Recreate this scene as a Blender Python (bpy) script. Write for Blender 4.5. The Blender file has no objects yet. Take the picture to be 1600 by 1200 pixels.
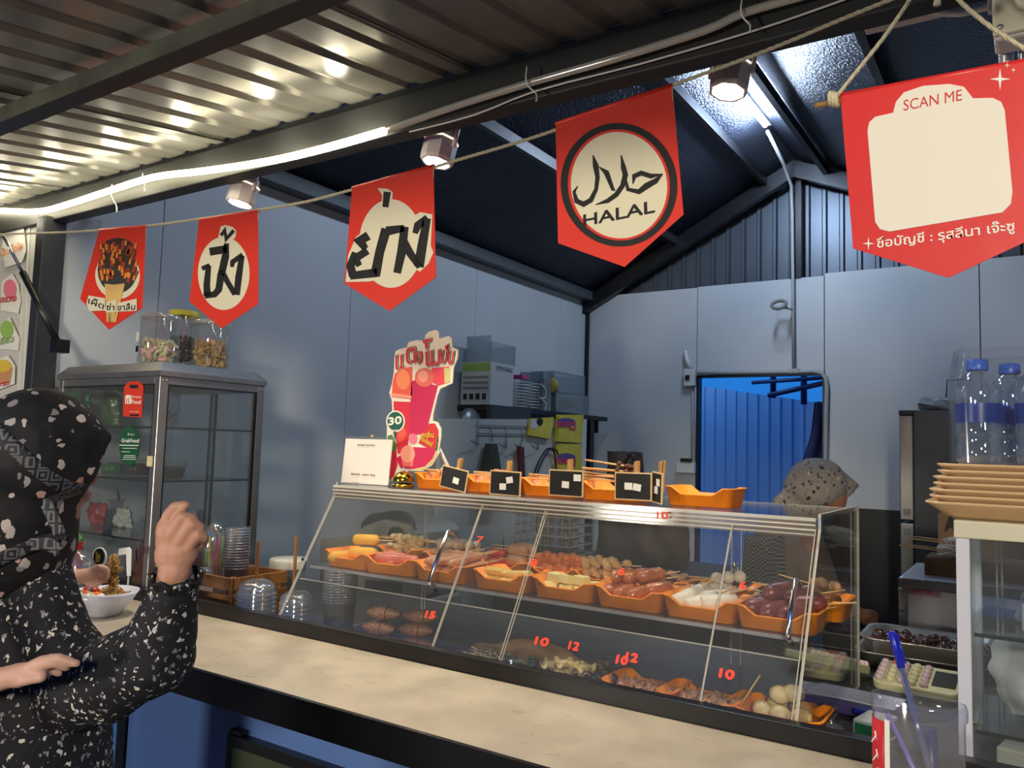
import bpy, bmesh, math, random
from mathutils import Vector, Matrix, Euler, noise
R = math.radians
V = Vector
rnd = random.Random(7)
scene = bpy.context.scene
COL = scene.collection

# ------------------------------------------------------------------ camera
YAW, PITCH, ROLL, FPX = .580993, .0808319, .02999, 1248.3
CAM = V((0, 0, 1.55))
_f = V((-math.sin(YAW) * math.cos(PITCH), math.cos(YAW) * math.cos(PITCH), math.sin(PITCH)))
_r = V((math.cos(YAW), math.sin(YAW), 0)); _u = _r.cross(_f)
CR = math.cos(ROLL) * _r + math.sin(ROLL) * _u
CU = -math.sin(ROLL) * _r + math.cos(ROLL) * _u
cd = bpy.data.cameras.new('camera'); cam = bpy.data.objects.new('camera', cd); COL.objects.link(cam)
cd.sensor_width = 36; cd.lens = FPX * 36 / 1600; cd.clip_start = .02
m3 = Matrix((CR, CU, -_f)).transposed()
cam.matrix_world = Matrix.Translation(CAM) @ m3.to_4x4()
scene.camera = cam

# ------------------------------------------------------------------ world, exposure, big lights
def lin(c):
    return tuple((v / 255 / 12.92) if v / 255 <= .04045 else ((v / 255 + .055) / 1.055) ** 2.4 for v in c)
w = bpy.data.worlds.new('dusk'); scene.world = w; w.use_nodes = True
nt = w.node_tree; bg = nt.nodes['Background']
tc = nt.nodes.new('ShaderNodeTexCoord'); sp = nt.nodes.new('ShaderNodeSeparateXYZ'); cr = nt.nodes.new('ShaderNodeValToRGB')
nt.links.new(tc.outputs['Generated'], sp.inputs[0]); nt.links.new(sp.outputs['Z'], cr.inputs[0]); nt.links.new(cr.outputs[0], bg.inputs[0])
cr.color_ramp.elements[0].position = 0; cr.color_ramp.elements[0].color = (.020, .21, .72, 1)
cr.color_ramp.elements[1].position = 1; cr.color_ramp.elements[1].color = (.022, .11, .40, 1)
bg.inputs[1].default_value = .95
vs = scene.view_settings
scene.display_settings.display_device = 'sRGB'
vs.view_transform = 'Standard'; vs.look = 'None'; vs.exposure = 0.0; vs.gamma = 1; vs.use_curve_mapping = False
scene.cycles.transparent_max_bounces = 32; scene.cycles.max_bounces = 10
scene.cycles.sample_clamp_indirect = 4

def light(kind, name, loc, energy, color=(1, 1, 1), to=None, parent=None, **kw):
    d = bpy.data.lights.new(name, kind); d.energy = energy; d.color = color
    for k, v in kw.items(): setattr(d, k, v)
    o = bpy.data.objects.new(name, d); COL.objects.link(o); o.location = loc
    if to is not None: o.rotation_euler = (V(to) - V(loc)).to_track_quat('-Z', 'Y').to_euler()
    if parent is not None:
        o.parent = parent; o.matrix_parent_inverse = Matrix.Translation(parent.location).inverted()
    return o
# street lamp behind the customer, and an unseen fill added to light the awning
light('AREA', 'street_lamp_light', (1.6, -3.6, 2.9), 230, (1, .89, .70), to=(-1.0, 1.6, 2.0), shape='DISK', size=.6)
light('AREA', 'awning_fill_light', (-3.4, -3.6, 1.3), 105, (1, .92, .80), to=(-2.0, 1.6, 1.9), shape='DISK', size=.6)

# ------------------------------------------------------------------ placing helper: where a sight line meets a world plane
def ray(x, y): return _f + CR * ((x - 800) / FPX) - CU * ((y - 600) / FPX)
def at(x, y, X=None, Y=None, Z=None):
    d = ray(x, y)
    t = (X - CAM.x) / d.x if X is not None else (Y - CAM.y) / d.y if Y is not None else (Z - CAM.z) / d.z
    return CAM + d * t
def P(x, y, d): return CAM + ray(x, y) * d

# ------------------------------------------------------------------ materials
MATS = {}
def mat(name, col, rough=.5, metal=0, noise=None, bump=None, emis=0, ecol=None, spec=.5, coat=0, col2=None, trans=0):
    if name in MATS: return MATS[name]
    m = bpy.data.materials.new(name); m.use_nodes = True; MATS[name] = m
    n = m.node_tree; p = n.nodes['Principled BSDF']; L = n.links
    c = lin(col) + (1,)
    p.inputs['Base Color'].default_value = c; p.inputs['Roughness'].default_value = rough; p.inputs['Metallic'].default_value = metal
    p.inputs['Specular IOR Level'].default_value = spec; p.inputs['Coat Weight'].default_value = coat
    m.diffuse_color = c
    if emis:
        p.inputs['Emission Color'].default_value = lin(ecol or col) + (1,); p.inputs['Emission Strength'].default_value = emis
    if noise or bump:
        t = n.nodes.new('ShaderNodeTexCoord')
    if noise:
        s, a = noise[:2]
        nz = n.nodes.new('ShaderNodeTexNoise'); nz.inputs['Scale'].default_value = s; nz.inputs['Detail'].default_value = 5
        L.new(t.outputs['Object'], nz.inputs['Vector'])
        r = n.nodes.new('ShaderNodeValToRGB'); r.color_ramp.elements[0].position = .35; r.color_ramp.elements[1].position = .65
        c2 = lin(col2) if col2 else tuple(v * (1 - a) for v in c[:3])
        r.color_ramp.elements[0].color = tuple(c2) + (1,); r.color_ramp.elements[1].color = c
        L.new(nz.outputs['Fac'], r.inputs[0]); L.new(r.outputs[0], p.inputs['Base Color'])
    if bump:
        s, a = bump[:2]
        nb = n.nodes.new('ShaderNodeTexNoise'); nb.inputs['Scale'].default_value = s; nb.inputs['Detail'].default_value = 3
        L.new(t.outputs['Object'], nb.inputs['Vector'])
        b = n.nodes.new('ShaderNodeBump'); b.inputs['Strength'].default_value = a; b.inputs['Distance'].default_value = .01
        L.new(nb.outputs['Fac'], b.inputs['Height']); L.new(b.outputs[0], p.inputs['Normal'])
    return m
def clear(name, tint=(245, 250, 250), refl=.05, haze=.04, rough=.03, hcol=(230, 235, 240)):
    """thin clear plastic or glass: mostly see-through, mirror-like at grazing angles, a little milky"""
    if name in MATS: return MATS[name]
    m = bpy.data.materials.new(name); m.use_nodes = True; MATS[name] = m
    n = m.node_tree; L = n.links
    for x in list(n.nodes): n.nodes.remove(x)
    N = n.nodes.new
    out = N('ShaderNodeOutputMaterial'); tr = N('ShaderNodeBsdfTransparent'); gl = N('ShaderNodeBsdfGlossy'); df = N('ShaderNodeBsdfDiffuse')
    tr.inputs[0].default_value = lin(tint) + (1,); gl.inputs['Roughness'].default_value = rough; df.inputs[0].default_value = lin(hcol) + (1,)
    lw = N('ShaderNodeLayerWeight'); lw.inputs[0].default_value = .5
    pw = N('ShaderNodeMath'); pw.operation = 'POWER'; pw.inputs[1].default_value = 4
    ml = N('ShaderNodeMath'); ml.operation = 'MULTIPLY_ADD'; ml.inputs[1].default_value = .7; ml.inputs[2].default_value = refl
    L.new(lw.outputs['Facing'], pw.inputs[0]); L.new(pw.outputs[0], ml.inputs[0])
    m1 = N('ShaderNodeMixShader'); m1.inputs[0].default_value = haze; L.new(tr.outputs[0], m1.inputs[1]); L.new(df.outputs[0], m1.inputs[2])
    m2 = N('ShaderNodeMixShader'); L.new(ml.outputs[0], m2.inputs[0]); L.new(m1.outputs[0], m2.inputs[1]); L.new(gl.outputs[0], m2.inputs[2])
    L.new(m2.outputs[0], out.inputs[0]); m.diffuse_color = (.8, .85, .9, .3)
    return m
def cells(name, base, spots, scale=30, thr=.3, rough=.8, rnd_amt=1, stretch=(1, 1, 1)):
    """cloth with scattered pale motifs (voronoi cells cut to blobs)"""
    m = bpy.data.materials.new(name); m.use_nodes = True; MATS[name] = m
    n = m.node_tree; L = n.links; p = n.nodes['Principled BSDF']; N = n.nodes.new
    t = N('ShaderNodeTexCoord'); mp = N('ShaderNodeMapping'); mp.inputs['Scale'].default_value = stretch
    nz = N('ShaderNodeTexNoise'); nz.inputs['Scale'].default_value = scale * 1.3
    mx = N('ShaderNodeMix'); mx.data_type = 'VECTOR'; mx.inputs[0].default_value = .02
    vo = N('ShaderNodeTexVoronoi'); vo.inputs['Scale'].default_value = scale; vo.inputs['Randomness'].default_value = rnd_amt
    L.new(t.outputs['Object'], mp.inputs[0]); L.new(mp.outputs[0], nz.inputs['Vector'])
    L.new(mp.outputs[0], mx.inputs[4]); L.new(nz.outputs['Color'], mx.inputs[5]); L.new(mx.outputs[1], vo.inputs['Vector'])
    hs = N('ShaderNodeSeparateColor'); L.new(vo.outputs['Color'], hs.inputs[0])
    th = N('ShaderNodeMath'); th.operation = 'MULTIPLY'; th.operation = 'MULTIPLY_ADD'; th.inputs[1].default_value = thr * .6; th.inputs[2].default_value = thr * .4; L.new(hs.outputs[0], th.inputs[0])
    lt = N('ShaderNodeMath'); lt.operation = 'LESS_THAN'; L.new(vo.outputs['Distance'], lt.inputs[0]); L.new(th.outputs[0], lt.inputs[1])
    rp = N('ShaderNodeValToRGB'); rp.color_ramp.interpolation = 'CONSTANT'
    for i, c in enumerate(spots):
        e = rp.color_ramp.elements[i] if i < 2 else rp.color_ramp.elements.new(i / len(spots))
        e.position = i / len(spots); e.color = lin(c) + (1,)
    L.new(hs.outputs[1], rp.inputs[0])
    mc = N('ShaderNodeMix'); mc.data_type = 'RGBA'; L.new(lt.outputs[0], mc.inputs[0])
    mc.inputs[6].default_value = lin(base) + (1,); L.new(rp.outputs[0], mc.inputs[7]); L.new(mc.outputs[2], p.inputs['Base Color'])
    p.inputs['Roughness'].default_value = rough
    bn = N('ShaderNodeTexNoise'); bn.inputs['Scale'].default_value = 14; bb = N('ShaderNodeBump'); bb.inputs['Strength'].default_value = .35; bb.inputs['Distance'].default_value = .03
    L.new(t.outputs['Object'], bn.inputs['Vector']); L.new(bn.outputs[0], bb.inputs['Height']); L.new(bb.outputs[0], p.inputs['Normal'])
    return m

# ------------------------------------------------------------------ mesh builder
class B:
    def __init__(s): s.v = []; s.f = []; s.m = []; s.s = []
    def add(s, vs, fs, mi=0, sm=False):
        o = len(s.v); s.v += [tuple(v) for v in vs]
        for f in fs: s.f.append([i + o for i in f]); s.m.append(mi); s.s.append(sm)
        return s
    def box(s, c, d, rz=0, mi=0, M=None):
        x, y, z = (k / 2 for k in d)
        ps = [V((a * x, b * y, e * z)) for a, b, e in ((-1, -1, -1), (1, -1, -1), (1, 1, -1), (-1, 1, -1), (-1, -1, 1), (1, -1, 1), (1, 1, 1), (-1, 1, 1))]
        m = M if M is not None else Matrix.Rotation(rz, 3, 'Z')
        return s.add([m @ p + V(c) for p in ps], [(0, 3, 2, 1), (4, 5, 6, 7), (0, 1, 5, 4), (1, 2, 6, 5), (2, 3, 7, 6), (3, 0, 4, 7)], mi)
    def span(s, a, b, mi=0):
        a, b = V(a), V(b); return s.box((a + b) / 2, [abs(k) for k in (b - a)], mi=mi)
    def tube(s, pts, r, n=8, mi=0, closed=False, flat=1, cap=True):
        pts = [V(p) for p in pts]; N = len(pts); rs = r if isinstance(r, (list, tuple)) else [r] * N
        vs = []; up = None
        for i, p in enumerate(pts):
            t = (pts[(i + 1) % N] - pts[i - 1]) if closed else (pts[min(i + 1, N - 1)] - pts[max(i - 1, 0)])
            t = t.normalized() if t.length > 1e-9 else V((0, 0, 1))
            if up is None: up = V((0, 0, 1)) if abs(t.z) < .9 else V((1, 0, 0))
            a = t.cross(up).normalized(); up = a.cross(t).normalized()
            for k in range(n):
                g = 2 * math.pi * k / n; vs.append(p + a * (math.cos(g) * rs[i]) + up * (math.sin(g) * rs[i] * flat))
        fs = []
        for i in range(N if closed else N - 1):
            j = (i + 1) % N
            for k in range(n): fs.append((i * n + k, i * n + (k + 1) % n, j * n + (k + 1) % n, j * n + k))
        if not closed and cap: fs += [tuple(range(n))[::-1], tuple((N - 1) * n + k for k in range(n))]
        return s.add(vs, fs, mi, True)
    def lathe(s, prof, c=(0, 0, 0), n=20, mi=0, M=None, sx=1, sy=1):
        vs = []; c = V(c)
        for r, z in prof:
            for k in range(n):
                g = 2 * math.pi * k / n; p = V((r * math.cos(g) * sx, r * math.sin(g) * sy, z)); vs.append((M @ p if M is not None else p) + c)
        fs = [(i * n + k, i * n + (k + 1) % n, (i + 1) * n + (k + 1) % n, (i + 1) * n + k) for i in range(len(prof) - 1) for k in range(n)]
        return s.add(vs, fs, mi, True)
    def disc(s, c, r, n=20, mi=0, M=None):
        vs = [V((r * math.cos(2 * math.pi * k / n), r * math.sin(2 * math.pi * k / n), 0)) for k in range(n)]
        return s.add([(M @ v if M is not None else v) + V(c) for v in vs], [tuple(range(n))], mi)
    def ell(s, c, r, M=None, n=12, mi=0):
        if not isinstance(r, (tuple, list)): r = (r, r, r)
        vs = []; h = n // 2; M = M if M is not None else Matrix.Identity(3)
        for i in range(h + 1):
            a = math.pi * i / h
            for k in range(n):
                g = 2 * math.pi * k / n
                vs.append(M @ V((r[0] * math.sin(a) * math.cos(g), r[1] * math.sin(a) * math.sin(g), -r[2] * math.cos(a))) + V(c))
        fs = [(i * n + k, i * n + (k + 1) % n, (i + 1) * n + (k + 1) % n, (i + 1) * n + k) for i in range(h) for k in range(n)]
        return s.add(vs, fs, mi, True)
    def cap(s, a, b, ra, rb, n=10, mi=0):
        """tapered capsule"""
        a, b = V(a), V(b); s.ell(a, ra, n=n, mi=mi); s.ell(b, rb, n=n, mi=mi); return s.tube([a, b], [ra, rb], n=n, mi=mi)
    def prism(s, poly, th, mi=0, mside=None):
        """flat outline given thickness th (a vector)"""
        poly = [V(p) for p in poly]; n = len(poly); th = V(th)
        s.add(poly + [p + th for p in poly], [tuple(range(n))[::-1], tuple(range(n, 2 * n))], mi)
        return s.add(poly + [p + th for p in poly], [(i, (i + 1) % n, n + (i + 1) % n, n + i) for i in range(n)], mi if mside is None else mside)
    def grid(s, fn, nu, nv, mi=0, sm=True):
        vs = [fn(i / nu, j / nv) for j in range(nv + 1) for i in range(nu + 1)]
        return s.add(vs, [(j * (nu + 1) + i, j * (nu + 1) + i + 1, (j + 1) * (nu + 1) + i + 1, (j + 1) * (nu + 1) + i) for j in range(nv) for i in range(nu)], mi, sm)
    def mesh(s, name, mats):
        me = bpy.data.meshes.new(name); me.from_pydata(s.v, [], s.f)
        for m in (mats if isinstance(mats, (list, tuple)) else [mats]): me.materials.append(m)
        me.polygons.foreach_set('material_index', s.m); me.polygons.foreach_set('use_smooth', s.s); me.update()
        return me
    def make(s, name, mats, parent=None, bevel=0, seg=2, **tags):
        return link(s.mesh(name, mats), name, parent, bevel, seg, **tags)
def link(me, name, parent=None, bevel=0, seg=2, label=None, cat=None, group=None, kind=None):
    o = bpy.data.objects.new(name, me); COL.objects.link(o)
    if parent is not None:
        o.parent = parent; o.matrix_parent_inverse = inv_world(parent)
    if bevel:
        b = o.modifiers.new('bevel', 'BEVEL'); b.width = bevel; b.segments = seg; b.limit_method = 'ANGLE'; b.angle_limit = R(40)
    if label: o['label'] = label
    if cat: o['category'] = cat
    if group: o['group'] = group
    if kind: o['kind'] = kind
    return o
def inv_world(o):
    m = Matrix.Identity(4)
    while o is not None:
        m = (o.matrix_parent_inverse if o.parent else Matrix.Identity(4)) @ o.matrix_basis @ m; o = o.parent
    return m.inverted()
def T(name, label, cat, loc=(0, 0, 0), group=None, rz=0):
    o = bpy.data.objects.new(name, None); COL.objects.link(o); o.location = loc; o.rotation_euler.z = rz; o.empty_display_size = .03
    o['label'] = label; o['category'] = cat
    if group: o['group'] = group
    return o
def clone(o, loc=None, rot=None, label=None, group=None, parent=None, scale=None):
    c = o.copy(); COL.objects.link(c)
    if parent is not None: c.parent = parent
    for ch in CH.get(o.name, list(o.children)): clone(ch, parent=c)
    if loc is not None: c.location = loc
    if rot is not None: c.rotation_euler = rot
    if scale is not None: c.scale = (scale,) * 3
    if label: c['label'] = label
    if group: c['group'] = group
    return c
CH = {}
class Proto:
    """a first thing that is itself used, then copied"""
    def __init__(s, o): s.o = o; s.used = False
    def put(s, loc, rot=(0, 0, 0), label=None, group=None, scale=None):
        o = s.o
        if s.used: return clone(o, loc, rot, label, group, scale=scale)
        s.used = True; o.location = loc; o.rotation_euler = rot
        if scale: o.scale = (scale,) * 3
        if label: o['label'] = label
        if group: o['group'] = group
        return o
def setup(o):  # children were linked with the parent at the origin
    return Proto(o)
def text(body, p0, p1, height, m, parent, name='lettering', out=(0, -1, 0), th=.0006, bold=0, flip=False):
    """flat letters whose baseline runs from p0 to p1"""
    p0, p1 = V(p0), V(p1); cu = bpy.data.curves.new('t', 'FONT'); cu.body = body; cu.size = 1; cu.extrude = 0; cu.resolution_u = 3
    o = bpy.data.objects.new('t', cu); me = o.to_mesh().copy(); o.to_mesh_clear(); bpy.data.objects.remove(o)
    xs = [v.co.x for v in me.vertices]; ys = [v.co.y for v in me.vertices]
    if not xs: return None
    x0, x1 = min(xs), max(xs); hh = .73
    X = (p1 - p0); Wd = X.length; X.normalize(); out = V(out).normalized(); U = out.cross(X).normalized()
    if U.z < 0: U = -U
    if flip: U = -U
    base = [(v.co.x - x0) / (x1 - x0) * Wd for v in me.vertices]
    vs = []; fs = []; nv = len(xs); reps = [(0, 0)] if not bold else [(0, 0), (bold, 0), (0, bold), (bold, bold), (-bold, 0), (0, -bold)]
    for ri, (dx, dy) in enumerate(reps):
        for i, v in enumerate(me.vertices):
            vs.append(p0 + X * (base[i] + dx * height) + U * ((v.co.y / hh + dy) * height) + out * (th + ri * .00002))
        for p in me.polygons: fs.append([k + ri * nv for k in p.vertices])
    bpy.data.meshes.remove(me)
    b = B(); b.add(vs, fs)
    return b.make(name, m, parent)
def flatpoly(pts, m, parent, name, th=.0005, Y=None, X=None, d=None, off=0):
    """print on a flat sheet: outline on a world plane, thickness towards the customer"""
    ps = [at(x, y, Y=Y, X=X) for x, y in pts] if d is None else d
    t = V((0, -th, 0)) if X is None else V((th, 0, 0))
    o = V((0, -off, 0)) if X is None else V((off, 0, 0))
    b = B(); b.prism([p + o for p in ps], t); return b.make(name, m, parent)
def ribbon(pts, wd, Y):
    """brush stroke on a plane: returns outline polygons joined as quads with mitred ends (pts in sight-line pixels, wd in pixels)"""
    L, Rr = [], []
    n = len(pts)
    for i, (x, y) in enumerate(pts):
        a = V(pts[max(i - 1, 0)]); c = V(pts[min(i + 1, n - 1)])
        if 0 < i < n - 1:
            d1 = (V(pts[i]) - a).normalized(); d2 = (c - V(pts[i])).normalized(); t = (d1 + d2).normalized(); k = 1 / max(.5, t.dot(d1))
        else: t = (c - a).normalized(); k = 1
        ww = wd[i] if isinstance(wd, (list, tuple)) else wd
        nn = V((-t.y, t.x)) * ww / 2 * k
        L.append(V((x, y)) + nn); Rr.append(V((x, y)) - nn)
    return L, Rr
def strokes(lines, m, parent, name, Y, off, mul=1):
    b = B()
    for pts, wd in lines:
        pts = [V(p) for p in pts]
        L, Rr = ribbon(pts, [q * mul for q in wd] if isinstance(wd, (list, tuple)) else wd * mul, Y)
        o = V((0, -off, 0)); lp = [at(*p, Y=Y) + o for p in L]; rp = [at(*p, Y=Y) + o for p in Rr]; t = V((0, -.0005, 0)); n = len(lp)
        for i in range(n - 1): b.prism([lp[i], lp[i + 1], rp[i + 1], rp[i]], t)
    return b.make(name, m, parent, kind='stuff' if name.startswith('print') else None)
def blob(b, name, m, parent=None, voxel=.01, smooth=6, **tags):
    """many overlapping rounded forms fused into one continuous skin"""
    o = b.make(name, m, parent, **tags)
    r = o.modifiers.new('fuse', 'REMESH'); r.mode = 'VOXEL'; r.voxel_size = voxel; r.use_smooth_shade = True
    s = o.modifiers.new('smooth', 'SMOOTH'); s.iterations = smooth; s.factor = .5
    return o
ORD = ('leftmost', 'second from left', 'third from left', 'fourth from left', 'fifth from left', 'sixth from left', 'seventh from left', 'eighth from left', 'ninth from left', 'tenth from left')
def ranks(xs):
    o = sorted(range(len(xs)), key=lambda i: xs[i]); r = [0] * len(xs)
    for k, i in enumerate(o): r[i] = k
    return [ORD[k] for k in r]
def rrect(w, d, r, n=5):
    out = []
    for cx, cy, a0 in ((w / 2 - r, d / 2 - r, 0), (-w / 2 + r, d / 2 - r, 90), (-w / 2 + r, -d / 2 + r, 180), (w / 2 - r, -d / 2 + r, 270)):
        for i in range(n + 1):
            a = R(a0 + 90 * i / n); out.append((cx + r * math.cos(a), cy + r * math.sin(a)))
    return out

# ------------------------------------------------------------------ shared materials
white_panel = mat('white_wall_panel', (196, 200, 202), .45, noise=(1.2, .10), bump=(30, .05))
black_paint = mat('black_paint', (22, 23, 26), .35, spec=.4)
dark_beam = mat('dark_painted_steel', (52, 54, 54), .5, spec=.25, noise=(4, .2))
foil = mat('bubble_foil_roof', (74, 78, 92), .34, .8, bump=(70, 1.0), noise=(3, .3))
alu = mat('brushed_aluminium', (168, 166, 164), .34, .85, noise=(9, .1))
steel = mat('stainless_steel', (190, 190, 192), .38, .75, noise=(7, .12))
chrome = mat('chrome', (225, 225, 225), .16, 1)
glass = clear('cabinet_glass', (240, 243, 243), .05, .03)
acryl = clear('case_acrylic', (246, 247, 247), .022, .026, hcol=(200, 205, 212))
acryl_edge = mat('polished_acrylic_edge', (196, 192, 182), .2, spec=.8)
plastic = clear('clear_plastic', (240, 243, 246), .10, .07, .08)
white_pl = mat('white_plastic', (215, 215, 210), .4)
wood = mat('pale_wood', (196, 148, 88), .6, noise=(40, .25), bump=(60, .1))
wood_d = mat('brown_wood', (150, 100, 50), .6, noise=(25, .3))
orange = mat('orange_plastic', (255, 150, 38), .42, spec=.4)
stickm = mat('bamboo_stick', (205, 170, 115), .7)
black = mat('black_plastic', (18, 18, 20), .35)
print_black = mat('black_print', (24, 23, 24), .6)
print_white = mat('white_print', (238, 236, 226), .6)
redcloth = mat('red_vinyl', (222, 52, 34), .5, bump=(25, .12))
cream = mat('cream_print', (226, 219, 192), .6)
redprint = mat('red_print', (205, 40, 50), .5)
skin = mat('skin', (188, 138, 112), .55, noise=(30, .08), bump=(90, .12))
skin_l = mat('child_skin', (205, 160, 138), .55, noise=(30, .06))

XL, XR, YF, YB, RX, ZW, ZR = -3.3, .42, 1.66, 6.2, -1.505, 2.905, 3.84
# ------------------------------------------------------------------ the room
# unseen lane facades, added behind the customer and at both ends to block blue sky
lane = mat('sky_block_facade', (96, 88, 80), .8, noise=(.8, .3))
B().span((-12, -7.6, 0), (8, -7.4, 5.6)).make('wall_sky_block', lane, kind='structure')
B().span((-9.2, -7.4, 0), (-9.0, 1.0, 3.0)).make('wall_sky_block_left', lane, kind='structure')
B().span((4.9, -7.4, 0), (5.0, 1.0, 3.0)).make('wall_sky_block_right', lane, kind='structure')
B().span((-9, -6, -.12), (5, 14, 0)).make('floor', mat('concrete_ground', (92, 90, 88), .8, noise=(3, .25), bump=(20, .2)), kind='structure')
def S(b, name, m, parent=None, bevel=0, **k): return b.make(name, m, parent, bevel=bevel, kind='structure', **k) if parent is None else b.make(name, m, parent, bevel=bevel)
wl = S(B().span((XL - .06, YF, 0), (XL - .035, YB + .06, ZW)), 'wall_left', black_paint)
ys = [YF, 2.1, 3.3, 4.53, 5.73, YB]
for a, c in zip(ys, ys[1:]): S(B().span((XL - .034, a + .0015, 0), (XL, c - .0015, ZW)), 'panel', white_panel, wl, bevel=.002)
wb = S(B().span((XL - .06, YB + .04, ZW - .1), (XR + .06, YB + .07, ZW)).span((XL - .06, YB + .035, 0), (-2.29, YB + .07, ZW)).span((-1.30, YB + .035, 0), (XR, YB + .07, ZW)), 'wall_back', black_paint)
for a, c, z0, z1 in ((XL, -2.288, 0, 2.906), (-2.285, -1.303, 2.185, 2.912), (-1.300, -.3, 0, 2.930), (-.297, XR, 0, 2.93)):
    S(B().span((a + .0015, YB, z0), (c - .0015, YB + .034, z1)), 'panel', white_panel, wb, bevel=.002)
S(B().span((XL - .0, YB - .03, 0), (XL + .03, YB, ZW)), 'trim_1', black_paint)
S(B().span((XR, YF, 0), (XR + .05, YB + .05, ZW)), 'wall_right', white_panel)
# gable of ribbed sheet above the back wall
def ribbed(x0, x1, zf0, zf1, y, pitch, dep, name, m, parent=None, kind='structure', rib=.35):
    """vertical trapezoid ribs as one folded sheet, thickness given by a back skin"""
    xs = []; x = x0
    while x < x1:
        for fx, dy in ((0, 0), (1 - rib, 0), (1 - rib * .75, -dep), (1 - rib * .25, -dep)):
            if x + fx * pitch <= x1: xs.append((x + fx * pitch, dy))
        x += pitch
    xs.append((x1, 0)); b = B(); n = len(xs)
    vs = [(x, y + dy, zf0(x)) for x, dy in xs] + [(x, y + dy, zf1(x)) for x, dy in xs]
    b.add(vs, [(i, i + 1, n + i + 1, n + i) for i in range(n - 1)])
    b.add([(x, yy + .004, z) for x, yy, z in vs], [(i + 1, i, n + i, n + i + 1) for i in range(n - 1)])
    return b.make(name, m, parent, kind=kind if parent is None else None)
gz = lambda x: ZW + (ZR - ZW) * (1 - abs(x - RX) / (RX - XL if x < RX else XR + .3 - RX))
sheet_m = mat('gable_steel_sheet', (88, 95, 104), .42, .6)
gable = ribbed(XL, XR, lambda x: ZW - .06, lambda x: max(gz(x), ZW - .05), YB + .12, .125, .022, 'wall_gable', sheet_m)
S(B().span((-1.555, YB - .0, ZW), (-1.47, YB + .09, ZR)), 'gable_post', black_paint, gable)
def slope_z(x): return gz(x)
# roof slopes: foil-faced skin, with dark purlins under it
for nm, xa, xb in (('roof_left', XL - .25, RX), ('roof_right', RX, XR + .25)):
    za, zb = (ZW - .13, ZR) if nm == 'roof_left' else (ZR, ZW - .02)
    b = B(); b.add([(xa, YF - .02, za), (xb, YF - .02, zb), (xb, YB + .3, zb), (xa, YB + .3, za), (xa, YF - .02, za + .05), (xb, YF - .02, zb + .05), (xb, YB + .3, zb + .05), (xa, YB + .3, za + .05)],
                   [(0, 1, 2, 3), (7, 6, 5, 4), (0, 4, 5, 1), (1, 5, 6, 2), (2, 6, 7, 3), (3, 7, 4, 0)])
    ro = b.make('ceiling' if nm == 'roof_left' else 'ceiling.001', foil, kind='structure')
    k = 0
    xs = (-2.45, -1.72) if nm == 'roof_left' else (-1.27, -.6)
    for x in xs:
        z = slope_z(x) - .04; B().span((x - .018, YF, z - .045), (x + .018, YB, z + .02)).make('purlin', black_paint if x > -3 else dark_beam, ro)
    # rafters up against the gable and mid-room
    for y in (YB - .06, 3.9):
        xa2, xb2 = (XL, RX) if nm == 'roof_left' else (RX, XR)
        za2, zb2 = slope_z(xa2 + .001) - .03, slope_z(xb2 - .001) - .03
        b = B(); dz = .13
        b.add([(xa2, y - .03, za2 - dz), (xb2, y - .03, zb2 - dz), (xb2, y - .03, zb2), (xa2, y - .03, za2), (xa2, y + .03, za2 - dz), (xb2, y + .03, zb2 - dz), (xb2, y + .03, zb2), (xa2, y + .03, za2)],
              [(0, 1, 2, 3), (7, 6, 5, 4), (0, 4, 5, 1), (1, 5, 6, 2), (2, 6, 7, 3), (3, 7, 4, 0)])
        if y > 5: b.make('rafter', black_paint, ro)
S(B().span((XL - .03, 2.0, ZW - .045), (XL + .10, YB, ZW + .03)), 'trim_2', mat('grey_wall_beam', (78, 82, 86), .5))
# front wall above the opening, eaves beam, corner posts, front wall under the ledge
gf = B(); gf.prism([(XL - .1, YF + .03, 2.5), (XR + .1, YF + .03, 2.5), (XR + .1, YF + .03, ZW), (RX, YF + .03, ZR), (XL - .1, YF + .03, ZW)], (0, .04, 0))
S(gf, 'wall_front', black_paint)
bm = S(B().span((-5.2, 1.60, 2.405), (2.2, 1.66, 2.512)), 'trim_3', dark_beam, bevel=.004)
S(B().span((-5.2, 1.617, 2.513), (2.2, 1.66, 2.54)), 'flashing', dark_beam, bm)
S(B().span((XL - .03, YF - .09, 0), (XL + .03, YF, 2.42)), 'trim_4', mat('corner_post_steel', (48, 50, 54), .4, noise=(5, .15)), bevel=.004)
dusk_blue_panel = mat('front_panel_dusk_blue', (88, 118, 178), .3)  # pale panel, the blue of the dusk light put into its colour
wfl = S(B().span((XL, YF + .012, 0), (XR + .8, YF + .04, .905)), 'wall_front_low', black_paint)
xs = [XL + .03, -2.66, -1.46, -.26, 1.2]
S(B().span((xs[0], YF - .0, .02), (-2.67, YF + .012, .945)), 'panel', dusk_blue_panel, wfl)
for a, c in ((-2.62, -1.2), (-1.197, .2)): S(B().span((a, YF, .02), (c, YF + .012, .945)), 'panel', dusk_blue_panel, wfl, bevel=.001)
S(B().span((-2.67, YF - .01, 0), (-2.622, YF + .01, .945)), 'trim_5', black_paint)

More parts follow.
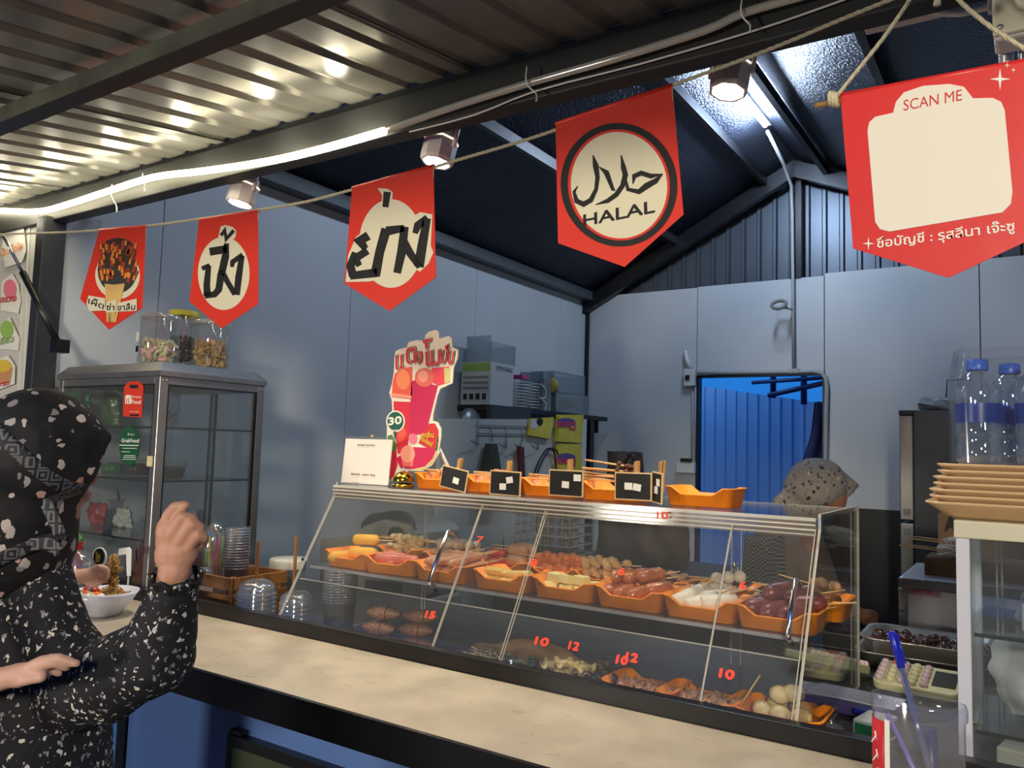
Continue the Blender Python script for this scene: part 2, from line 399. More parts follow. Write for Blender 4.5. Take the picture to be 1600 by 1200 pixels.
# ------------------------------------------------------------------ awning: ribbed metal sheets falling away outwards, steel purlin below
AK = .148; az = lambda y: 2.538 + AK * (y - 1.64)
awm = mat('awning_zinc_sheet', (122, 121, 118), .22, .1, noise=(1.5, .2), bump=(5, .05), spec=.3)
aw = T('awning', 'ribbed grey metal awning with a steel cross beam, sloping out above the counter', 'awning', (-1.5, 1.64, 2.6))
sx = -5.3; k = 0
while sx < 2.0:
    W_ = 1.06; xs = []; x = sx
    while x < sx + W_ - .001:
        for fx, dz in ((0, 0), (.30, 0), (.40, -.011), (.58, -.011), (.68, 0)): xs.append((x + fx * .1325, dz))
        x += .1325
    xs.append((x, 0)); lift = .004 * (k % 2); n = len(xs); b = B()
    for dz2 in (0, .003):
        vs = [(x, yy, az(yy) + lift - dz + dz2 - .004) for yy in (1.615, .3) for x, dz in xs]
        b.add(vs, [(i, i + 1, n + i + 1, n + i) if dz2 else (i + 1, i, n + i, n + i + 1) for i in range(n - 1)])
    b.make('roof_sheet', awm, aw); sx += W_ - .05; k += 1
b = B()
for (ya, yb, z0, z1) in ((1.02, 1.19, -.012, -.004),):
    b.add([(-5.3, .967, 2.374), (2.2, .967, 2.374), (2.2, 1.0, 2.374), (-5.3, 1.0, 2.374)] + [(-5.3, .967, az(.967) - .022), (2.2, .967, az(.967) - .022), (2.2, 1.0, az(1.0) - .022), (-5.3, 1.0, az(1.0) - .022)],
          [(3, 2, 1, 0), (4, 5, 6, 7), (0, 1, 5, 4), (1, 2, 6, 5), (2, 3, 7, 6), (3, 0, 4, 7)])
b.make('cross_beam', mat('weathered_galvanised_steel', (112, 112, 98), .5, .3, noise=(9, .45), bump=(14, .2)), aw)
B().span((-5.3, .966, 2.370), (2.2, 1.012, 2.3738)).make('beam_flange', dark_beam, aw)

# ------------------------------------------------------------------ serving ledge (outside) and worktop with black rim (inside)
lg = T('serving_ledge', 'long beige laminate serving ledge with a black front edge', 'counter', (-1.4, 1.43, .945))
mm = mat('beige_laminate', (190, 176, 152), .34, noise=(9, .22), bump=(45, .06))
_n = mm.node_tree
B().span((XL + .02, 1.248, .95), (1.2, 1.622, 1.0)).make('top', mm, lg)
B().span((XL + .02, 1.236, .932), (1.2, 1.247, 1.001)).make('edge_trim', mat('black_gloss_edge', (10, 10, 14), .2), lg)
b = B(); rr = random.Random(3)
for i in range(46):
    x = rr.uniform(-2.0, -.15); y = rr.uniform(1.27, 1.6); a = rr.uniform(-.5, .5); l = rr.choice((.008, .014, .03)); q = rr.uniform(.0008, .002)
    b.box((x, y, 1.0002), (l, q, .0003), rz=a)
b.make('scratches', mat('worn_brown_scratch', (150, 125, 98), .6), lg, kind='stuff')
rim = T('counter_upstand', 'black raised rim running between the beige ledge and the food case', 'rim', (-1.4, 1.64, .95))
B().span((XL + .03, 1.625, .905), (1.2, 1.658, 1.038)).make('rim_board', mat('black_laminate', (20, 20, 22), .3, noise=(20, .2)), rim, bevel=.002)
B().lathe([(.007, 0), (.007, .008), (.004, .010), (0, .010)], (at(795, 1038, Z=1.038).x, 1.648, 1.036), 10).make('bolt', chrome, rim)
wt = T('worktop', 'dark inner worktop behind the rim carrying the food case', 'worktop', (-1.4, 2.1, .9))
B().span((XL + .001, 1.66, .91), (XR - .001, 2.5, .95)).make('top', mat('dark_worktop', (74, 70, 64), .6, noise=(12, .3)), wt)
B().span((-.42, 2.5, .91), (XR - .001, 4.0, .95)).make('side_top', mat('dark_worktop_side', (38, 40, 44), .4), wt)
B().span((-.40, 2.52, 0), (XR - .02, 3.98, .91)).span((XL + .02, 2.42, 0), (-1.3, 2.45, .91)).make('base_board', mat('dark_cupboard', (34, 34, 36), .6), wt)

# ------------------------------------------------------------------ door and the yard behind it
dr = B()
dr.span((-2.288, YB + .0, 0), (-2.27, YB + .08, 2.185)).span((-1.316, YB, 0), (-1.300, YB + .08, 2.185)).span((-2.288, YB, 2.168), (-1.3, YB + .08, 2.186))
S(dr, 'door_1', black_paint)
yard_blue = mat('blue_painted_sheet', (165, 205, 245), .3)
fn = T('yard_fence', 'ribbed blue metal fence standing outside the back door', 'fence', (-2.4, 8.4, 0))
fz = lambda x: at(1095, 603, Y=8.4).z + (x - at(1095, 603, Y=8.4).x) * (at(1285, 630, Y=8.4).z - at(1095, 603, Y=8.4).z) / (at(1285, 630, Y=8.4).x - at(1095, 603, Y=8.4).x)
ribbed(-4.6, -.2, lambda x: 0, fz, 8.4, .115, .02, 'fence_sheet', yard_blue, fn)
for x in (-4.4, -2.0): B().span((x, 8.42, 0), (x + .06, 8.48, 2.0)).make('fence_post', black_paint, fn)
fr = T('yard_roof_frame', 'dark steel roof frame over the yard seen through the doorway', 'frame', (-2, 8.0, 2.4))
a = [at(1175, 598, Y=7.6), at(1290, 590, Y=7.6), at(1200, 618, Y=7.4), at(1290, 598, Y=7.4), at(1256, 585, Y=7.8), at(1256, 632, Y=7.8)]
B().tube([a[0], a[1] + (a[1] - a[0])], .02, 6).tube([a[2], a[2] + (a[3] - a[2]) * 1.6], .025, 6).tube([a[4] + V((0, 0, .4)), a[5]], .03, 4).tube([at(1208, 582, Y=7.9) + V((0, 0, .4)), at(1208, 622, Y=7.9)], .03, 4).make('frame_bars', mat('dark_blue_steel', (40, 60, 110), .4), fr)
cl = B(); c0 = [at(1285, 630, Y=6.5), at(1287, 720, Y=6.5), at(1247, 760, Y=6.5), at(1247, 702, Y=6.5), at(1266, 686, Y=6.5), at(1272, 640, Y=6.5)]
def drape(u, v):
    xl = [1272, 1266, 1249, 1248]; t = v * 3; i = min(int(t), 2); x0 = xl[i] + (xl[i + 1] - xl[i]) * (t - i)
    p = at(x0 + (1288 - x0) * u, 628 + 150 * v, Y=6.5); p.y += .04 * math.sin(u * 9 + v * 2); return p
cl.grid(drape, 14, 10)
o = cl.make('hanging_cloth', mat('navy_cloth', (34, 42, 84), .8), label='dark blue cloth hanging at the right edge of the back doorway', cat='cloth')
o.modifiers.new('t', 'SOLIDIFY').thickness = .01

light('POINT', 'yard_fill_light', (-3.2, 7.3, 2.9), 26, (.36, .62, 1), shadow_soft_size=.2)  # added blue fill to brighten the fence, no lamp stands there
# conduits, boxes, ring lamp on the back wall
cn = T('wall_conduit', 'pale grey electrical conduit running down the back wall and round the doorway', 'conduit', (-1.5, 6.18, 2.2))
cm = mat('grey_conduit', (170, 172, 172), .45)
pts = [at(1199, 205, X=-1.5), (-1.512, 5.85, 3.70), (-1.525, 6.13, 3.62), (-1.53, 6.165, 3.5)] + [at(x, y, Y=6.165) for x, y in ((1238, 330), (1239, 450), (1240, 578))]
B().tube(pts, .013, 8).make('drop_pipe', cm, cn)
pts = [at(x, y, Y=6.17) for x, y in ((1090, 583), (1180, 582), (1240, 581), (1272, 580))] + [at(x, y, Y=6.17) for x, y in ((1284, 583), (1290, 591), (1292, 604))] + [at(1291, 640, Y=6.17), at(1290, 716, Y=6.17), at(1290, 800, Y=6.17)]
B().tube(pts, .015, 8).make('door_pipe', cm, cn)
B().box(at(1241, 580, Y=6.17), (.07, .04, .035)).make('junction', cm, cn, bevel=.005)
for x in (1082, 1087): B().tube([at(x, 605, Y=6.185), at(x - 1, 720, Y=6.185)], .006, 6).make('wire', cm, cn)
sb = T('switch_box', 'white wall switch box with a sloping cable cover left of the doorway', 'switch', at(1078, 590, Y=6.19))
B().box(at(1078, 590, Y=6.17), (.09, .05, .14)).make('box', white_pl, sb, bevel=.006)
B().box(at(1074, 590, Y=6.14), (.035, .01, .04)).make('rocker', black, sb)
B().tube([at(1071, 548, Y=6.17), at(1073, 562, Y=6.17), at(1078, 576, Y=6.17)], [.012, .02, .028], 6).make('cable_cover', white_pl, sb)
so = T('wall_socket', 'white wall socket box low on the back wall left of the doorway', 'socket', at(1072, 730, Y=6.19))
B().box(at(1072, 731, Y=6.17), (.15, .05, .085)).make('box', white_pl, so, bevel=.006)
B().box(at(1072, 719, Y=6.15), (.09, .03, .03)).make('plug', black, so, bevel=.004)
rl = T('wall_ring', 'small grey ring on a bracket high on the back wall beside the conduit', 'ring', at(1235, 480, Y=6.18))
c = at(1217, 476, Y=6.02)
B().tube([c + V((.052 * math.cos(t), .03 * math.sin(t), .035 * math.sin(t))) for t in [k * math.pi / 8 for k in range(16)]], .013, 8, closed=True).make('ring', mat('grey_ring', (120, 120, 112), .5), rl)
B().tube([at(1226, 480, Y=6.05), at(1238, 483, Y=6.17)], .012, 6).make('bracket', white_pl, rl)
S(B().span((-1.298, YB - .012, 0), (XR, YB - .001, 1.2)), 'baseboard_back', mat('dark_splash_panel', (40, 40, 38), .5, noise=(4, .2)))

# ceiling tube
tl = T('tube_lamp', 'lit white fluorescent tube under the roof ridge', 'lamp', (-1.5, 4.85, 3.82))
B().span((-1.525, 4.72, 3.812), (-1.475, 5.38, 3.835)).make('batten', white_pl, tl)
B().tube([(-1.5, 4.78, 3.795), (-1.5, 5.33, 3.795)], .015, 10).make('tube', mat('lit_cold_tube', (225, 236, 255), emis=22, ecol=(200, 222, 255)), tl)
for y in (4.85, 5.05, 5.25):
    light('POINT', 'tube_light', (-1.5, y, 3.66), 20, (.60, .76, 1), parent=tl, shadow_soft_size=.05)

fill_tube = T('tube_lamp', 'added unseen tube lamp under the ridge nearer the counter, hidden above the eaves beam', 'lamp', (-1.5, 2.75, 3.82))
B().span((-1.525, 2.3, 3.812), (-1.475, 3.2, 3.835)).make('batten', white_pl, fill_tube)
B().tube([(-1.5, 2.34, 3.795), (-1.5, 3.16, 3.795)], .015, 10).make('tube', MATS['lit_cold_tube'], fill_tube)
for y in (2.55, 2.95): light('POINT', 'tube_light', (-1.5, y, 3.70), 19, (.55, .74, 1), parent=fill_tube, shadow_soft_size=.05)  # unseen tube added to brighten the front of the left wall

# ------------------------------------------------------------------ LED rope tied along the eaves beam
LY = 1.575
led = T('led_rope_light', 'clear LED rope light along the eaves beam, glowing warm white at its left end', 'light', (-2, LY, 2.4))
def smooth_pts(ps, k=4):
    ps = [V(p) for p in ps]; out = []
    for i in range(len(ps) - 1):
        a, b_, c, d = ps[max(i - 1, 0)], ps[i], ps[i + 1], ps[min(i + 2, len(ps) - 1)]
        for j in range(k):
            t = j / k; out.append(.5 * ((2 * b_) + (c - a) * t + (2 * a - 5 * b_ + 4 * c - d) * t * t + (3 * b_ - a - 3 * c + d) * t ** 3))
    return out + [ps[-1]]
lp = smooth_pts([at(x, y, Y=LY) for x, y in ((-140, 322), (0, 329), (62, 330), (110, 318), (165, 300), (240, 277), (320, 267), (420, 252), (510, 231), (601, 205))])
up_ = smooth_pts([at(x, y, Y=LY) for x, y in ((601, 205), (700, 170), (820, 132), (960, 92), (1100, 48), (1163, 20), (1260, -8), (1330, -30))])
B().tube(lp, .0115, 8).make('lit_tube', mat('lit_warm_rope', (255, 245, 205), emis=15, ecol=(255, 242, 200)), led)
B().tube(up_, .0095, 8).make('unlit_tube', clear('rope_sleeve', (225, 225, 222), .12, .4, .1, (222, 222, 216)), led)
b = B()
for i in range(len(up_) - 1):
    for t in (0, .25, .5, .75):
        q = up_[i].lerp(up_[i + 1], t); b.box(q, (.008, .004, .004))
b.make('led_chips', mat('yellow_led_chip', (240, 225, 160), .4), led, kind='stuff')
for x, y, x2, y2 in ((824, 103, 838, 158), (1160, -2, 1172, 50), (175, 288, 182, 332), (223, 270, 226, 300)):
    a = at(x, y, Y=LY - .012); c = at(x2, y2, Y=LY - .012)
    pts = [a, at(x - 2, y + (y2 - y) * .35, Y=LY - .016), at(x + 3, y + (y2 - y) * .6, Y=LY - .012), at(x2, y + (y2 - y) * .78, Y=LY - .008), c]
    B().tube(smooth_pts(pts, 3), .0022, 5).make('cable_tie', white_pl, led)
b = B()
B().tube(smooth_pts([at(x, y, Y=1.59) for x, y in ((640, 206), (740, 180), (838, 142), (1000, 100), (1172, 50), (1290, 10), (1400, -30))], 3), .0025, 5).make('feed_wire', white_pl, led)
for x in (-3.5, -3.1, -2.7, -2.3, -1.9, -1.6):
    light('POINT', 'rope_glow', (x, LY - .05, 2.44), .7, (1, .91, .70), parent=led, shadow_soft_size=.03, specular_factor=0.0)

# ------------------------------------------------------------------ spotlights on a rail behind the beam
rail = T('spotlight_rail', 'white lighting rail fixed behind the eaves beam', 'rail', (-1.2, 1.86, 2.62))
B().span((-3.1, 1.83, 2.575), (.35, 1.90, 2.60)).make('rail_body', white_pl, rail)
wm = mat('white_lamp_housing', (205, 198, 196), .45)
def spot(px, py, d, nm, tilt=.12):
    s = T('spotlight', nm, 'spotlight', P(px, py, d) + V((0, 0, .12)), 'spotlights on the rail')
    c = P(px, py, d)
    M = Matrix.Rotation(R(-10), 3, 'X') @ Matrix.Rotation(R(6), 3, 'Y')
    b = B(); pr = [(.030, .062), (.042, .05), (.049, .02), (.049, -.035), (.046, -.045), (.040, -.045)]
    b.lathe([(0, .062)] + pr, c, 8, M=M)
    b.s = [False] * len(b.s); b.make('head', wm, s)
    B().lathe([(.0505, .020), (.0505, .025), (.049, .026)], c, 8, M=M).make('seam_ring', mat('lit_gap', (255, 245, 225), emis=1.2), s)
    B().disc(c + M @ V((0, 0, -.043)), .039, 24, M=M @ Matrix.Rotation(math.pi, 3, 'X')).make('lens', mat('lit_lens', (255, 244, 225), emis=14, ecol=(255, 240, 215)), s)
    mt = c + V((-.055, .06, .105))
    B().tube([V((mt.x, mt.y, 2.575)), mt + V((0, 0, -.0))], .034, 16).make('mount', wm, s)
    B().tube([mt + V((.0, 0, .0)), c + M @ V((-.052, 0, .05)), c + M @ V((-.052, 0, .0))], .007, 6).tube([mt + V((.03, 0, .0)), c + M @ V((.052, 0, .055)), c + M @ V((.052, 0, .0))], .007, 6).make('yoke', wm, s)
    return s, c
for (px, py, d, nm, to) in ((380, 300, 2.72, 'white spotlight furthest left, above the second red banner', (-2.0, 1.5, 1.0)),
                        (687, 232, 2.3, 'white spotlight between the third red banner and the halal banner', (-1.35, 1.6, 1.1)),
                        (1142, 118, 1.95, 'white spotlight close right of the halal banner under the roof ridge', (-.7, 1.75, 1.1))):
    s, c = spot(px, py, d, nm)
    light('SPOT', 'beam', c + V((0, -.004, -.06)), 40, (1, .89, .73), to=to, parent=s, spot_size=R(95), spot_blend=.8, shadow_soft_size=.04)
# batten fitting and cable up at the right, pole with switch box
bl = T('batten_fitting', 'white batten fitting under the roof, top right corner', 'fitting', at(1400, 20, Y=1.95))
a, c = at(1350, 30, Y=1.95), at(1475, 5, Y=1.95)
B().box((a + c) / 2 + V((.0, 0, 0)), ((c - a).length, .06, .045)).make('body', wm, bl, bevel=.004)
B().tube(smooth_pts([at(x, y, Y=1.95) for x, y in ((1435, 12), (1465, 20), (1500, 22), (1535, 14), (1552, 10))]), .006, 6).make('cable', white_pl, bl)
B().box(at(1555, 9, Y=1.95), (.028, .02, .028)).make('cable_gland', white_pl, bl, bevel=.003)
pl = T('front_pole', 'slim grey metal pole at the right end of the opening', 'pole', (at(1572, 100, Y=1.5).x, 1.5, 2.0))
xq = at(1572, 60, Y=1.5).x
B().tube([(xq, 1.5, 1.98), (xq, 1.5, 2.60)], .011, 12).tube([(xq + .022, 1.5, 1.98), (xq + .022, 1.5, 2.60)], .006, 8).make('tube', steel, pl)
wb2 = T('wall_box', 'cream plastic junction box with a round knob, top right corner', 'box', at(1600, 40, Y=1.45))
c = at(1605, 30, Y=1.45); B().box(c, (.09, .06, .075)).make('case', wm, wb2, bevel=.006)
B().box(c + V((0, -.033, .006)), (.092, .012, .078)).make('cover', mat('cream_cover', (222, 216, 190), .4), wb2, bevel=.004)
B().lathe([(.016, 0), (.016, .012), (.012, .014), (0, .014)], c + V((0, -.04, .012)), 16, M=Matrix.Rotation(R(90), 3, 'X')).make('knob', mat('cream_cover', (222, 216, 190)), wb2)
B().lathe([(.004, 0), (.004, .003), (0, .003)], c + V((-.036, -.039, -.022)), 10, M=Matrix.Rotation(R(90), 3, 'X')).make('screw', steel, wb2)

# ------------------------------------------------------------------ bunting cord and red banners
ropem = mat('cotton_cord', (205, 196, 168), .85, bump=(300, .4))
BY = 1.5
def cord(name, pts, label, r=.0042, k=5):
    ps = smooth_pts(pts, k); b = B(); L = [0]
    for i in range(1, len(ps)): L.append(L[-1] + (ps[i] - ps[i - 1]).length)
    n = max(8, int(L[-1] / .007)); out = []
    j = 0
    for i in range(n + 1):
        s = L[-1] * i / n
        while j < len(ps) - 2 and L[j + 1] < s: j += 1
        q = ps[j].lerp(ps[j + 1], (s - L[j]) / max(1e-6, L[j + 1] - L[j])); out.append(q)
    for ph in (0, 2.094, 4.189):
        b.tube([q + V((0, math.cos(i * 1.0 + ph), math.sin(i * 1.0 + ph))) * r * .45 for i, q in enumerate(out)], r * .58, 5)
    return b.make(name, ropem, label=label, cat='cord')
cord('bunting_cord', [at(x, y, Y=BY) for x, y in ((-60, 370), (6, 366), (120, 362), (228, 353), (320, 341), (405, 328), (480, 315), (548, 297), (630, 276), (715, 250), (790, 228), (868, 203), (960, 167), (1056, 131), (1200, 78), (1330, 24), (1440, -20))],
     'twisted off-white cord carrying the row of red banners')
def banner(label, poly, wob=.004):
    ps = [at(x, y, Y=BY - .004) for x, y in poly]
    t = T('pennant_banner', label, 'banner', (ps[0] + ps[1]) / 2, 'red pointed banners on the cord')
    b = B(); b.prism(ps, (0, .0016, 0)); b.make('cloth', redcloth, t)
    a, c = ps[0], ps[1]
    B().tube([a + V((0, .003, -.001)), c + V((0, .003, -.001))], .0055, 8).make('hem', redcloth, t)
    B().tube([c + V((.001, 0, 0)), c + V((.0015, .001, -.035))], .0012, 5).make('thread', ropem, t)
    return t
def oval(cx, cy, rx, ry, n=40, rot=0, a0=0, a1=360):
    return [(cx + rx * math.cos(R(a0 + (a1 - a0) * k / n)) * math.cos(rot) - ry * math.sin(R(a0 + (a1 - a0) * k / n)) * math.sin(rot), cy + rx * math.cos(R(a0 + (a1 - a0) * k / n)) * math.sin(rot) + ry * math.sin(R(a0 + (a1 - a0) * k / n)) * math.cos(rot)) for k in range(n)]
wk = lambda w_, k: [v / k for v in w_] if isinstance(w_, list) else w_ / k
Z0 = BY - .0045
def pr(pts, m, t, nm, off): return flatpoly(pts, m, t, nm, Y=Z0, off=off, th=.0004)
def sc(pts, ox, oy, k): return [(ox + x / k, oy + y / k) for x, y in pts]
# banner 1: skewers in a bowl
t1 = banner('red banner furthest left, printed with a bowl of grilled skewers', [(155, 359), (228, 353), (222, 481), (170, 515), (125, 467)])
K = 1600 / 300
q = lambda pts: sc(pts, 120, 340, K)
pr(q(oval(340, 480, 186, 200)), cream, t1, 'print_bowl', 0)
pr(q(oval(340, 440, 165, 190)), mat('charcoal_print', (52, 52, 50), .6), t1, 'print_pan', .0004)
pr(q(oval(345, 290, 150, 120)), mat('brown_black_print', (60, 38, 28), .6), t1, 'print_char', .0008)
rr = random.Random(5)
for nm, m, n, w0 in (('print_meat', mat('meat_brown_print', (158, 62, 32), .6), 26, 24), ('print_glaze', mat('glaze_orange_print', (236, 142, 48), .6), 30, 14)):
    ls = []
    for i in range(n):
        x = rr.uniform(205, 500); y = rr.uniform(230, 520) - (60 if abs(x - 345) < 80 else 0) * .6
        dx = (x - 345) * .22; ls.append(([(x + dx * .5, y - 38), (x, y), (x - dx * .5, y + 38)] if nm == 'print_meat' else [(x + dx * .2, y - 20), (x, y + 4), (x - 4, y + 22)], w0))
    strokes([(q(p), w_ / K) for p, w_ in ls], m, t1, nm, Z0, .0012 if nm == 'print_meat' else .0016)
strokes([(q([(245 + i * 17, 560 - abs(4 - i) * 2), (262 + i * 7, 870)]), 13 / K) for i in range(10)], mat('stick_print', (226, 186, 116), .6), t1, 'print_sticks', Z0, .002)
strokes([(q([(210 + i * 31, 300), (200 + i * 34, 190 - 40 * math.sin(i / 9 * 3.1))]), 3 / K) for i in range(10)], mat('pale_red_print', (240, 130, 100), .6), t1, 'print_tips', Z0, .0006)
for a, c_, s_ in (((100, 712), (228, 765), 'เผ็ด'), ((252, 770), (318, 775), 'ซ่า'), ((346, 775), (492, 768), 'ชาลิ้น')):
    wbk = q([(a[0] - 14, a[1] + 6), (a[0] + 4, a[1] - 62), (c_[0] + 14, c_[1] - 92), (c_[0] + 14, c_[1] + 10), (a[0] + 10, c_[1] + 16)])
    pr(wbk, cream, t1, 'print_plate', .0024)
    p_, r_ = q([a, c_]); text(s_, at(*p_, Y=Z0), at(*r_, Y=Z0), .020, print_black, t1, th=.0034, bold=.03)
# banner 2
t2 = banner('red banner second from left with black brush lettering on a cream oval', [(311, 343), (403, 329), (403, 475), (346, 513), (296, 471)])
pr(q(oval(1225, 465, 215, 305, 44)), cream, t2, 'print_oval', 0)
pr(q([(1180, 165), (1200, 75), (1240, 62), (1300, 78), (1330, 110), (1325, 160), (1290, 200), (1230, 230), (1185, 200)]), cream, t2, 'print_patch', .0001)
strokes([(q(p), wk(w_, K)) for p, w_ in (([(1205, 150), (1235, 105), (1246, 180), (1310, 108)], 30), ([(1110, 285), (1255, 262)], 66), ([(1250, 215), (1240, 330), (1205, 480)], [40, 62, 60]), ([(1205, 470), (1185, 600), (1150, 640), (1068, 650)], [60, 56, 50, 52]),
        ([(1090, 655), (1085, 560), (1100, 400)], [60, 54, 44]), ([(1110, 400), (1045, 425)], [40, 36]), ([(1205, 440), (1260, 540), (1320, 640)], [52, 44, 44]), ([(1335, 645), (1350, 500), (1378, 320)], [50, 56, 44]), ([(1385, 312), (1300, 370), (1295, 412)], [44, 40, 30]))],
        print_black, t2, 'brush_lettering', Z0, .0008)
# banner 3
t3 = banner('red banner with a cream disc and bold black brush lettering, left of the halal banner', [(550, 293), (677, 258), (681, 433), (608, 486), (538, 443)])
K3 = 1600 / 560; q3 = lambda pts: sc(pts, 380, 230, K3)
pr(q3(oval(660, 430, 142, 198, 44)), cream, t3, 'print_disc', 0)
pr(q3([(600, 183), (645, 186), (668, 200), (664, 262), (700, 290), (600, 290), (618, 250), (622, 215)]), cream, t3, 'print_patch', .0001)
pr(q3([(458, 602), (470, 480), (505, 400), (560, 360), (600, 345), (720, 335), (790, 290), (845, 300), (838, 440), (850, 470), (828, 520), (790, 556), (760, 540), (700, 575), (640, 585), (560, 600)]), cream, t3, 'print_patch', .0002)
strokes([(q3(p), wk(w_, K3)) for p, w_ in (([(644, 200), (636, 268)], [32, 26]), ([(560, 395), (520, 420), (548, 455)], [40, 38, 28]), ([(556, 462), (500, 498), (520, 530)], [34, 34, 26]), ([(500, 470), (480, 530), (492, 578)], [26, 36, 36]), ([(478, 575), (600, 560)], [34, 40]), ([(590, 575), (610, 470), (640, 365)], [44, 40, 44]),
        ([(640, 375), (720, 362)], [42, 30]), ([(722, 355), (708, 470), (688, 562)], [36, 40, 34]), ([(715, 420), (750, 480), (790, 535)], [40, 34, 30]), ([(785, 535), (800, 440), (822, 318)], [44, 42, 34]), ([(825, 318), (780, 350), (768, 385)], [36, 34, 24]))],
        print_black, t3, 'brush_lettering', Z0, .0008)
# banner 4: halal
t4 = banner('red banner with a round black ringed halal emblem', [(868, 193), (1050, 132), (1068, 335), (976, 417), (872, 380)])
K4 = 1600 / 600; q4 = lambda pts: sc(pts, 500, 0, K4)
pr(q4(oval(1246, 770, 243, 258, 64, rot=-.15)), print_black, t4, 'print_ring', 0)
pr(q4(oval(1246, 771, 212, 232, 64, rot=-.15)), redcloth, t4, 'print_ring', .0004)
pr(q4(oval(1247, 772, 200, 222, 64, rot=-.15)), cream, t4, 'print_disc', .0008)
strokes([(q4(p), wk(w_, K4)) for p, w_ in (
        ([(1139, 648), (1150, 690), (1158, 740), (1152, 790), (1130, 835), (1100, 852), (1070, 838), (1060, 800), (1076, 776)], [4, 24, 18, 16, 20, 22, 20, 12, 3]),
        ([(1163, 695), (1195, 720), (1222, 790), (1232, 795)], [2, 22, 14, 3]), ([(1256, 648), (1266, 700), (1274, 730), (1262, 775), (1236, 812), (1200, 838), (1150, 854)], [4, 22, 22, 20, 20, 18, 3]),
        ([(1272, 735), (1284, 790), (1330, 800), (1362, 776), (1400, 755), (1430, 725)], [8, 14, 20, 26, 22, 3]), ([(1428, 727), (1380, 735), (1340, 722), (1310, 735), (1305, 768)], [4, 20, 20, 18, 3]))],
        print_black, t4, 'calligraphy', Z0, .0016)
p_, r_ = q4([(1100, 943), (1396, 885)])
text('HALAL', at(*p_, Y=Z0), at(*r_, Y=Z0), .0265, print_black, t4, th=.0016, bold=.035)
# large payment banner, printed panel left blank
QY = 1.3
ps = [at(x, y, Y=QY) for x, y in ((1313, 148), (1640, 87), (1662, 350), (1482, 434), (1333, 388))]
tq = T('payment_banner', 'large red pointed banner with a white scan panel hanging by a wooden dowel at right', 'banner', (ps[0] + ps[1]) / 2)
B().prism(ps, (0, .0016, 0)).make('cloth', mat('red_vinyl_satin', (214, 46, 48), .4, bump=(12, .1)), tq)
B().tube([at(1274, 165, Y=QY + .006), at(1670, 88, Y=QY + .006)], .0045, 10).make('dowel', wood, tq)
B().tube([ps[0] + V((0, .006, -.001)), ps[1] + V((0, .006, -.001))], .0065, 8).make('hem', MATS['red_vinyl_satin'], tq)
K5 = 1600 / 600; q5 = lambda pts: sc(pts, 1000, 0, K5)
QZ = QY - .0006
outl = [(948, 545), (955, 510), (980, 487), (1055, 470), (1066, 425), (1100, 385), (1180, 358), (1290, 350), (1350, 362), (1388, 410), (1470, 408), (1505, 425), (1520, 460), (1552, 800), (1545, 850), (1510, 885), (1040, 965), (1000, 955), (980, 925)]
flatpoly(q5(outl), mat('white_banner_print', (232, 226, 214), .5), tq, 'print_panel', Y=QZ, th=.0004)
p_, r_ = q5([(1098, 462), (1342, 418)]); text('SCAN ME', at(*p_, Y=QZ), at(*r_, Y=QZ), .0175, redprint, tq, th=.0008)
p_, r_ = q5([(988, 1033), (1560, 960)]); text('ชื่อบัญชี : รุสลีนา เจ๊ะซู', at(*p_, Y=QZ), at(*r_, Y=QZ), .014, print_white, tq, th=.0008, bold=.02)
def star(cx, cy, rx, ry):
    return [(cx + (rx if k % 4 in (0,) else rx * .22) * math.cos(R(45 * k)) if k % 2 == 0 else cx + rx * .2 * math.cos(R(45 * k)), cy + ry * (1 if k % 2 == 0 else .2) * math.sin(R(45 * k))) for k in range(8)]
def star2(cx, cy, r): return [(cx + r * (1 if k % 2 == 0 else .2) * math.cos(R(45 * k)), cy + r * (1.05 if k % 2 == 0 else .2) * math.sin(R(45 * k))) for k in range(8)]
for cx, cy, r in ((1500, 330, 44), (1530, 272, 13), (1556, 292, 12), (952, 1015, 26)):
    flatpoly(q5(star2(cx, cy, r)), print_white, tq, 'print_star', Y=QZ, th=.0004)
k1 = cord('banner_string', [at(x, y, Y=QY) for x, y in ((1445, -45), (1420, 2), (1380, 60), (1340, 110), (1303, 156))], 'off-white cord tied to the left end of the dowel of the payment banner', r=.0042)
cord('banner_string', [at(x, y, Y=QY) for x, y in ((1470, -30), (1500, 2), (1545, 40), (1600, 76), (1650, 108))], 'off-white cord running down to the right end of the dowel of the payment banner', r=.0042)
b = B()
for i in range(3): b.tube([at(1303 + i * 5 - 5, 154 + i, Y=QY) + V((.0, math.cos(t) * .009, math.sin(t) * .010)) for t in [k * math.pi / 5 for k in range(10)]], .0035, 6, closed=True)
b.make('cord_knot', ropem, tq)
b = B(); b.tube([at(1466, -8, Y=QY), at(1464, 8, Y=QY)], [.004, .006], 6).make('cord_end', ropem, k1)

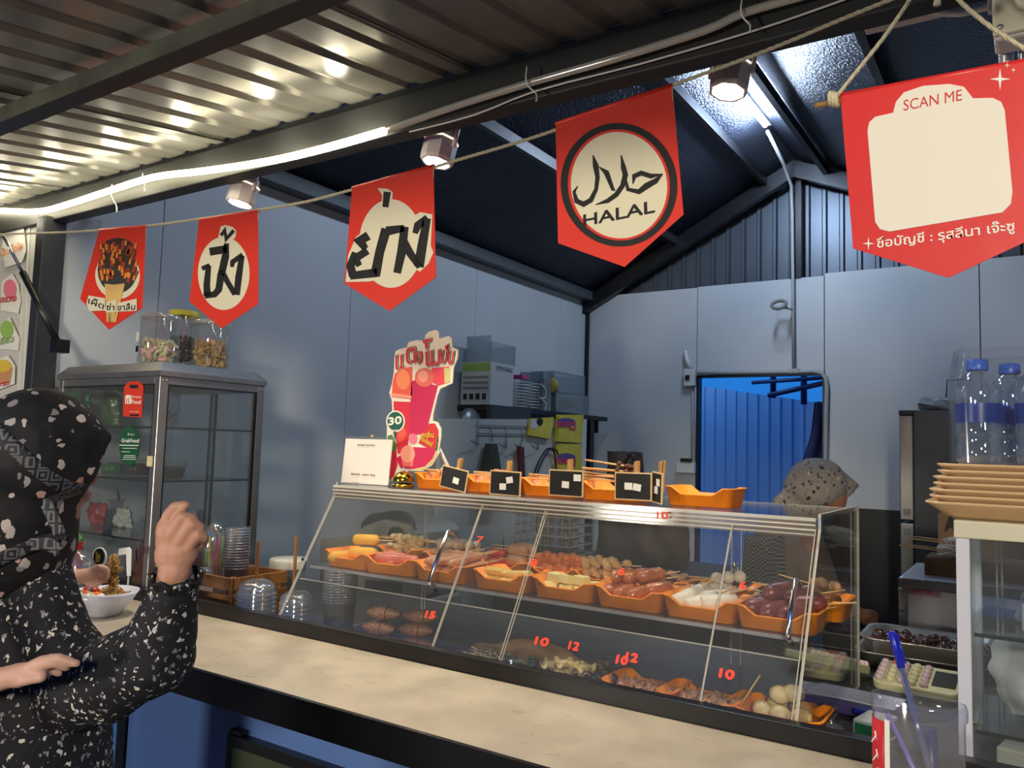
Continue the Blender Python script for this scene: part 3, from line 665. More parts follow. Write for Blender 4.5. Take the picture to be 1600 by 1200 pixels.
# ------------------------------------------------------------------ gas strut and pinned picture menu at the left
gs = T('gas_strut', 'black and chrome gas strut bracketed to the left corner post', 'strut', at(93, 541, X=XL + .04))
a, b_, c = at(5, 368, Y=1.42), at(35, 425, Y=1.50), at(92, 538, Y=1.585)
B().tube([a, b_], .006, 10).make('piston_rod', chrome, gs)
B().tube([b_, c], .0125, 12).make('cylinder_body', black, gs)
B().box(at(94, 541, Y=1.575), (.045, .05, .05)).make('bracket', black, gs)
mb = T('picture_menu', 'white board with cut-out drink pictures beside the left corner post', 'menu board', at(30, 600, Y=1.62))
ms = 1.62
b = B(); b.prism([at(x, y, Y=ms) for x, y in ((-30, 345), (70, 345), (48, 640), (-30, 640))], (0, .03, 0)); b.make('board', mat('white_board', (196, 194, 186), .5), mb)
for x0, x1 in ((36, 27), (44, 35)): B().prism([at(x, y, Y=ms - .004) for x, y in ((x0, 345), (x0 + 3, 345), (x1 + 3, 640), (x1, 640))], (0, .006, 0)).make('rail', white_pl, mb)
cut = mat('cutout_white', (224, 222, 214), .5)
def mpoly(pts, m, nm, off): return flatpoly(pts, m, mb, nm, Y=ms - .006, off=off, th=.002)
mpoly([(8, 362), (38, 355), (42, 392), (36, 410), (10, 418), (4, 395)], cut, 'cutout', .002)
mpoly([(4, 440), (20, 428), (30, 445), (34, 472), (30, 490), (3, 485)], cut, 'cutout', .002); mpoly(oval(18, 452, 10, 15, 20), mat('pink_print', (222, 120, 140), .6), 'print_syrup', .005)
mpoly([(2, 512), (16, 496), (24, 512), (32, 530), (30, 548), (0, 545)], cut, 'cutout', .002); mpoly(oval(13, 515, 10, 14, 20), mat('green_print', (140, 180, 90), .6), 'print_syrup', .005)
mpoly([(-8, 565), (14, 555), (25, 572), (24, 600), (-8, 612)], cut, 'cutout', .002); mpoly([(-6, 582), (22, 574), (18, 598), (-6, 602)], mat('tan_print', (196, 140, 96), .6), 'print_bowl', .005); mpoly(oval(6, 572, 14, 10, 18), mat('yellow_print', (216, 186, 60), .6), 'print_mango', .006)
for s_, a, c_, h, m in (('น้ำแข็งใส', (5, 402), (38, 390), .03, mat('orange_print', (220, 130, 50), .6)), ('แดง', (4, 473), (28, 471), .028, redprint), ('เขียว', (1, 540), (24, 534), .028, MATS['green_print']), ('สับปะรด', (-14, 606), (17, 602), .02, redprint)):
    text(s_, at(*a, Y=ms - .006), at(*c_, Y=ms - .006), h, m, mb, th=.010, bold=.03)
for pts in ([(57, 386), (67, 388), (60, 438), (52, 436)], [(50, 452), (62, 446), (56, 462), (52, 468)], [(44, 548), (53, 548), (50, 600), (42, 597)]): mpoly(pts, redprint, 'print_arrow', .002)
for (y0, y1, x_) in ((402, 432, 59), (576, 592, 46)): text('ราคา', at(x_, y1, Y=ms - .006), at(x_ + 5, y0, Y=ms - .006), .012, print_white, mb, th=.006)

# ------------------------------------------------------------------ under the ledge: blue poster and dark screen
po = T('blue_poster', 'blue poster with magenta lettering low on the front wall behind the customer', 'poster', at(170, 1150, Y=YF - .006))
b = B(); b.prism([at(x, y, Y=YF - .004) for x, y in ((-20, 1080), (188, 1092), (186, 1300), (-20, 1290))], (0, .003, 0)); b.make('sheet', mat('poster_blue', (70, 130, 200), .4), po)
text('แดงเส', at(96, 1186, Y=YF - .005), at(177, 1180, Y=YF - .005), .11, mat('poster_magenta', (190, 50, 110), .5), po, th=.002, bold=.03)
text('น้ำแข็งใส', at(90, 1232, Y=YF - .005), at(170, 1226, Y=YF - .005), .06, MATS['poster_magenta'], po, th=.002, bold=.03)
tv = T('menu_screen', 'black framed screen low on the front wall under the ledge', 'screen', at(500, 1200, Y=YF - .02))
b = B(); b.prism([at(355, 1146, Y=YF - .03), (at(355, 1146, Y=YF - .03).x + .95, YF - .03, at(355, 1146, Y=YF - .03).z), (at(355, 1146, Y=YF - .03).x + .95, YF - .03, .1), (at(355, 1146, Y=YF - .03).x, YF - .03, .1)], (0, .03, 0)); b.make('frame', black, tv, bevel=.003)
x0 = at(365, 1166, Y=YF - .03); b = B(); b.span((x0.x, YF - .034, .13), (x0.x + .9, YF - .029, x0.z)); b.make('glass', mat('unlit_screen', (62, 70, 50), .25), tv)
a = at(370, 1146, Y=YF - .02); B().span((a.x - .02, YF - .03, a.z), (a.x + .03, YF - .005, a.z + .012)).make('clip', black, tv)

# ------------------------------------------------------------------ clear acrylic food case
CX0, CX1 = -1.905, -.402
case = T('food_case', 'clear acrylic food display case with a slanted front and chrome handles', 'display case', (-1.15, 2.0, .952))
side = [(1.664, .951), (1.664, 1.02), (1.878, 1.392), (1.878, 1.425), (2.335, 1.425), (2.335, .951)]
for x in (CX0, CX1 - .006):
    b = B(); b.prism([(x, y, z) for y, z in side], (.006, 0, 0), 0, 1); b.make('end_panel', [acryl, acryl_edge], case)
b = B(); b.span((CX0 + .007, 1.86, 1.410), (CX1 - .007, 2.335, 1.417)); b.make('top_panel', acryl, case)
b = B(); b.span((CX0 + .007, 1.8585, 1.4095), (CX1 - .007, 1.8598, 1.4175)).span((CX0 + .008, 2.3355, 1.4095), (CX1 - .008, 2.337, 1.4175)); b.make('top_edge', acryl_edge, case)
def front_pt(z, off=0): return 1.664 + (z - 1.02) * (1.878 - 1.664) / (1.392 - 1.02) + off
fa = V((0, 1.878 - 1.664, 1.392 - 1.02)).normalized(); fn_ = V((0, -fa.z, fa.y))
def pane(x0, x1, z0, z1, off, nm='front_pane', h=.0007):
    y0, y1 = front_pt(z0), front_pt(z1); o = fn_ * off; b = B()
    b.prism([V((x0, y0, z0)) + o, V((x1, y0, z0)) + o, V((x1, y1, z1)) + o, V((x0, y1, z1)) + o], fn_ * .004, 0, 0); b.make(nm, acryl, case)
    for xx in (x0, x1): b = B(); b.prism([V((xx - h / 2, y0, z0)) + o, V((xx + h / 2, y0, z0)) + o, V((xx + h / 2, y1, z1)) + o, V((xx - h / 2, y1, z1)) + o], fn_ * .0048); b.make('pane_edge', acryl_edge, case)
xA, xB_, xC = at(703, 795, Z=1.385).x, at(815, 803, Z=1.385).x, at(1103, 830, Z=1.385).x
pane(CX0 + .008, xA + .0, 1.022, 1.385, .006); pane(xB_, xC, 1.022, 1.385, .001); pane(xC + .004, CX1 - .009, 1.022, 1.385, .006, h=.0016)
pane(xA + .004, xB_ - .004, 1.022, 1.385, .006)
# stepped clear rail under the front top edge
b = B()
for i in range(3):
    z = 1.378 + i * .011; y = 1.868 - i * .004; b.span((CX0 + .008, y - .004, z), (CX1 - .008, y + .001, z + .003))
b.make('rail_lip', mat('bright_rail_lip', (214, 204, 188), .4, spec=.5), case)
b = B(); b.span((CX0 + .008, 1.866, 1.374), (CX1 - .008, 1.872, 1.409)); b.make('front_rail', clear('rail_acrylic', (225, 222, 215), .2, .14, .15, (225, 215, 200)), case)
# shelf with its bright front line, rear edge posts, studs
B().span((CX0 + .008, 1.775, 1.164), (CX1 - .008, 2.30, 1.171)).make('shelf', clear('shelf_acrylic', (214, 218, 224), .10, .10, .1, (170, 175, 185)), case)
B().span((CX0 + .008, 1.773, 1.1635), (CX1 - .008, 1.7745, 1.1715)).make('shelf_edge', mat('grey_shelf_edge', (150, 150, 154), .3), case)
yq = front_pt(1.135)
B().span((CX0 + .01, yq + .004, 1.1335), (CX1 - .01, yq + .0065, 1.1362)).make('seam_line', acryl_edge, case)
for x in (CX0 + .02, CX1 - .02, at(1158, 880, Y=2.33).x, at(1143, 880, Y=2.33).x): B().span((x - .0012, 2.33, .952), (x + .0012, 2.334, 1.409)).make('rear_seam', acryl_edge, case)
for (xa, ya, xb, yb) in ((690, 858, 655, 945), (1237, 945, 1224, 1040)):
    k0 = V((0, 1.664, 1.02)) + fn_ * .05; d1 = ray(xa, ya); h1 = CAM + d1 * ((k0 - CAM).dot(fn_) / d1.dot(fn_)); d0 = ray(xb, yb); h0 = CAM + d0 * ((k0 - CAM).dot(fn_) / d0.dot(fn_))
    x = (h1.x + h0.x) / 2; z1 = h1.z; z0 = h0.z; n1 = V((x, front_pt(z1 + .027), z1 + .027)); n0 = V((x, front_pt(z0 + .027), z0 + .027)); o = fn_ * .048
    b = B(); b.tube([n1 + fn_ * .005, n1 + o * .8, n1 + o - fa * .006, n0 + o + fa * .006, n0 + o * .8, n0 + fn_ * .005], .0058, 10); b.make('handle', chrome, case)
x = at(1146, 892, Y=2.3).x; B().ell((x, 2.31, 1.235), .009).tube([(x, 2.32, 1.19), (x, 2.32, 1.23)], .008, 8).make('rear_knob', chrome, case)
red_num = mat('orange_red_number', (240, 72, 50), .5)
def price(s, px, py, wpx=24, hpx=22, tilt=0):
    # stick-on numbers stand on the slanted front
    d = ray(px, py); k = V((0, 1.664, 1.02)); t = (k - CAM).dot(fn_) / d.dot(fn_); c = CAM + d * t
    d2 = ray(px + wpx, py + wpx * .18); c2 = CAM + d2 * ((k - CAM).dot(fn_) / d2.dot(fn_)); w_ = (c2 - c).length
    text(s, c + V((-w_ / 2, 0, 0)) - fa * .009, c + V((w_ / 2, 0, tilt)) - fa * .009, .019, red_num, case, 'price_number', out=fn_, th=.012, bold=.09 if len(s) > 1 else .04)
for s_, x, y, w_ in (('7', 753, 846, 9), ('8', 837, 882, 10), ('15', 676, 963, 14), ('10', 850, 1005, 20), ('12', 900, 1012, 15), ('6', 974, 896, 10), ('10', 975, 1034, 17), ('12', 990, 1030, 18), ('10', 1138, 1056, 22), ('6', 1163, 918, 11)):
    price(s_, x, y, w_)
text('10', (at(1027, 797, Y=1.855).x, 1.855, 1.392), (at(1044, 797, Y=1.855).x, 1.855, 1.392), .016, red_num, case, 'price_number', th=.001, bold=.05)

# ------------------------------------------------------------------ orange trays
def tray_mesh(w_=.172, d_=.135, h=.046):
    base = rrect(w_ - .012, d_ - .012, .02, 4); n0 = []
    def dens(poly):
        out = []
        for i, p in enumerate(poly):
            q_ = poly[(i + 1) % len(poly)]; L = math.hypot(q_[0] - p[0], q_[1] - p[1]); k = max(1, int(L / .011))
            for j in range(k): out.append((p[0] + (q_[0] - p[0]) * j / k, p[1] + (q_[1] - p[1]) * j / k))
        return out
    ring = dens(base); n = len(ring)
    def hh(x, y):
        if abs(y) < d_ / 2 - .012: return h
        a = abs(x); i_, o_ = w_ * .26, w_ * .30
        return h * .6 if a < i_ else h if a > o_ else h * .6 + h * .4 * (a - i_) / (o_ - i_)
    def sc_(k, z, lift=0): return [(x * k, y * k, z if z is not None else hh(x, y) + lift) for x, y in ring]
    ks = 1 + .012 / w_
    L = [sc_(1, 0), sc_(ks * 1.035, None), sc_(ks * 1.075, None), sc_(ks * 1.075, None, .003), sc_(ks * 1.01, None, .003), sc_(.975, .004)]
    b = B(); vs = [p for l in L for p in l]
    fs = [(l * n + i, l * n + (i + 1) % n, (l + 1) * n + (i + 1) % n, (l + 1) * n + i) for l in range(len(L) - 1) for i in range(n)]
    fs += [tuple(range(n))[::-1], tuple((len(L) - 1) * n + i for i in range(n))]
    b.add(vs, fs); b.s = [len(f) == 4 for f in b.f]
    return b.mesh('tray', orange)
TM = tray_mesh()
def tray(x, y, z, label, rz=0, s=1):
    o = link(TM, 'food_tray', label=label, cat='tray', group='orange food trays'); o.location = (x, y, z); o.rotation_euler.z = rz; o.scale = (s, 1, 1)
    return o

# ------------------------------------------------------------------ food pieces (first of each kind, then copies)
def food_mat(n, c, r=.4, nz=(60, .25), **k): return mat(n, c, r, noise=nz, bump=(120, .15), **k)
def capsule(b, L, r, bend=0, n=10, taper=.9, mi=0, seg=8):
    ps = []; rs = []
    for i in range(seg + 1):
        t = i / seg; x = (t - .5) * L; e = min(t, 1 - t) * L
        k = math.sqrt(max(.02, 1 - max(0, (r - e) / r) ** 2)) if e < r else 1
        ps.append((x, bend * (1 - (2 * t - 1) ** 2), 0)); rs.append(r * max(k, .25))
    return b.tube(ps, rs, n, mi=mi)
def skewer(name, cat, body, m, stick=(.05, .11), sr=.0019, bend=0):
    t = T(name, 'x', cat); b = B(); body(b); b.make('food_piece', m, t)
    if stick: B().tube([(stick[0] * .3, 0, 0), (stick[1], 0, .0)], sr, 5).make('stick', stickm, t)
    return setup(t)
def body_caps(L, r, bend=0): return lambda b: capsule(b, L, r, bend)
def body_balls(n, r, gap=1.7): 
    def f(b):
        for i in range(n): b.ell(((i - (n - 1) / 2) * r * gap, 0, 0), (r, r, r * .95), n=10)
    return f
def body_lumpy(L, r, seed):
    def f(b):
        q_ = random.Random(seed)
        for i in range(7): b.ell((q_.uniform(-L / 2, L / 2), q_.uniform(-r, r) * .5, q_.uniform(-r, r) * .5), (r * q_.uniform(.55, .95), r * q_.uniform(.5, .9), r * q_.uniform(.5, .8)), n=8)
    return f
def body_cone(L, r):
    def f(b): b.tube([(-L / 2, 0, 0), (-L / 2 + .004, 0, 0), (0, 0, 0), (L / 2 - .003, 0, 0), (L / 2, 0, 0)], [r * .8, r, r * .8, r * .5, r * .4], 12)
    return f
def body_fold(L, r, seed):
    def f(b):
        q_ = random.Random(seed)
        b.grid(lambda u, v: ((u - .5) * L, (v - .5) * r * 2 + .004 * math.sin(u * 14 + seed), .007 * math.sin(u * 11 + v * 5 + seed) + .006 * math.sin(v * 8)), 14, 5)
        b.grid(lambda u, v: ((u - .5) * L * .9, (v - .5) * r * 1.6, -.004 + .007 * math.sin(u * 9 + v * 7 + seed + 1)), 14, 5)
    return f
m_corn = food_mat('corn_batter', (238, 178, 52), .45, (40, .12)); m_pink = food_mat('pink_sausage', (214, 122, 98), .35)
m_tan = food_mat('tan_sausage', (196, 142, 104), .35); m_yel = food_mat('yellow_fish_roll', (226, 190, 96), .45); m_tofu = food_mat('pale_tofu', (234, 222, 150), .5, (30, .06))
m_brown = food_mat('brown_sausage', (188, 108, 60), .25, coat=.4); m_white = food_mat('white_fish_cake', (236, 228, 206), .4, (30, .06)); m_maroon = food_mat('maroon_sausage', (126, 64, 58), .32, coat=.2)
m_leaf = food_mat('pale_wonton', (208, 186, 128), .5); m_grey = food_mat('grey_meatball', (186, 166, 138), .4); m_red = food_mat('red_fried_sausage', (196, 66, 34), .3); m_shr = food_mat('fried_shrimp_orange', (222, 130, 62), .4, (50, .3))
m_pop = food_mat('crumbed_cream', (226, 184, 120), .6, (70, .3)); m_strip = food_mat('folded_tan_slice', (198, 152, 108), .5); m_mush = food_mat('mushroom_dark', (74, 60, 50), .5); m_ball = food_mat('white_meatball', (222, 214, 192), .35, (20, .05))
def heap(proto, tx, ty, tz, n, label, group, cols=3, dx=.045, dy=.04, dz=.02, rz=0, jr=.25, tilt=0, base=.022, scale=1, lift=0, seed=1, per=None):
    q_ = random.Random(seed * 77 + n); per = per or n
    for i in range(n):
        lay, j = divmod(i, per); r_, c = divmod(j, cols); rows = (per + cols - 1) // cols
        x = (c - (cols - 1) / 2) * dx * (1 - .12 * lay) + q_.uniform(-.004, .004); y = (r_ - (rows - 1) / 2) * dy * (1 - .15 * lay) + q_.uniform(-.004, .004)
        cw = ('',) if cols == 1 else ('left', 'right') if cols == 2 else ('left', 'centre', 'right') if cols == 3 else ('leftmost', 'centre left', 'centre right', 'rightmost')
        rw = {1: ('',), 2: ('front', 'back'), 3: ('front', 'middle', 'back')}.get(rows, ('front', 'second', 'third', 'fourth', 'rearmost'))
        lw = '' if n <= per else ('bottom', 'upper', 'third layer', 'topmost')[lay]
        proto.put((tx + x, ty + y, tz + base + lay * dz + q_.uniform(0, .003)), (q_.uniform(-.3, .3), tilt + q_.uniform(-.06, .06), rz + q_.uniform(-jr, jr)), label + ', ' + ' '.join(k for k in (lw, rw[r_], cw[c]) if k), group, scale)
SZ = 1.172; FY = 1.865; BYs = 2.055; TZ = 1.418
p = skewer('corn_dog', 'corn dog', body_caps(.105, .0175), m_corn, (.12, .105))
xs = {k: v for k, v in zip('ABCDEFGH', (-1.775, -1.605, -1.415, -1.205, -1.015, -.833, -.655, -.482))}
tray(xs['A'], FY, SZ, 'orange tray of yellow corn dogs at the left end of the case shelf')
for i, (dx, dy, dz, rz, lb) in enumerate(((.03, -.02, .045, .12, 'yellow corn dog lying across the front, on top of the lower ones'), (.025, .0, .082, .06, 'yellow corn dog topmost of the pile, its bare stick pointing right'), (-.01, .03, .03, 1.3, 'yellow corn dog at the bottom of the pile, seen end on'), (-.035, -.03, .03, 1.1, 'yellow corn dog low in the tray at the front left corner'))):
    p.put((xs['A'] + dx, FY + dy, SZ + dz), (0, -.05, rz), lb, 'corn dogs')
sp_ = skewer('sausage', 'sausage', body_caps(.085, .013, .006), m_pink, None)
tray(xs['B'], FY, SZ, 'orange tray of flat pink sausages beside the corn dogs', .10, 1.05)
heap(sp_, xs['B'], FY, SZ, 9, 'pink halved sausage in the tray beside the corn dogs', 'pink sausages', cols=2, dx=.07, dy=.028, dz=.018, rz=.15, per=6, seed=2)
tray(xs['C'], FY, SZ, 'orange tray of long tan sausages right of the left chrome handle')
p = skewer('skewered_sausage', 'skewer', body_caps(.12, .0125, .004), m_tan, (.14, .115))
heap(p, xs['C'] + .01, FY, SZ, 8, 'long tan sausage on a stick behind the left handle', 'tan sausages', cols=4, dx=.032, dy=.04, dz=.024, rz=1.0, per=4, tilt=-.22, base=.032, seed=3)
tray(xs['D'], FY, SZ, 'orange tray of yellow fish rolls, fourth from the left on the shelf front')
p = skewer('fish_roll', 'fish roll', body_caps(.09, .011, .008), m_yel, None)
heap(p, xs['D'], FY, SZ, 8, 'pale yellow fish roll in the fourth front tray', 'yellow fish rolls', cols=2, dx=.06, dy=.028, dz=.018, rz=.25, per=6, seed=4)
tray(xs['E'], FY, SZ, 'orange tray of pale yellow tofu cubes in the middle of the shelf')
t = T('tofu_cube', 'x', 'tofu'); B().box((0, 0, 0), (.036, .028, .024)).make('cube', m_tofu, t, bevel=.003); p = setup(t)
heap(p, xs['E'], FY, SZ, 12, 'pale yellow tofu cube in the middle front tray', 'tofu cubes', cols=3, dx=.042, dy=.034, dz=.024, per=9, seed=5, jr=.5)
tray(xs['F'], FY, SZ, 'orange tray heaped with brown sausages right of the tofu')
p = skewer('brown_sausage', 'sausage', body_caps(.075, .0175, .003), m_brown, (.1, .075))
LS = ((-.055, -.03, .025, .6), (-.02, -.035, .025, .8), (.015, -.03, .025, .7), (-.05, .015, .03, .7), (-.01, .0, .058, .75), (.03, .0, .065, .35), (.055, -.01, .036, .3), (-.04, -.01, .058, .8), (.02, .03, .05, .5)); RK = ranks([q[0] for q in LS])
for i, (dx, dy, dz, rz) in enumerate(LS):
    p.put((xs['F'] + dx, FY + dy + .010, SZ + dz + .010), (.1 * i, -.25 + .02 * i, rz + .35), 'glossy brown sausage heaped in the tray right of the tofu, ' + RK[i], 'brown sausages')
tray(xs['G'], FY, SZ, 'orange tray of white fish cake cones near the right end of the shelf')
p = skewer('fish_cake_cone', 'fish cake', body_cone(.085, .021), m_white, (.1, .095))
LS = ((-.045, -.02, .034, .95, -.45), (-.005, -.03, .028, .8, -.35), (.035, -.03, .032, .55, -.2), (.0, .025, .03, .7, -.2)); RK = ranks([q[0] for q in LS])
for i, (dx, dy, dz, rz, ty) in enumerate(LS):
    p.put((xs['G'] + dx, FY + dy + .012, SZ + dz + .008), (0, ty, rz + .05), 'white ridged fish cake cone in the second front tray from the right, ' + RK[i], 'fish cake cones')
tray(xs['H'], FY, SZ, 'orange tray of maroon sausages at the right end of the shelf front')
p = skewer('maroon_sausage', 'sausage', body_caps(.082, .020, .004), m_maroon, (.1, .10))
LS = ((-.045, -.02, .03, .35), (-.005, -.035, .028, .5), (.035, -.035, .026, .4), (-.01, .01, .062, .45), (.04, .005, .06, .3), (.02, .03, .032, .6), (-.04, .035, .03, .2), (.055, -.01, .045, -.2)); RK = ranks([q[0] for q in LS])
for i, (dx, dy, dz, rz) in enumerate(LS):
    p.put((xs['H'] + dx, FY + dy + .008, SZ + dz + .010), (.1 * i, -.15, rz + .35), 'dark maroon sausage heaped in the rightmost front tray, ' + RK[i], 'maroon sausages')
# back row
def bx(px, py=900): return at(px, py, Y=BYs).x
X1 = bx(640, 845); tray(X1, BYs, SZ, 'orange tray of pale folded wontons behind the pink sausages')
p = skewer('wonton_skewer', 'skewer', body_lumpy(.06, .018, 5), m_leaf, (.0, -.11))
heap(p, X1, BYs, SZ, 8, 'pale folded wonton skewer in the back row behind the pink sausages', 'wonton skewers', cols=2, dx=.06, dy=.03, dz=.025, per=4, base=.04, seed=6)
X2 = bx(715, 850); tray(X2, BYs, SZ, 'orange tray of pale meatball skewers in the back row behind the left handle')
p = skewer('meatball_skewer', 'skewer', body_balls(3, .017), m_grey, (.0, -.12))
heap(p, X2, BYs, SZ, 8, 'pale grey meatball skewer in the back row behind the left handle', 'grey meatball skewers', cols=2, dx=.05, dy=.034, dz=.03, per=4, base=.04, rz=.3, seed=7)
X3 = bx(800, 870); tray(X3, BYs, SZ, 'orange tray of red skinned sausages in the back row')
p = skewer('red_sausage', 'sausage', body_caps(.06, .014, .003), m_red, (.0, -.10)); p2 = skewer('tan_roll_skewer', 'skewer', body_caps(.075, .018, .003), m_strip, (.0, -.12))
heap(p, X3 - .03, BYs, SZ, 5, 'red fried sausage in the back row left of the shrimp', 'red sausages', cols=2, dx=.04, dy=.035, dz=.025, per=4, base=.035, seed=8)
heap(p2, X3 + .035, BYs, SZ, 4, 'thick tan roll on a stick lying over the red sausages', 'tan rolls', cols=1, dx=.04, dy=.04, dz=.03, per=2, base=.045, seed=9)
X4 = bx(880, 880); tray(X4, BYs, SZ, 'orange tray of orange fried shrimp balls in the middle of the back row')
p = skewer('shrimp_ball_skewer', 'skewer', body_lumpy(.045, .021, 8), m_shr, (-.02, -.09))
heap(p, X4, BYs, SZ, 9, 'orange fried shrimp ball skewer in the middle of the back row', 'shrimp balls', cols=3, dx=.048, dy=.045, dz=.03, per=6, base=.035, seed=10)
X5 = bx(950, 885); tray(X5, BYs, SZ, 'orange tray of cream crumbed rolls behind the brown sausages')
p = skewer('crumbed_roll', 'skewer', body_lumpy(.07, .018, 11), m_pop, (-.02, .075))
heap(p, X5, BYs, SZ, 7, 'cream crumbed roll behind the brown sausages', 'crumbed rolls', cols=2, dx=.07, dy=.04, dz=.03, per=4, base=.035, rz=.4, seed=11)
X6 = bx(1035, 905); tray(X6, BYs, SZ, 'orange tray of folded tan slices in the back row')
p = skewer('folded_slice_skewer', 'skewer', body_fold(.09, .018, 3), m_strip, (.0, .11))
heap(p, X6, BYs, SZ, 6, 'folded tan slice in the back row left of the white meatballs', 'folded slices', cols=2, dx=.06, dy=.04, dz=.022, per=4, base=.03, rz=.3, seed=12)
X7 = bx(1128, 920); tray(X7, BYs, SZ, 'orange tray of white meatballs in the back row')
p = skewer('white_meatball_skewer', 'skewer', body_balls(3, .0175), m_ball, (-.0, -.10))
LS = ((-.04, -.02, .03, .45), (.0, -.03, .03, .5), (.05, .0, .03, .1), (.01, .02, .062, .6), (-.03, .03, .03, .3)); RK = ranks([q[0] for q in LS])
for i, (dx, dy, dz, rz) in enumerate(LS):
    p.put((X7 + dx, BYs + dy, SZ + dz), (0, -.1, rz), 'white meatball skewer near the right end of the back row, ' + RK[i], 'white meatball skewers')
X8 = bx(1265, 930); tray(X8, BYs - .0, SZ, 'orange tray of squid and dark mushroom skewers at the right end of the back row', .0, 1.05)
p = skewer('squid_skewer', 'skewer', body_lumpy(.05, .022, 21), m_strip, (-.0, -.11)); p2 = skewer('mushroom_skewer', 'skewer', body_lumpy(.05, .019, 31), m_mush, (-.0, -.09))
LS = ((.03, .0, .068, -.15), (-.02, -.03, .05, .1), (-.05, .0, .035, .4)); RK = ranks([q[0] for q in LS])
for i, (dx, dy, dz, rz) in enumerate(LS): p.put((X8 + dx, BYs + dy, SZ + dz), (0, .15, rz), 'tan squid skewer in the rightmost back tray, ' + RK[i], 'squid skewers')
LS = ((-.04, .03, .05, .3), (.05, -.005, .045, 1.2), (.0, .03, .04, .8)); RK = ranks([q[0] for q in LS])
for i, (dx, dy, dz, rz) in enumerate(LS): p2.put((X8 + dx, BYs + dy, SZ + dz), (0, .1, rz), 'dark mushroom skewer in the rightmost back tray, ' + RK[i], 'mushroom skewers')

# trays and skewers standing on top of the case
def topx(px): return at(px, 760, Y=2.0).x
mA = skewer('thin_skewer', 'skewer', body_fold(.05, .010, 4), m_shr, (.0, -.10)); mB = skewer('dark_meat_skewer', 'skewer', body_lumpy(.05, .010, 14), food_mat('dark_grilled_meat', (92, 52, 34), .5), (-.0, -.125), .0026)
TY = 2.03
for px, nm in ((690, 'orange tray of skewers on the case top, beside the gold bell'), (770, 'orange tray of thin skewers behind the second blackboard on the case top'), (862, 'orange tray of thin skewers behind the third blackboard on the case top'), (958, 'orange tray of dark meat skewers behind the fourth blackboard on the case top'), (1097, 'empty orange tray at the right end of the row on the case top')):
    x = topx(px); tray(x, TY, TZ, nm)
    if px < 900: heap(mA, x + .01, TY, TZ, 9, 'thin orange skewer in the tray ' + {690: 'beside the gold bell', 770: 'behind the second blackboard', 862: 'behind the third blackboard'}[px] + ' on the case top', 'thin skewers at %s' % {690: 'the bell', 770: 'the second board', 862: 'the third board'}[px], cols=1, dx=.05, dy=.012, dz=.008, per=5, base=.046, jr=.12, seed=px)
    elif px < 1000: heap(mB, x + .02, TY, TZ, 12, 'dark grilled meat skewer stacked behind the fourth blackboard', 'dark meat skewers', cols=1, dx=.05, dy=.018, dz=.015, per=3, base=.047, jr=.14, tilt=.06, seed=px)
# blackboards on pegs
def board(px, py, wd, ht, label, rz=0, roll=0, tags=()):
    c = at(px, py, Y=1.915); t = T('blackboard_clip', label, 'blackboard', c)
    M = Matrix.Rotation(rz, 3, 'Z') @ Matrix.Rotation(roll, 3, 'Y')
    def ps(l): return [M @ V((x, y, z)) + c for x, y, z in l]
    w2, h2 = wd / 2, ht / 2
    B().prism(ps([(-w2, 0, -h2), (w2, 0, -h2), (w2, 0, h2), (-w2, 0, h2)]), M @ V((0, .004, 0))).make('frame', mat('board_frame', (222, 190, 140), .6), t, bevel=.001)
    e = .0035; B().prism(ps([(-w2 + e, -.0012, -h2 + e), (w2 - e, -.0012, -h2 + e), (w2 - e, -.0012, h2 - e), (-w2 + e, -.0012, h2 - e)]), M @ V((0, .0012, 0))).make('slate', mat('slate_black', (24, 24, 24), .7), t)
    k = w2 * .12
    B().prism(ps([(k - .006, .004, -.01), (k + .006, .004, -.01), (k + .0055, .004, h2 + .028), (k - .0055, .004, h2 + .028)]), M @ V((0, .005, 0))).make('peg', wood, t, bevel=.001)
    B().prism(ps([(k - .006, .011, -.01), (k + .006, .011, -.01), (k + .0055, .013, h2 + .030), (k - .0055, .013, h2 + .030)]), M @ V((0, .005, 0))).make('peg', wood, t, bevel=.001)
    for (x, z, a) in tags:
        Q = Matrix.Rotation(a, 3, 'Y'); B().prism([M @ (V((x, -.0022, z)) + Q @ V((u, 0, v))) + c for u, v in ((-.011, -.009), (.011, -.009), (.011, .009), (-.011, .009))], M @ V((0, .0008, 0))).make('price_tag', print_white, t)
board(709, 748, .098, .066, 'tilted blackboard with one white tag, beside the gold bell on the case top', 0, .16, ((.01, -.004, .1),))
board(789, 755, .105, .070, 'upright blackboard with two overlapping white tags, second from left on the case top', 0, .02, ((-.006, -.010, -.05), (.016, .010, -.2)))
board(884, 755, .106, .072, 'blackboard with white tags at centre and top right, third from left on the case top', 0, .0, ((.0, -.004, .05), (.036, .016, .0)))
board(989, 760, .104, .072, 'blackboard with two white tags side by side, right of the dark meat skewers', .0, -.01, ((-.012, .0, .0), (.012, -.002, .15)))
board(1026, 762, .066, .078, 'blackboard turned edgeways with a column of tags, left of the empty tray', -.8, .05, ((.0, -.006, .0), (.012, .014, .0)))

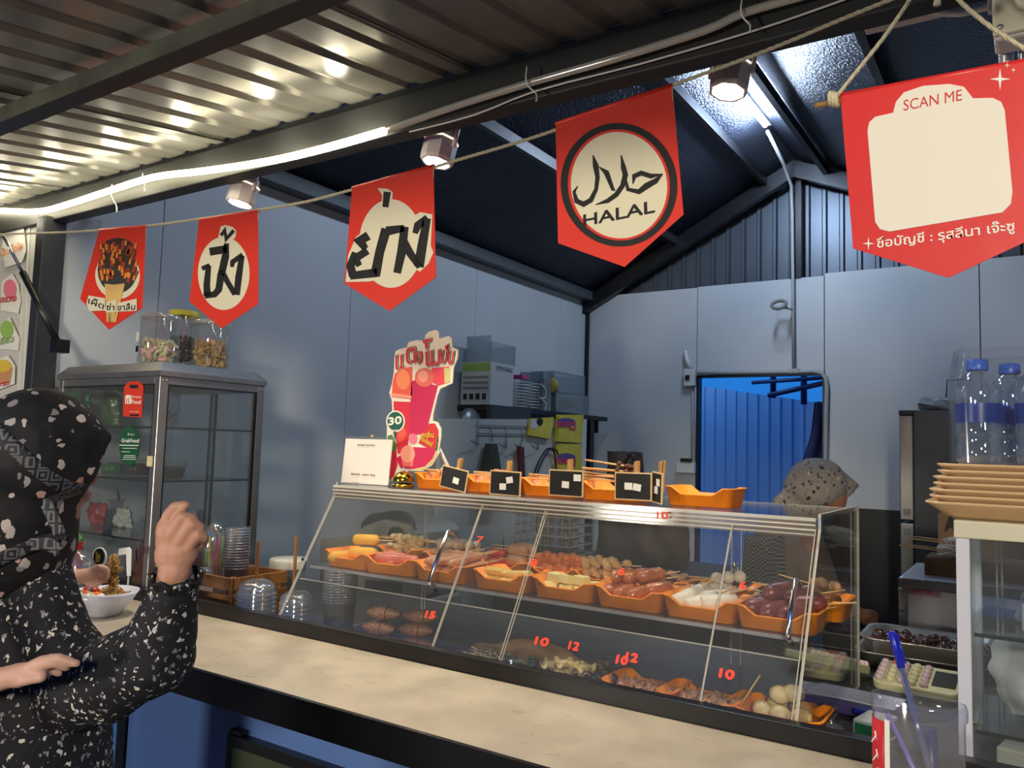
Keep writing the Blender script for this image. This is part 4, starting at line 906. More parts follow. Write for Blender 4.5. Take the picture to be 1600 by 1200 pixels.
# things lying on the worktop inside the case
W0 = .952
LY0 = 1.79
for px, nm, m, lb in ((1010, 'orange tray of brown pieces low in the case, third from the right', m_tan, 'brown'), (1100, 'orange tray of flat brown pieces low in the case, second from the right', m_strip, 'flat'), (1225, 'orange tray of round cream dumplings low in the case, at its right corner', m_leaf, 'cream')):
    x = at(px, 1090, Y=LY0).x; tray(x, LY0, W0 + .02, nm); 
    if lb == 'cream':
        t = T('dumpling', 'x', 'dumpling'); B().ell((0, 0, 0), (.024, .020, .019)).make('food_piece', food_mat('cream_dumpling', (226, 204, 150), .4, (30, .08)), t); p = setup(t)
        LS = ((-.04, -.02, .04), (0, -.03, .04), (.04, -.02, .04), (-.02, .02, .045), (.03, .02, .045), (-.005, -.01, .075), (.02, .0, .08)); RK = ranks([q[0] for q in LS])
        for i, (dx, dy, dz) in enumerate(LS): p.put((x + dx, LY0 + dy, W0 + .02 + dz), (.2, .1, dx * 20), 'round cream dumpling in the lower tray at the right corner, ' + RK[i], 'cream dumplings')
        B().tube([(x - .09, LY0 - .04, W0 + .05), (x - .045, LY0 - .02, W0 + .13)], .002, 5).make('stick', stickm, label='bare bamboo stick leaning out of the dumpling tray', cat='stick')
    else:
        q_ = skewer('flat_piece', 'skewer', body_fold(.06, .016, 6 if lb == 'flat' else 9), m, None)
        heap(q_, x, LY0, W0 + .02, 6, ('flat pale' if lb == 'flat' else 'tan') + ' fried piece in the ' + ('second' if lb == 'flat' else 'third') + ' lower tray from right', lb + ' fried pieces', cols=3, dx=.045, dy=.04, dz=.02, per=6, base=.03, seed=3)
# brown parcels
bp = mat('brown_plastic_parcel', (168, 122, 96), .3, noise=(25, .3), bump=(60, .6))
t = T('brown_parcel', 'x', 'parcel'); b = B()
b.grid(lambda u, v: ((u - .5) * .105, .027 * math.cos(v * 6.283) * math.sin(math.pi * min(max(u, .02), .98)) ** .35 + .0, .020 * math.sin(v * 6.283) * (math.sin(math.pi * min(max(u, .02), .98)) ** .5) + .001 * math.sin(u * 40)), 16, 14)
b.make('wrapped_roll', bp, t); B().tube([(.012, .027 * math.cos(k * .7), .021 * math.sin(k * .7)) for k in range(9)], .0015, 5, closed=True).make('rubber_band', mat('brown_band', (80, 52, 40), .6), t)
p = setup(t); c = at(610, 990, Y=1.80)
c.x -= .045
for dx, dy, dz, rz, lb in ((.03, .01, .022, .25, 'brown plastic wrapped parcel at the bottom of the stack in the case'), (.10, .05, .022, .3, 'brown plastic wrapped parcel at the bottom right of the stack'), (0, 0, .062, .25, 'brown plastic wrapped parcel, lower front one of the stack behind the left case front'), (.095, .055, .062, .35, 'brown plastic wrapped parcel at the back of the stack'), (.005, .015, .104, .3, 'brown plastic wrapped parcel on top of the stack in the case'), (.11, .06, .102, .4, 'brown plastic wrapped parcel leaning at the right of the stack'), (-.03, -.06, .014, -.5, 'flat brown wrapped parcel in front of the stack near the rim')):
    p.put((c.x + dx, c.y + dy, W0 + dz), (0, 0, rz), lb, 'brown parcels')
# pale bundles low in the case: noodles, greens, folded tofu skin
t = T('noodle_pack', 'white plastic plate of pale thin noodles low in the middle of the case', 'noodles', (at(745, 1020, Y=1.79).x, 1.79, W0)); b = B(); rr = random.Random(4); c = V((at(745, 1020, Y=1.79).x, 1.80, W0))
B().lathe([(0, .0), (.07, .0), (.085, .014), (.083, .015), (.068, .004), (0, .004)], c, 24, sx=1.1).make('plate', plastic, t)
for i in range(60):
    a = rr.uniform(0, 6.28); r0 = rr.uniform(0, .05); q = c + V((r0 * math.cos(a), r0 * math.sin(a), .01 + rr.uniform(0, .04)))
    b.tube([q, q + V((rr.uniform(-.03, .03), rr.uniform(-.02, .02), rr.uniform(-.004, .012))), q + V((rr.uniform(-.04, .04), rr.uniform(-.03, .03), rr.uniform(-.01, .01)))], .0018, 4)
b.make('noodles', food_mat('pale_noodle', (214, 196, 152), .5), t, kind='stuff')
x = at(880, 1040, Y=1.79).x
gl_ = T('green_bundle', 'dark green leafy bundle low in the middle of the case', 'vegetable', (x - .09, 1.78, W0)); b = B()
for i in range(14): b.ell((x - .11 + rr.uniform(-.04, .04), 1.775 + rr.uniform(-.02, .02), W0 + .045 + rr.uniform(0, .03)), (.013, .008, .006), n=8)
b.make('leaves', mat('dark_green_veg', (70, 84, 44), .6), gl_, kind='stuff')
B().span((x - .17, 1.74, W0), (x + .16, 1.86, W0 + .030)).make('foam_tray', mat('kraft_tray', (150, 120, 88), .7), gl_, bevel=.008)
t = T('tofu_skin_roll', 'x', 'tofu skin'); b = B(); body_fold(.06, .02, 2)(b); b.ell((0, 0, 0), (.028, .018, .010)); b.make('fold', m_leaf, t); p = setup(t)
for i, (dx, dy, dz, rz) in enumerate(((0, 0, .05, .3), (.04, .01, .055, -.2), (.02, -.02, .075, .5), (-.03, .0, .06, .2), (.06, -.01, .07, 1.0))): p.put((x + dx, 1.79 + dy, W0 + dz), (0, 0, rz), 'folded pale tofu skin piece low in the case, ' + ranks((0, .04, .02, -.03, .06))[i], 'tofu skin pieces')
dk = skewer('dark_fungus_piece', 'mushroom', body_lumpy(.04, .02, 41), m_mush, None)
for i, (dx, dz) in enumerate(((.10, .05), (.13, .055), (.115, .078))): dk.put((x + dx, 1.79, W0 + dz), (i, .3, i), 'dark wood ear mushroom right of the tofu skin, ' + ORD[(0, 2, 1)[i]], 'dark mushrooms')
sg = T('sheet_bag', 'large crumpled kraft paper sheet lying low in the case behind the numbers', 'paper', (at(800, 1000, Y=1.95).x, 1.95, W0)); xx = at(800, 1000, Y=1.95).x
b = B(); b.grid(lambda u, v: (xx - .17 + .42 * u, 1.88 + .16 * v, W0 + .006 + .05 * v * (1 - abs(2 * u - 1)) + .006 * math.sin(u * 17 + v * 9)), 20, 10); b.make('sheet', mat('kraft_brown', (158, 122, 88), .7), sg).modifiers.new('t', 'SOLIDIFY').thickness = .0015

# ------------------------------------------------------------------ glass cabinet on the worktop at left
c0, c1 = V((XL + .05, YF + .004, .952)), V((-2.572, 2.12, 1.80))
cb = T('glass_cabinet', 'aluminium framed glass display cabinet with three shelves, behind the customer', 'cabinet', ((c0.x + c1.x) / 2, (c0.y + c1.y) / 2, .952))
p_ = .034
for x in (c0.x + p_ / 2, c1.x - p_ / 2):
    for y in (c0.y + p_ / 2, c1.y - p_ / 2): B().box((x, y, (c0.z + c1.z - .03) / 2), (p_, p_, c1.z - .03 - c0.z)).make('post', alu, cb, bevel=.003)
for z in (c0.z + .02, c1.z - .045):
    b = B()
    for y in (c0.y + .014, c1.y - .014): b.box(((c0.x + c1.x) / 2, y, z), (c1.x - c0.x - .07, .022, .03))
    for x in (c0.x + .014, c1.x - .014): b.box((x, (c0.y + c1.y) / 2, z), (.022, c1.y - c0.y - .07, .03))
    b.make('rail', alu, cb, bevel=.002)
b = B(); a0, a1 = c0 - V((.006, .006, 0)), c1 + V((.006, .006, 0)); i_ = .028
lo = [(a0.x, a0.y), (a1.x, a0.y), (a1.x, a1.y), (a0.x, a1.y)]; hi = [(a0.x + i_, a0.y + i_), (a1.x - i_, a0.y + i_), (a1.x - i_, a1.y - i_), (a0.x + i_, a1.y - i_)]
vs = [(x, y, 1.770) for x, y in lo] + [(x, y, 1.788) for x, y in lo] + [(x, y, 1.822) for x, y in hi]
b.add(vs, [(3, 2, 1, 0), (8, 9, 10, 11)] + [(i, (i + 1) % 4, (i + 1) % 4 + 4, i + 4) for i in range(4)] + [(i + 4, (i + 1) % 4 + 4, (i + 1) % 4 + 8, i + 8) for i in range(4)])
b.make('top_cap', alu, cb)
B().span((c1.x - .006, c0.y + p_, c0.z + .04), (c1.x - .003, c1.y - p_, c1.z - .06)).make('glass_pane', glass, cb)
B().span((c0.x + p_, c0.y + .004, c0.z + .04), (c1.x - p_, c0.y + .007, c1.z - .06)).make('glass_pane', glass, cb)
xm = (c0.x + c1.x) / 2 + .05
B().span((c0.x + p_, c1.y - .012, c0.z + .04), (xm, c1.y - .009, c1.z - .06)).make('sliding_pane', glass, cb); B().span((xm - .03, c1.y - .006, c0.z + .04), (c1.x - p_, c1.y - .003, c1.z - .06)).make('sliding_pane', glass, cb)
for x in (xm, xm - .03): B().span((x - .002, c1.y - .014, c0.z + .04), (x + .002, c1.y - .002, c1.z - .06)).make('pane_edge', mat('dark_glass_edge', (20, 26, 26), .3), cb)
gk = mat('rubber_gasket', (14, 15, 16), .5)
b = B()
for (y0, y1, xx) in ((c0.y + p_, c1.y - p_, c1.x),):
    b.span((xx - .010, y0, c1.z - .062), (xx - .001, y1, c1.z - .058)).span((xx - .010, y0, c0.z + .04), (xx - .001, y0 + .004, c1.z - .06)).span((xx - .010, y1 - .010, c0.z + .04), (xx - .001, y1, c1.z - .06))
b.span((c0.x + p_, c0.y + .001, c1.z - .062), (c1.x - p_, c0.y + .009, c1.z - .058)).span((c1.x - p_ - .004, c0.y + .001, c0.z + .04), (c1.x - p_, c0.y + .009, c1.z - .06))
b.make('gasket', gk, cb, kind='stuff')
zs = [at(252, 683, X=c1.x).z, at(245, 768, X=c1.x).z, at(238, 850, X=c1.x).z]
zs = [1.585, 1.395, 1.185]
for z in zs:
    B().span((c0.x + .02, c0.y + .016, z), (c1.x - .015, c1.y - .016, z + .005)).make('glass_shelf', clear('shelf_glass', (232, 238, 238), .05, .03), cb)
    B().span((c1.x - .016, c0.y + .02, z - .001), (c1.x - .013, c1.y - .02, z + .006)).span((c0.x + .03, c0.y + .013, z - .001), (c1.x - .03, c0.y + .0155, z + .006)).make('shelf_edge', MATS['dark_glass_edge'], cb, kind='stuff')
for (x, y) in ((c1.x + .001, c0.y + .010), (c1.x + .001, c0.y + .024), (c1.x + .001, c1.y - .010), (c1.x + .001, c1.y - .024)): B().lathe([(.003, 0), (.003, .002), (0, .002)], (x, y, 1.755), 8, M=Matrix.Rotation(R(90), 3, 'Y')).make('rivet', steel, cb)
B().box((c1.x - .03, c0.y - .001, at(222, 720, Y=c0.y).z), (.03, .002, .036)).make('tape', mat('cream_tape', (220, 208, 160), .7), cb)
# delivery stickers
tY = c0.y + .0015
def sticker(nm, label, pts, m): 
    t = T(nm, label, 'sticker', at(*pts[0], Y=tY)); flatpoly(pts, m, t, 'plate', Y=tY, th=.002); return t
q6 = lambda pts: sc(pts, 0, 580, 3.75)
s1_ = sticker('delivery_tag', 'red delivery service tag with white lettering hanging on the cabinet front', q6([(752, 65), (815, 58), (838, 80), (842, 95), (832, 270), (728, 265), (724, 250), (730, 95)]), mat('tag_red', (218, 58, 36), .5))
pl_ = lambda b0, b1, s_, h, m, t, th=.003, bold=.03: text(s_, at(*q6([b0])[0], Y=tY), at(*q6([b1])[0], Y=tY), h, m, t, th=th, bold=bold)
pl_((776, 156), (830, 158), 'Shopee', .010, print_white, s1_, bold=0); pl_((774, 190), (828, 192), 'Food', .015, print_white, s1_)
flatpoly(q6([(738, 150), (745, 140), (768, 140), (774, 150), (772, 192), (738, 192)]), print_white, s1_, 'print_bag', Y=tY, th=.0006, off=.0025)
for k in (747, 759): flatpoly(q6([(k - 2, 158), (k + 2, 158), (k + 2, 190), (k - 2, 190)]), MATS['tag_red'], s1_, 'print_fork', Y=tY, th=.0006, off=.0032)
flatpoly(q6([(764, 80), (812, 80), (812, 100), (764, 100)]), print_black, s1_, 'print_slot', Y=tY, th=.0006, off=.0025)
flatpoly(q6([(764, 252), (818, 254), (818, 264), (764, 262)]), print_black, s1_, 'print_bar', Y=tY, th=.0006, off=.0025); pl_((762, 240), (818, 241), 'scan & order', .005, print_white, s1_, bold=0)
s2_ = sticker('delivery_sticker', 'oval dark green delivery service sticker below the red tag on the cabinet', q6(oval(760, 438, 58, 116, 32)), mat('sticker_green', (22, 84, 52), .5))
pl_((716, 416), (818, 418), 'GrabFood', .014, print_white, s2_); pl_((752, 376), (788, 376), 'ร้าน', .008, print_white, s2_, bold=0)
flatpoly(q6([(704, 431), (816, 433), (816, 438), (704, 436)]), print_white, s2_, 'print_line', Y=tY, th=.0006, off=.0025)
for k, (y, a, c_) in enumerate(((450, 722, 806), (470, 716, 764), (492, 732, 796), (502, 728, 800), (514, 722, 804))): flatpoly(q6([(a, y), (c_, y + 1), (c_, y + 4), (a, y + 3)]), print_white, s2_, 'print_line', Y=tY, th=.0006, off=.0025)
# jars on the cabinet
def jar(px, py, r, h, label, lid, fill, fillh, fm, kinds, lidm=None, yy=1.86):
    c = at(px, py, Y=yy); c = V((c.x, yy, 1.824)); t = T('food_jar', label, 'jar', c)
    B().lathe([(0, .002), (r * .92, .002), (r, .01), (r, h * .86), (r * .96, h * .9), (r * .96, h * .94)], c, 28).make('body', clear('jar_plastic', (238, 240, 238), .09, .06), t)
    B().lathe([(r * 1.03, h * .92), (r * 1.03, h), (r * .98, h * 1.01), (0, h * 1.01)], c, 28).make('lid', lidm or clear('clear_lid', (225, 228, 225), .12, .25), t)
    b = B(); q_ = random.Random(int(px))
    for i in range(fill):
        z = fillh * q_.random() ** .8; a = q_.uniform(0, 6.28); rr_ = (r - .016) * math.sqrt(q_.uniform(.25, 1)); p = c + V((rr_ * math.cos(a), rr_ * math.sin(a), .012 + z)); M = Euler((q_.uniform(0, 3), q_.uniform(0, 3), q_.uniform(0, 3))).to_matrix()
        if kinds == 'chip': b.ell(p, (.015, .011, .0025), M=M, n=8)
        elif kinds == 'candy': b.ell(p, (.020, .007, .006), M=M, n=8, mi=i % 3)
        else: b.ell(p, (.012, .008, .008), M=M, n=6)
    b.make('filling', fm, t, kind='stuff'); return t
jar(247, 565, .070, .185, 'clear jar of pastel candies with a clear lid on the cabinet top', 0, 130, .075, [mat('candy_pink', (226, 170, 170), .5), mat('candy_cream', (224, 214, 180), .5), mat('candy_green', (190, 206, 140), .5)], 'candy', yy=1.76)
jar(284, 560, .058, .235, 'tall jar with a yellow lid and dark filling at the back of the cabinet top', 0, 90, .12, mat('dark_filling', (58, 48, 42), .6), 'bit', mat('yellow_lid', (190, 180, 50), .4), yy=1.94)
jar(327, 570, .074, .20, 'clear jar half full of golden crisps at the right of the cabinet top', 0, 230, .105, mat('golden_crisp', (206, 170, 104), .6, noise=(50, .3)), 'chip', yy=2.0)
tg = T('table_tag', 'small white card with tiny print left of the jars on the cabinet', 'card', at(215, 518, Y=1.69)); c = V((at(217, 512, Y=1.70).x, 1.70, 1.8225))
B().tube([c, c + V((0, 0, .10))], .0015, 6).lathe([(.012, 0), (.012, .002), (0, .002)], c, 12).make('stand', steel, tg); B().box(c + V((.0, -.002, .10)), (.018, .002, .034)).make('card', print_white, tg); B().box(c + V((.0, -.002, .055)), (.013, .002, .022)).make('card', black, tg)
# contents of the cabinet
def bag_grid(c, w_, h_, dp, seed, n=(14, 14)):
    q_ = random.Random(seed); ph = [q_.uniform(0, 6) for _ in range(6)]
    def f(side):
        def g(u, v):
            e = math.sin(math.pi * min(max(u, 0), 1)) ** .5 * math.sin(math.pi * min(max(v * .96 + .02, 0), 1)) ** .4
            x = (u - .5) * w_ * (.82 + .18 * math.sin(v * 3.1 + ph[0])); z = h_ * v
            return V(c) + V((x + .004 * math.sin(v * 19 + ph[1]), side * dp * e * (.8 + .2 * math.sin(u * 9 + v * 7 + ph[2])) + .003 * math.sin(u * 21 + ph[3]), z + .003 * math.sin(u * 17 + ph[4])))
        return g
    return f
def bag(nm, label, c, w_, h_, dp, m, seed, cat='bag'):
    b = B(); f = bag_grid(c, w_, h_, dp, seed); b.grid(f(1), 14, 14).grid(f(-1), 14, 14); return b.make(nm, m, label=label, cat=cat)
gz0 = zs[0] + .006
bag('snack_packet', 'green foil snack packet on the top cabinet shelf, further left', (at(112, 640, Y=1.69).x, 1.70, gz0), .07, .13, .012, mat('green_foil', (30, 92, 62), .3, bump=(40, .3)), 2, 'packet')
bag('snack_packet', 'green foil snack packet on the top cabinet shelf, nearer the bag of greens', (at(130, 640, Y=1.72).x, 1.73, gz0), .07, .13, .012, MATS['green_foil'], 3, 'packet')
bag('vegetable_bag', 'clear plastic bag of green vegetables on the top cabinet shelf', (at(172, 660, Y=1.84).x, 1.84, gz0), .13, .15, .035, mat('greens_in_plastic', (112, 140, 92), .2, noise=(18, .4), bump=(40, .5)), 4)
bt = T('spice_bottle', 'clear plastic bottle with crunchy bits inside, behind the cabinet post', 'bottle', (at(266, 670, Y=1.78).x, 1.78, gz0)); c = V((at(263, 670, Y=1.78).x, 1.78, gz0))
B().lathe([(0, .001), (.034, .001), (.036, .006), (.036, .10), (.034, .105), (.034, .11)], c, 20).make('body', plastic, bt); B().lathe([(.036, .11), (.036, .128), (0, .13)], c, 20).make('lid', clear('clear_lid', (225, 228, 225), .12, .25), bt)
b = B()
for i in range(70): b.ell(c + V((rnd.uniform(-.022, .022), rnd.uniform(-.022, .022), .008 + rnd.uniform(0, .05))), (.007, .003, .003), M=Euler((i, i * 2, i * 3)).to_matrix(), n=6, mi=i % 3)
b.make('filling', [mat('bits_tan', (196, 150, 100), .6), mat('bits_dark', (70, 50, 40), .6), mat('bits_cream', (222, 204, 160), .6)], bt, kind='stuff')
gz1 = zs[1] + .006
for px, yy, m, lb in ((178, 1.80, mat('green_jelly', (66, 128, 52), .3), 'clear bowl of green jelly on the middle cabinet shelf'), (213, 1.84, mat('dark_jelly', (40, 40, 38), .3), 'clear bowl of dark jelly on the middle cabinet shelf'), (265, 1.80, MATS['dark_jelly'], 'low clear bowl of black jelly behind the cabinet post')):
    c = V((at(px, 750, Y=yy).x, yy, gz1)); t = T('jelly_bowl', lb, 'bowl', c)
    B().lathe([(0, .001), (.045, .001), (.06, .065), (.064, .066), (.064, .07)], c, 24).make('bowl', plastic, t); B().lathe([(0, .003), (.043, .003), (.052, .038), (.03, .046), (0, .048)], c, 20).make('jelly', m, t)
gz2 = zs[2] + .006
bag('red_pouch', 'red plastic pouch on the lowest cabinet shelf', (at(150, 840, Y=1.82).x, 1.82, gz2), .13, .09, .03, mat('dull_red_plastic', (160, 50, 48), .3, bump=(30, .5)), 6)
bag('white_pouch', 'crumpled white plastic pouch on the lowest cabinet shelf', (at(182, 850, Y=1.84).x, 1.86, gz2), .13, .075, .03, mat('white_bag_plastic', (190, 190, 178), .3, bump=(30, .5)), 7)
hb = T('wire_handle_tub', 'tub with a thin black arched handle on the lowest cabinet shelf', 'tub', (at(165, 800, Y=1.95).x, 1.97, gz2)); c = V((at(165, 800, Y=1.97).x, 1.97, gz2))
B().lathe([(0, .001), (.075, .001), (.09, .09), (.093, .09), (.093, .095)], c, 24).make('tub', plastic, hb); B().tube([c + V((.09 * math.cos(R(a)), 0, .09 + .085 * math.sin(R(a)))) for a in range(0, 181, 15)], .004, 6).make('handle', black, hb)
# purple serving tongs hanging behind
pb = T('purple_scoop', 'purple plastic pronged scoop standing behind the straws', 'scoop', at(312, 860, Y=2.2)); c = at(313, 810, Y=2.16); pm = mat('purple_plastic', (66, 54, 140), .35)
B().tube([c, V((c.x, c.y, .954))], [.014, .007], 8).make('handle', pm, pb)
b = B()
for i in range(4): b.tube([c + V(((i - 1.5) * .012, 0, -.01)), c + V(((i - 1.5) * .014, 0, .038))], .005, 6)
b.ell(c, (.028, .012, .03)); b.make('prongs', pm, pb, kind='stuff')

# ------------------------------------------------------------------ crate with cups and straws, lids, sticks, tub
cr0 = V((at(208, 879, Y=1.70).x, 1.705, .954)); crx1 = at(363, 902, Y=1.705).x; crz = at(363, 903, Y=1.705).z; cy1 = 1.93
crt = T('wooden_crate', 'small slatted wooden crate holding cups and straws behind the rim', 'crate', ((cr0.x + crx1) / 2, 1.82, .954))
hh_ = crz - .954; cxs = (cr0.x + .0, crx1)
for z in (.954 + hh_ * .12, .954 + hh_ * .5, .954 + hh_ * .86):
    for y in (cr0.y, cy1): B().box(((cxs[0] + cxs[1]) / 2, y, z), (cxs[1] - cxs[0], .008, hh_ * .26)).make('slat', wood_d, crt, bevel=.0015)
    for x in cxs: B().box((x, (cr0.y + cy1) / 2, z), (.008, cy1 - cr0.y - .012, hh_ * .26)).make('slat', wood_d, crt, bevel=.0015)
for x in cxs:
    for y in (cr0.y + .012, cy1 - .012): B().box((x + (.012 if x == cxs[0] else -.012), y, .954 + hh_ / 2), (.014, .014, hh_)).make('corner_post', wood_d, crt)
B().box(((cxs[0] + cxs[1]) / 2, (cr0.y + cy1) / 2, .958), (cxs[1] - cxs[0] - .02, cy1 - cr0.y - .02, .006)).make('bottom', wood_d, crt)
# stack of clear cups
def cup_stack(px, py_top, r, n, pitch, yy, z0, label, hcup=.10, rtop=None):
    cx = at(px, py_top, Y=yy).x; t = T('cup_stack', label, 'cups', (cx, yy, z0), None)
    for i in range(n):
        z = z0 + i * pitch; b = B(); b.lathe([(r * .74, 0), (r * .96, hcup - .006), (r, hcup - .004), (r, hcup), (r * .97, hcup)], (cx, yy, z), 24)
        b.make('cup', clear('cup_plastic', (230, 232, 236), .30, .16, .15, (230, 232, 236)), t)
    return t
zt = at(372, 824, Y=1.80).z
cup_stack(372, 824, .043, 15, .0095, 1.80, zt - .095 - 14 * .0095, 'tall upside stack of clear ribbed cups standing in the wooden crate', .095)
dm = clear('dome_plastic', (234, 237, 240), .32, .12, .10)
def dome(c, r, h, t, nm='dome_lid', m=None, n=24):
    pr = [(r * 1.08, 0), (r * 1.08, .004), (r, .006), (r, .014)] + [(r * math.cos(R(a)), .014 + (h - .014) * math.sin(R(a))) for a in (15, 30, 45, 60, 72, 82)]
    return B().lathe(pr, c, n).make(nm, m or dm, t)
c = V((at(335, 850, Y=1.87).x, 1.87, at(335, 882, Y=1.87).z)); st = T('straw_jar', 'clear domed holder of pink and green straws beside the raised fist', 'straws', (c.x, c.y, .965))
pr = [(.0, .0), (.036, .001), (.042, .01)]; z0_ = .966; hgt = at(335, 815, Y=1.87).z - z0_
B().lathe([(.036, 0), (.040, hgt * .6), (.043, hgt * .62), (.043, hgt * .7)] + [(.043 * math.cos(R(a)), hgt * .7 + (hgt * .3) * math.sin(R(a))) for a in (20, 40, 60, 75, 85)], (c.x, c.y, z0_), 24).make('holder', dm, st)
for i in range(10):
    a = i * .63; q = V((c.x, c.y, z0_ + .01)); b = B(); b.tube([q + V((.018 * math.cos(a), .018 * math.sin(a), 0)), q + V((.030 * math.cos(a), .030 * math.sin(a), hgt * .78))], .0042, 8)
    b.make('straw', (mat('straw_pink', (214, 84, 120), .4), mat('straw_green', (120, 190, 90), .4), mat('straw_yellow', (212, 190, 70), .4))[i % 3], st)
dl = T('dome_lid', 'small clear dome lid lying in the crate beside the raised fist', 'lid', (at(318, 885, Y=1.82).x, 1.80, 1.06)); dome((at(318, 885, Y=1.80).x, 1.80, 1.075), .033, .03, dl)
B().box((at(318, 885, Y=1.80).x, 1.80, 1.018), (.05, .05, .108)).make('cup_base', white_pl, dl)
bs = T('black_straws', 'bundle of black wrapped straws in the crate left of the fist', 'straws', (at(222, 880, Y=1.78).x, 1.78, .965)); c = V((at(224, 870, Y=1.78).x, 1.78, .965)); b = B()
for i in range(9): b.tube([c + V(((i - 4) * .005, (i % 3) * .006, 0)), c + V(((i - 4) * .009 - .01, (i % 3) * .008, .165 + (i % 4) * .008))], .004, 6)
b.make('straws', black, bs, kind='stuff'); b = B()
for i in range(6): b.ell(c + V(((i - 3) * .010 - .008, (i % 2) * .01, .175 + (i % 3) * .01)), (.010, .008, .012), n=8)
b.make('wrapper_tips', plastic, bs, kind='stuff')
# lid stacks with wooden sticks
def lid_stack(px, top, bot, r, n, yy, label, stick=None, spx=None):
    ct = at(px, top, Y=yy); cb_ = max(.954, at(px, bot, Y=yy).z); t = T('lid_stack', label, 'lids', (ct.x, yy, .954)); dh = r * .78; rng = ct.z - dh - .954
    for i in range(n):
        z = .954 + rng * i / (n - 1); dome((ct.x, yy, z), r * .94, dh, t, 'dome_lid', dm, 20)
    if stick:
        s = at(spx, stick, Y=yy); B().box((s.x, yy, (s.z + 1.0) / 2), (.009, .006, s.z - 1.0)).make('wooden_stick', wood_d, t)
lid_stack(402, 903, 965, .064, 9, 1.738, 'stack of clear dome lids on a brown stick, nearest the crate', 846, 404)
lid_stack(464, 922, 985, .052, 8, 1.745, 'stack of clear dome lids on a brown stick at the left end of the case', 839, 463)
cx = at(530, 880, Y=1.80).x; zt = at(530, 888, Y=1.80).z
t = cup_stack(533, 888, .053, 12, .0085, 1.80, .954, 'tall stack of clear round tubs inside the left end of the case', zt - .954 - 11 * .0085)
s = at(532, 845, Y=1.79); B().box((s.x - .0, 1.80, (1.155 + .98) / 2), (.008, .006, 1.155 - .98)).make('wooden_stick', wood_d, t)
tb = T('white_lid_tub', 'clear round tub with a white lid behind the lid stacks', 'tub', (at(450, 880, Y=2.15).x, 2.15, .954)); c = V((at(451, 880, Y=2.15).x, 2.15, .954)); zl = at(450, 872, Y=2.15).z - .954
B().lathe([(0, .001), (.060, .001), (.066, zl - .03)], c, 28).make('body', clear('tub_plastic', (220, 222, 222), .1, .2), tb); B().lathe([(.072, zl - .034), (.072, zl - .004), (.068, zl), (0, zl)], c, 28).make('lid', mat('ivory_lid', (232, 228, 206), .4), tb)
B().tube([c + V((.075, 0, zl - .04)), c + V((.09, 0, zl - .03)), c + V((.09, 0, zl)), c + V((.075, 0, zl + .004))], .007, 6).make('clip', black, tb)

# ------------------------------------------------------------------ noodle bowl display, pink drink and sign on the ledge end
c = V((at(166, 960, Z=1.0).x, 1.43, 1.001)); bw = T('noodle_bowl', 'white bowl of fried noodles with halved eggs standing on the ledge', 'bowl', c)
kr = .098
B().lathe([(0, .004), (.040, .004), (.040, 0), (.046, 0), (.048, .006), (.075, .036), (kr, .074), (kr - .004, .074), (.070, .038), (.04, .014), (0, .012)], c, 36).make('bowl', mat('white_melamine', (226, 228, 236), .25), bw)
b = B(); rr = random.Random(8)
for i in range(46):
    a = rr.uniform(0, 6.28); r0 = rr.uniform(.0, .03); h0 = rr.uniform(.04, .17); cc = c + V((.035, .0, 0)); pts = []
    for k in range(12): pts.append(cc + V((r0 * math.cos(a) + .010 * math.sin(k * 1.9 + i) - .002 * k * math.cos(a), r0 * math.sin(a) + .010 * math.cos(k * 2.1 + i), min(.185, h0 + .009 * math.sin(k * 1.4) + k * .002))))
    b.tube(pts, .0018, 5)
for i in range(40):
    a = rr.uniform(0, 6.28); r0 = rr.uniform(.0, .065); q = c + V((r0 * math.cos(a), r0 * math.sin(a), .062 + rr.uniform(0, .01))); b.tube([q + V((.012 * math.sin(k * 1.5 + i), .012 * math.cos(k * 1.2 + i), .004 * math.sin(k * 2.))) for k in range(8)], .0019, 5)
b.make('noodles', food_mat('fried_noodle', (206, 158, 82), .4), bw, kind='stuff')
for dx, dy in ((.035, -.045), (-.005, -.058)):
    B().ell(c + V((dx, dy, .066)), (.027, .019, .012), n=16).make('egg_white', mat('egg_white', (236, 232, 220), .3), bw); B().ell(c + V((dx + .004, dy - .003, .072)), (.015, .011, .009), n=14).make('egg_yolk', mat('egg_yolk', (226, 112, 40), .3), bw)
B().ell(c + V((-.045, -.02, .072)), (.030, .022, .014), n=14).make('tomato_slice', mat('tomato_red', (206, 62, 34), .3), bw)
B().tube([c + V((-.03, -.04, .07)), c + V((.012, -.015, .135))], [.006, .008], 8).make('fork', mat('grey_plastic_fork', (130, 130, 128), .35), bw)
dk_ = T('drink_model', 'pink drink model topped with a watermelon slice beside the customer face', 'drink', (at(113, 880, Y=1.55).x, 1.55, 1.0)); c = V((at(112, 880, Y=1.55).x, 1.55, 1.001)); zt = at(112, 835, Y=1.55).z - 1.0
B().lathe([(0, 0), (.026, 0), (.034, zt * .75), (.034, zt * .78)], c, 20).make('cup', clear('pink_cup', (240, 150, 160), .1, .25, .1, (226, 90, 110)), dk_); B().lathe([(0, .003), (.024, .003), (.031, zt * .7), (0, zt * .72)], c, 16).make('drink', mat('watermelon_drink', (214, 74, 90), .35), dk_)
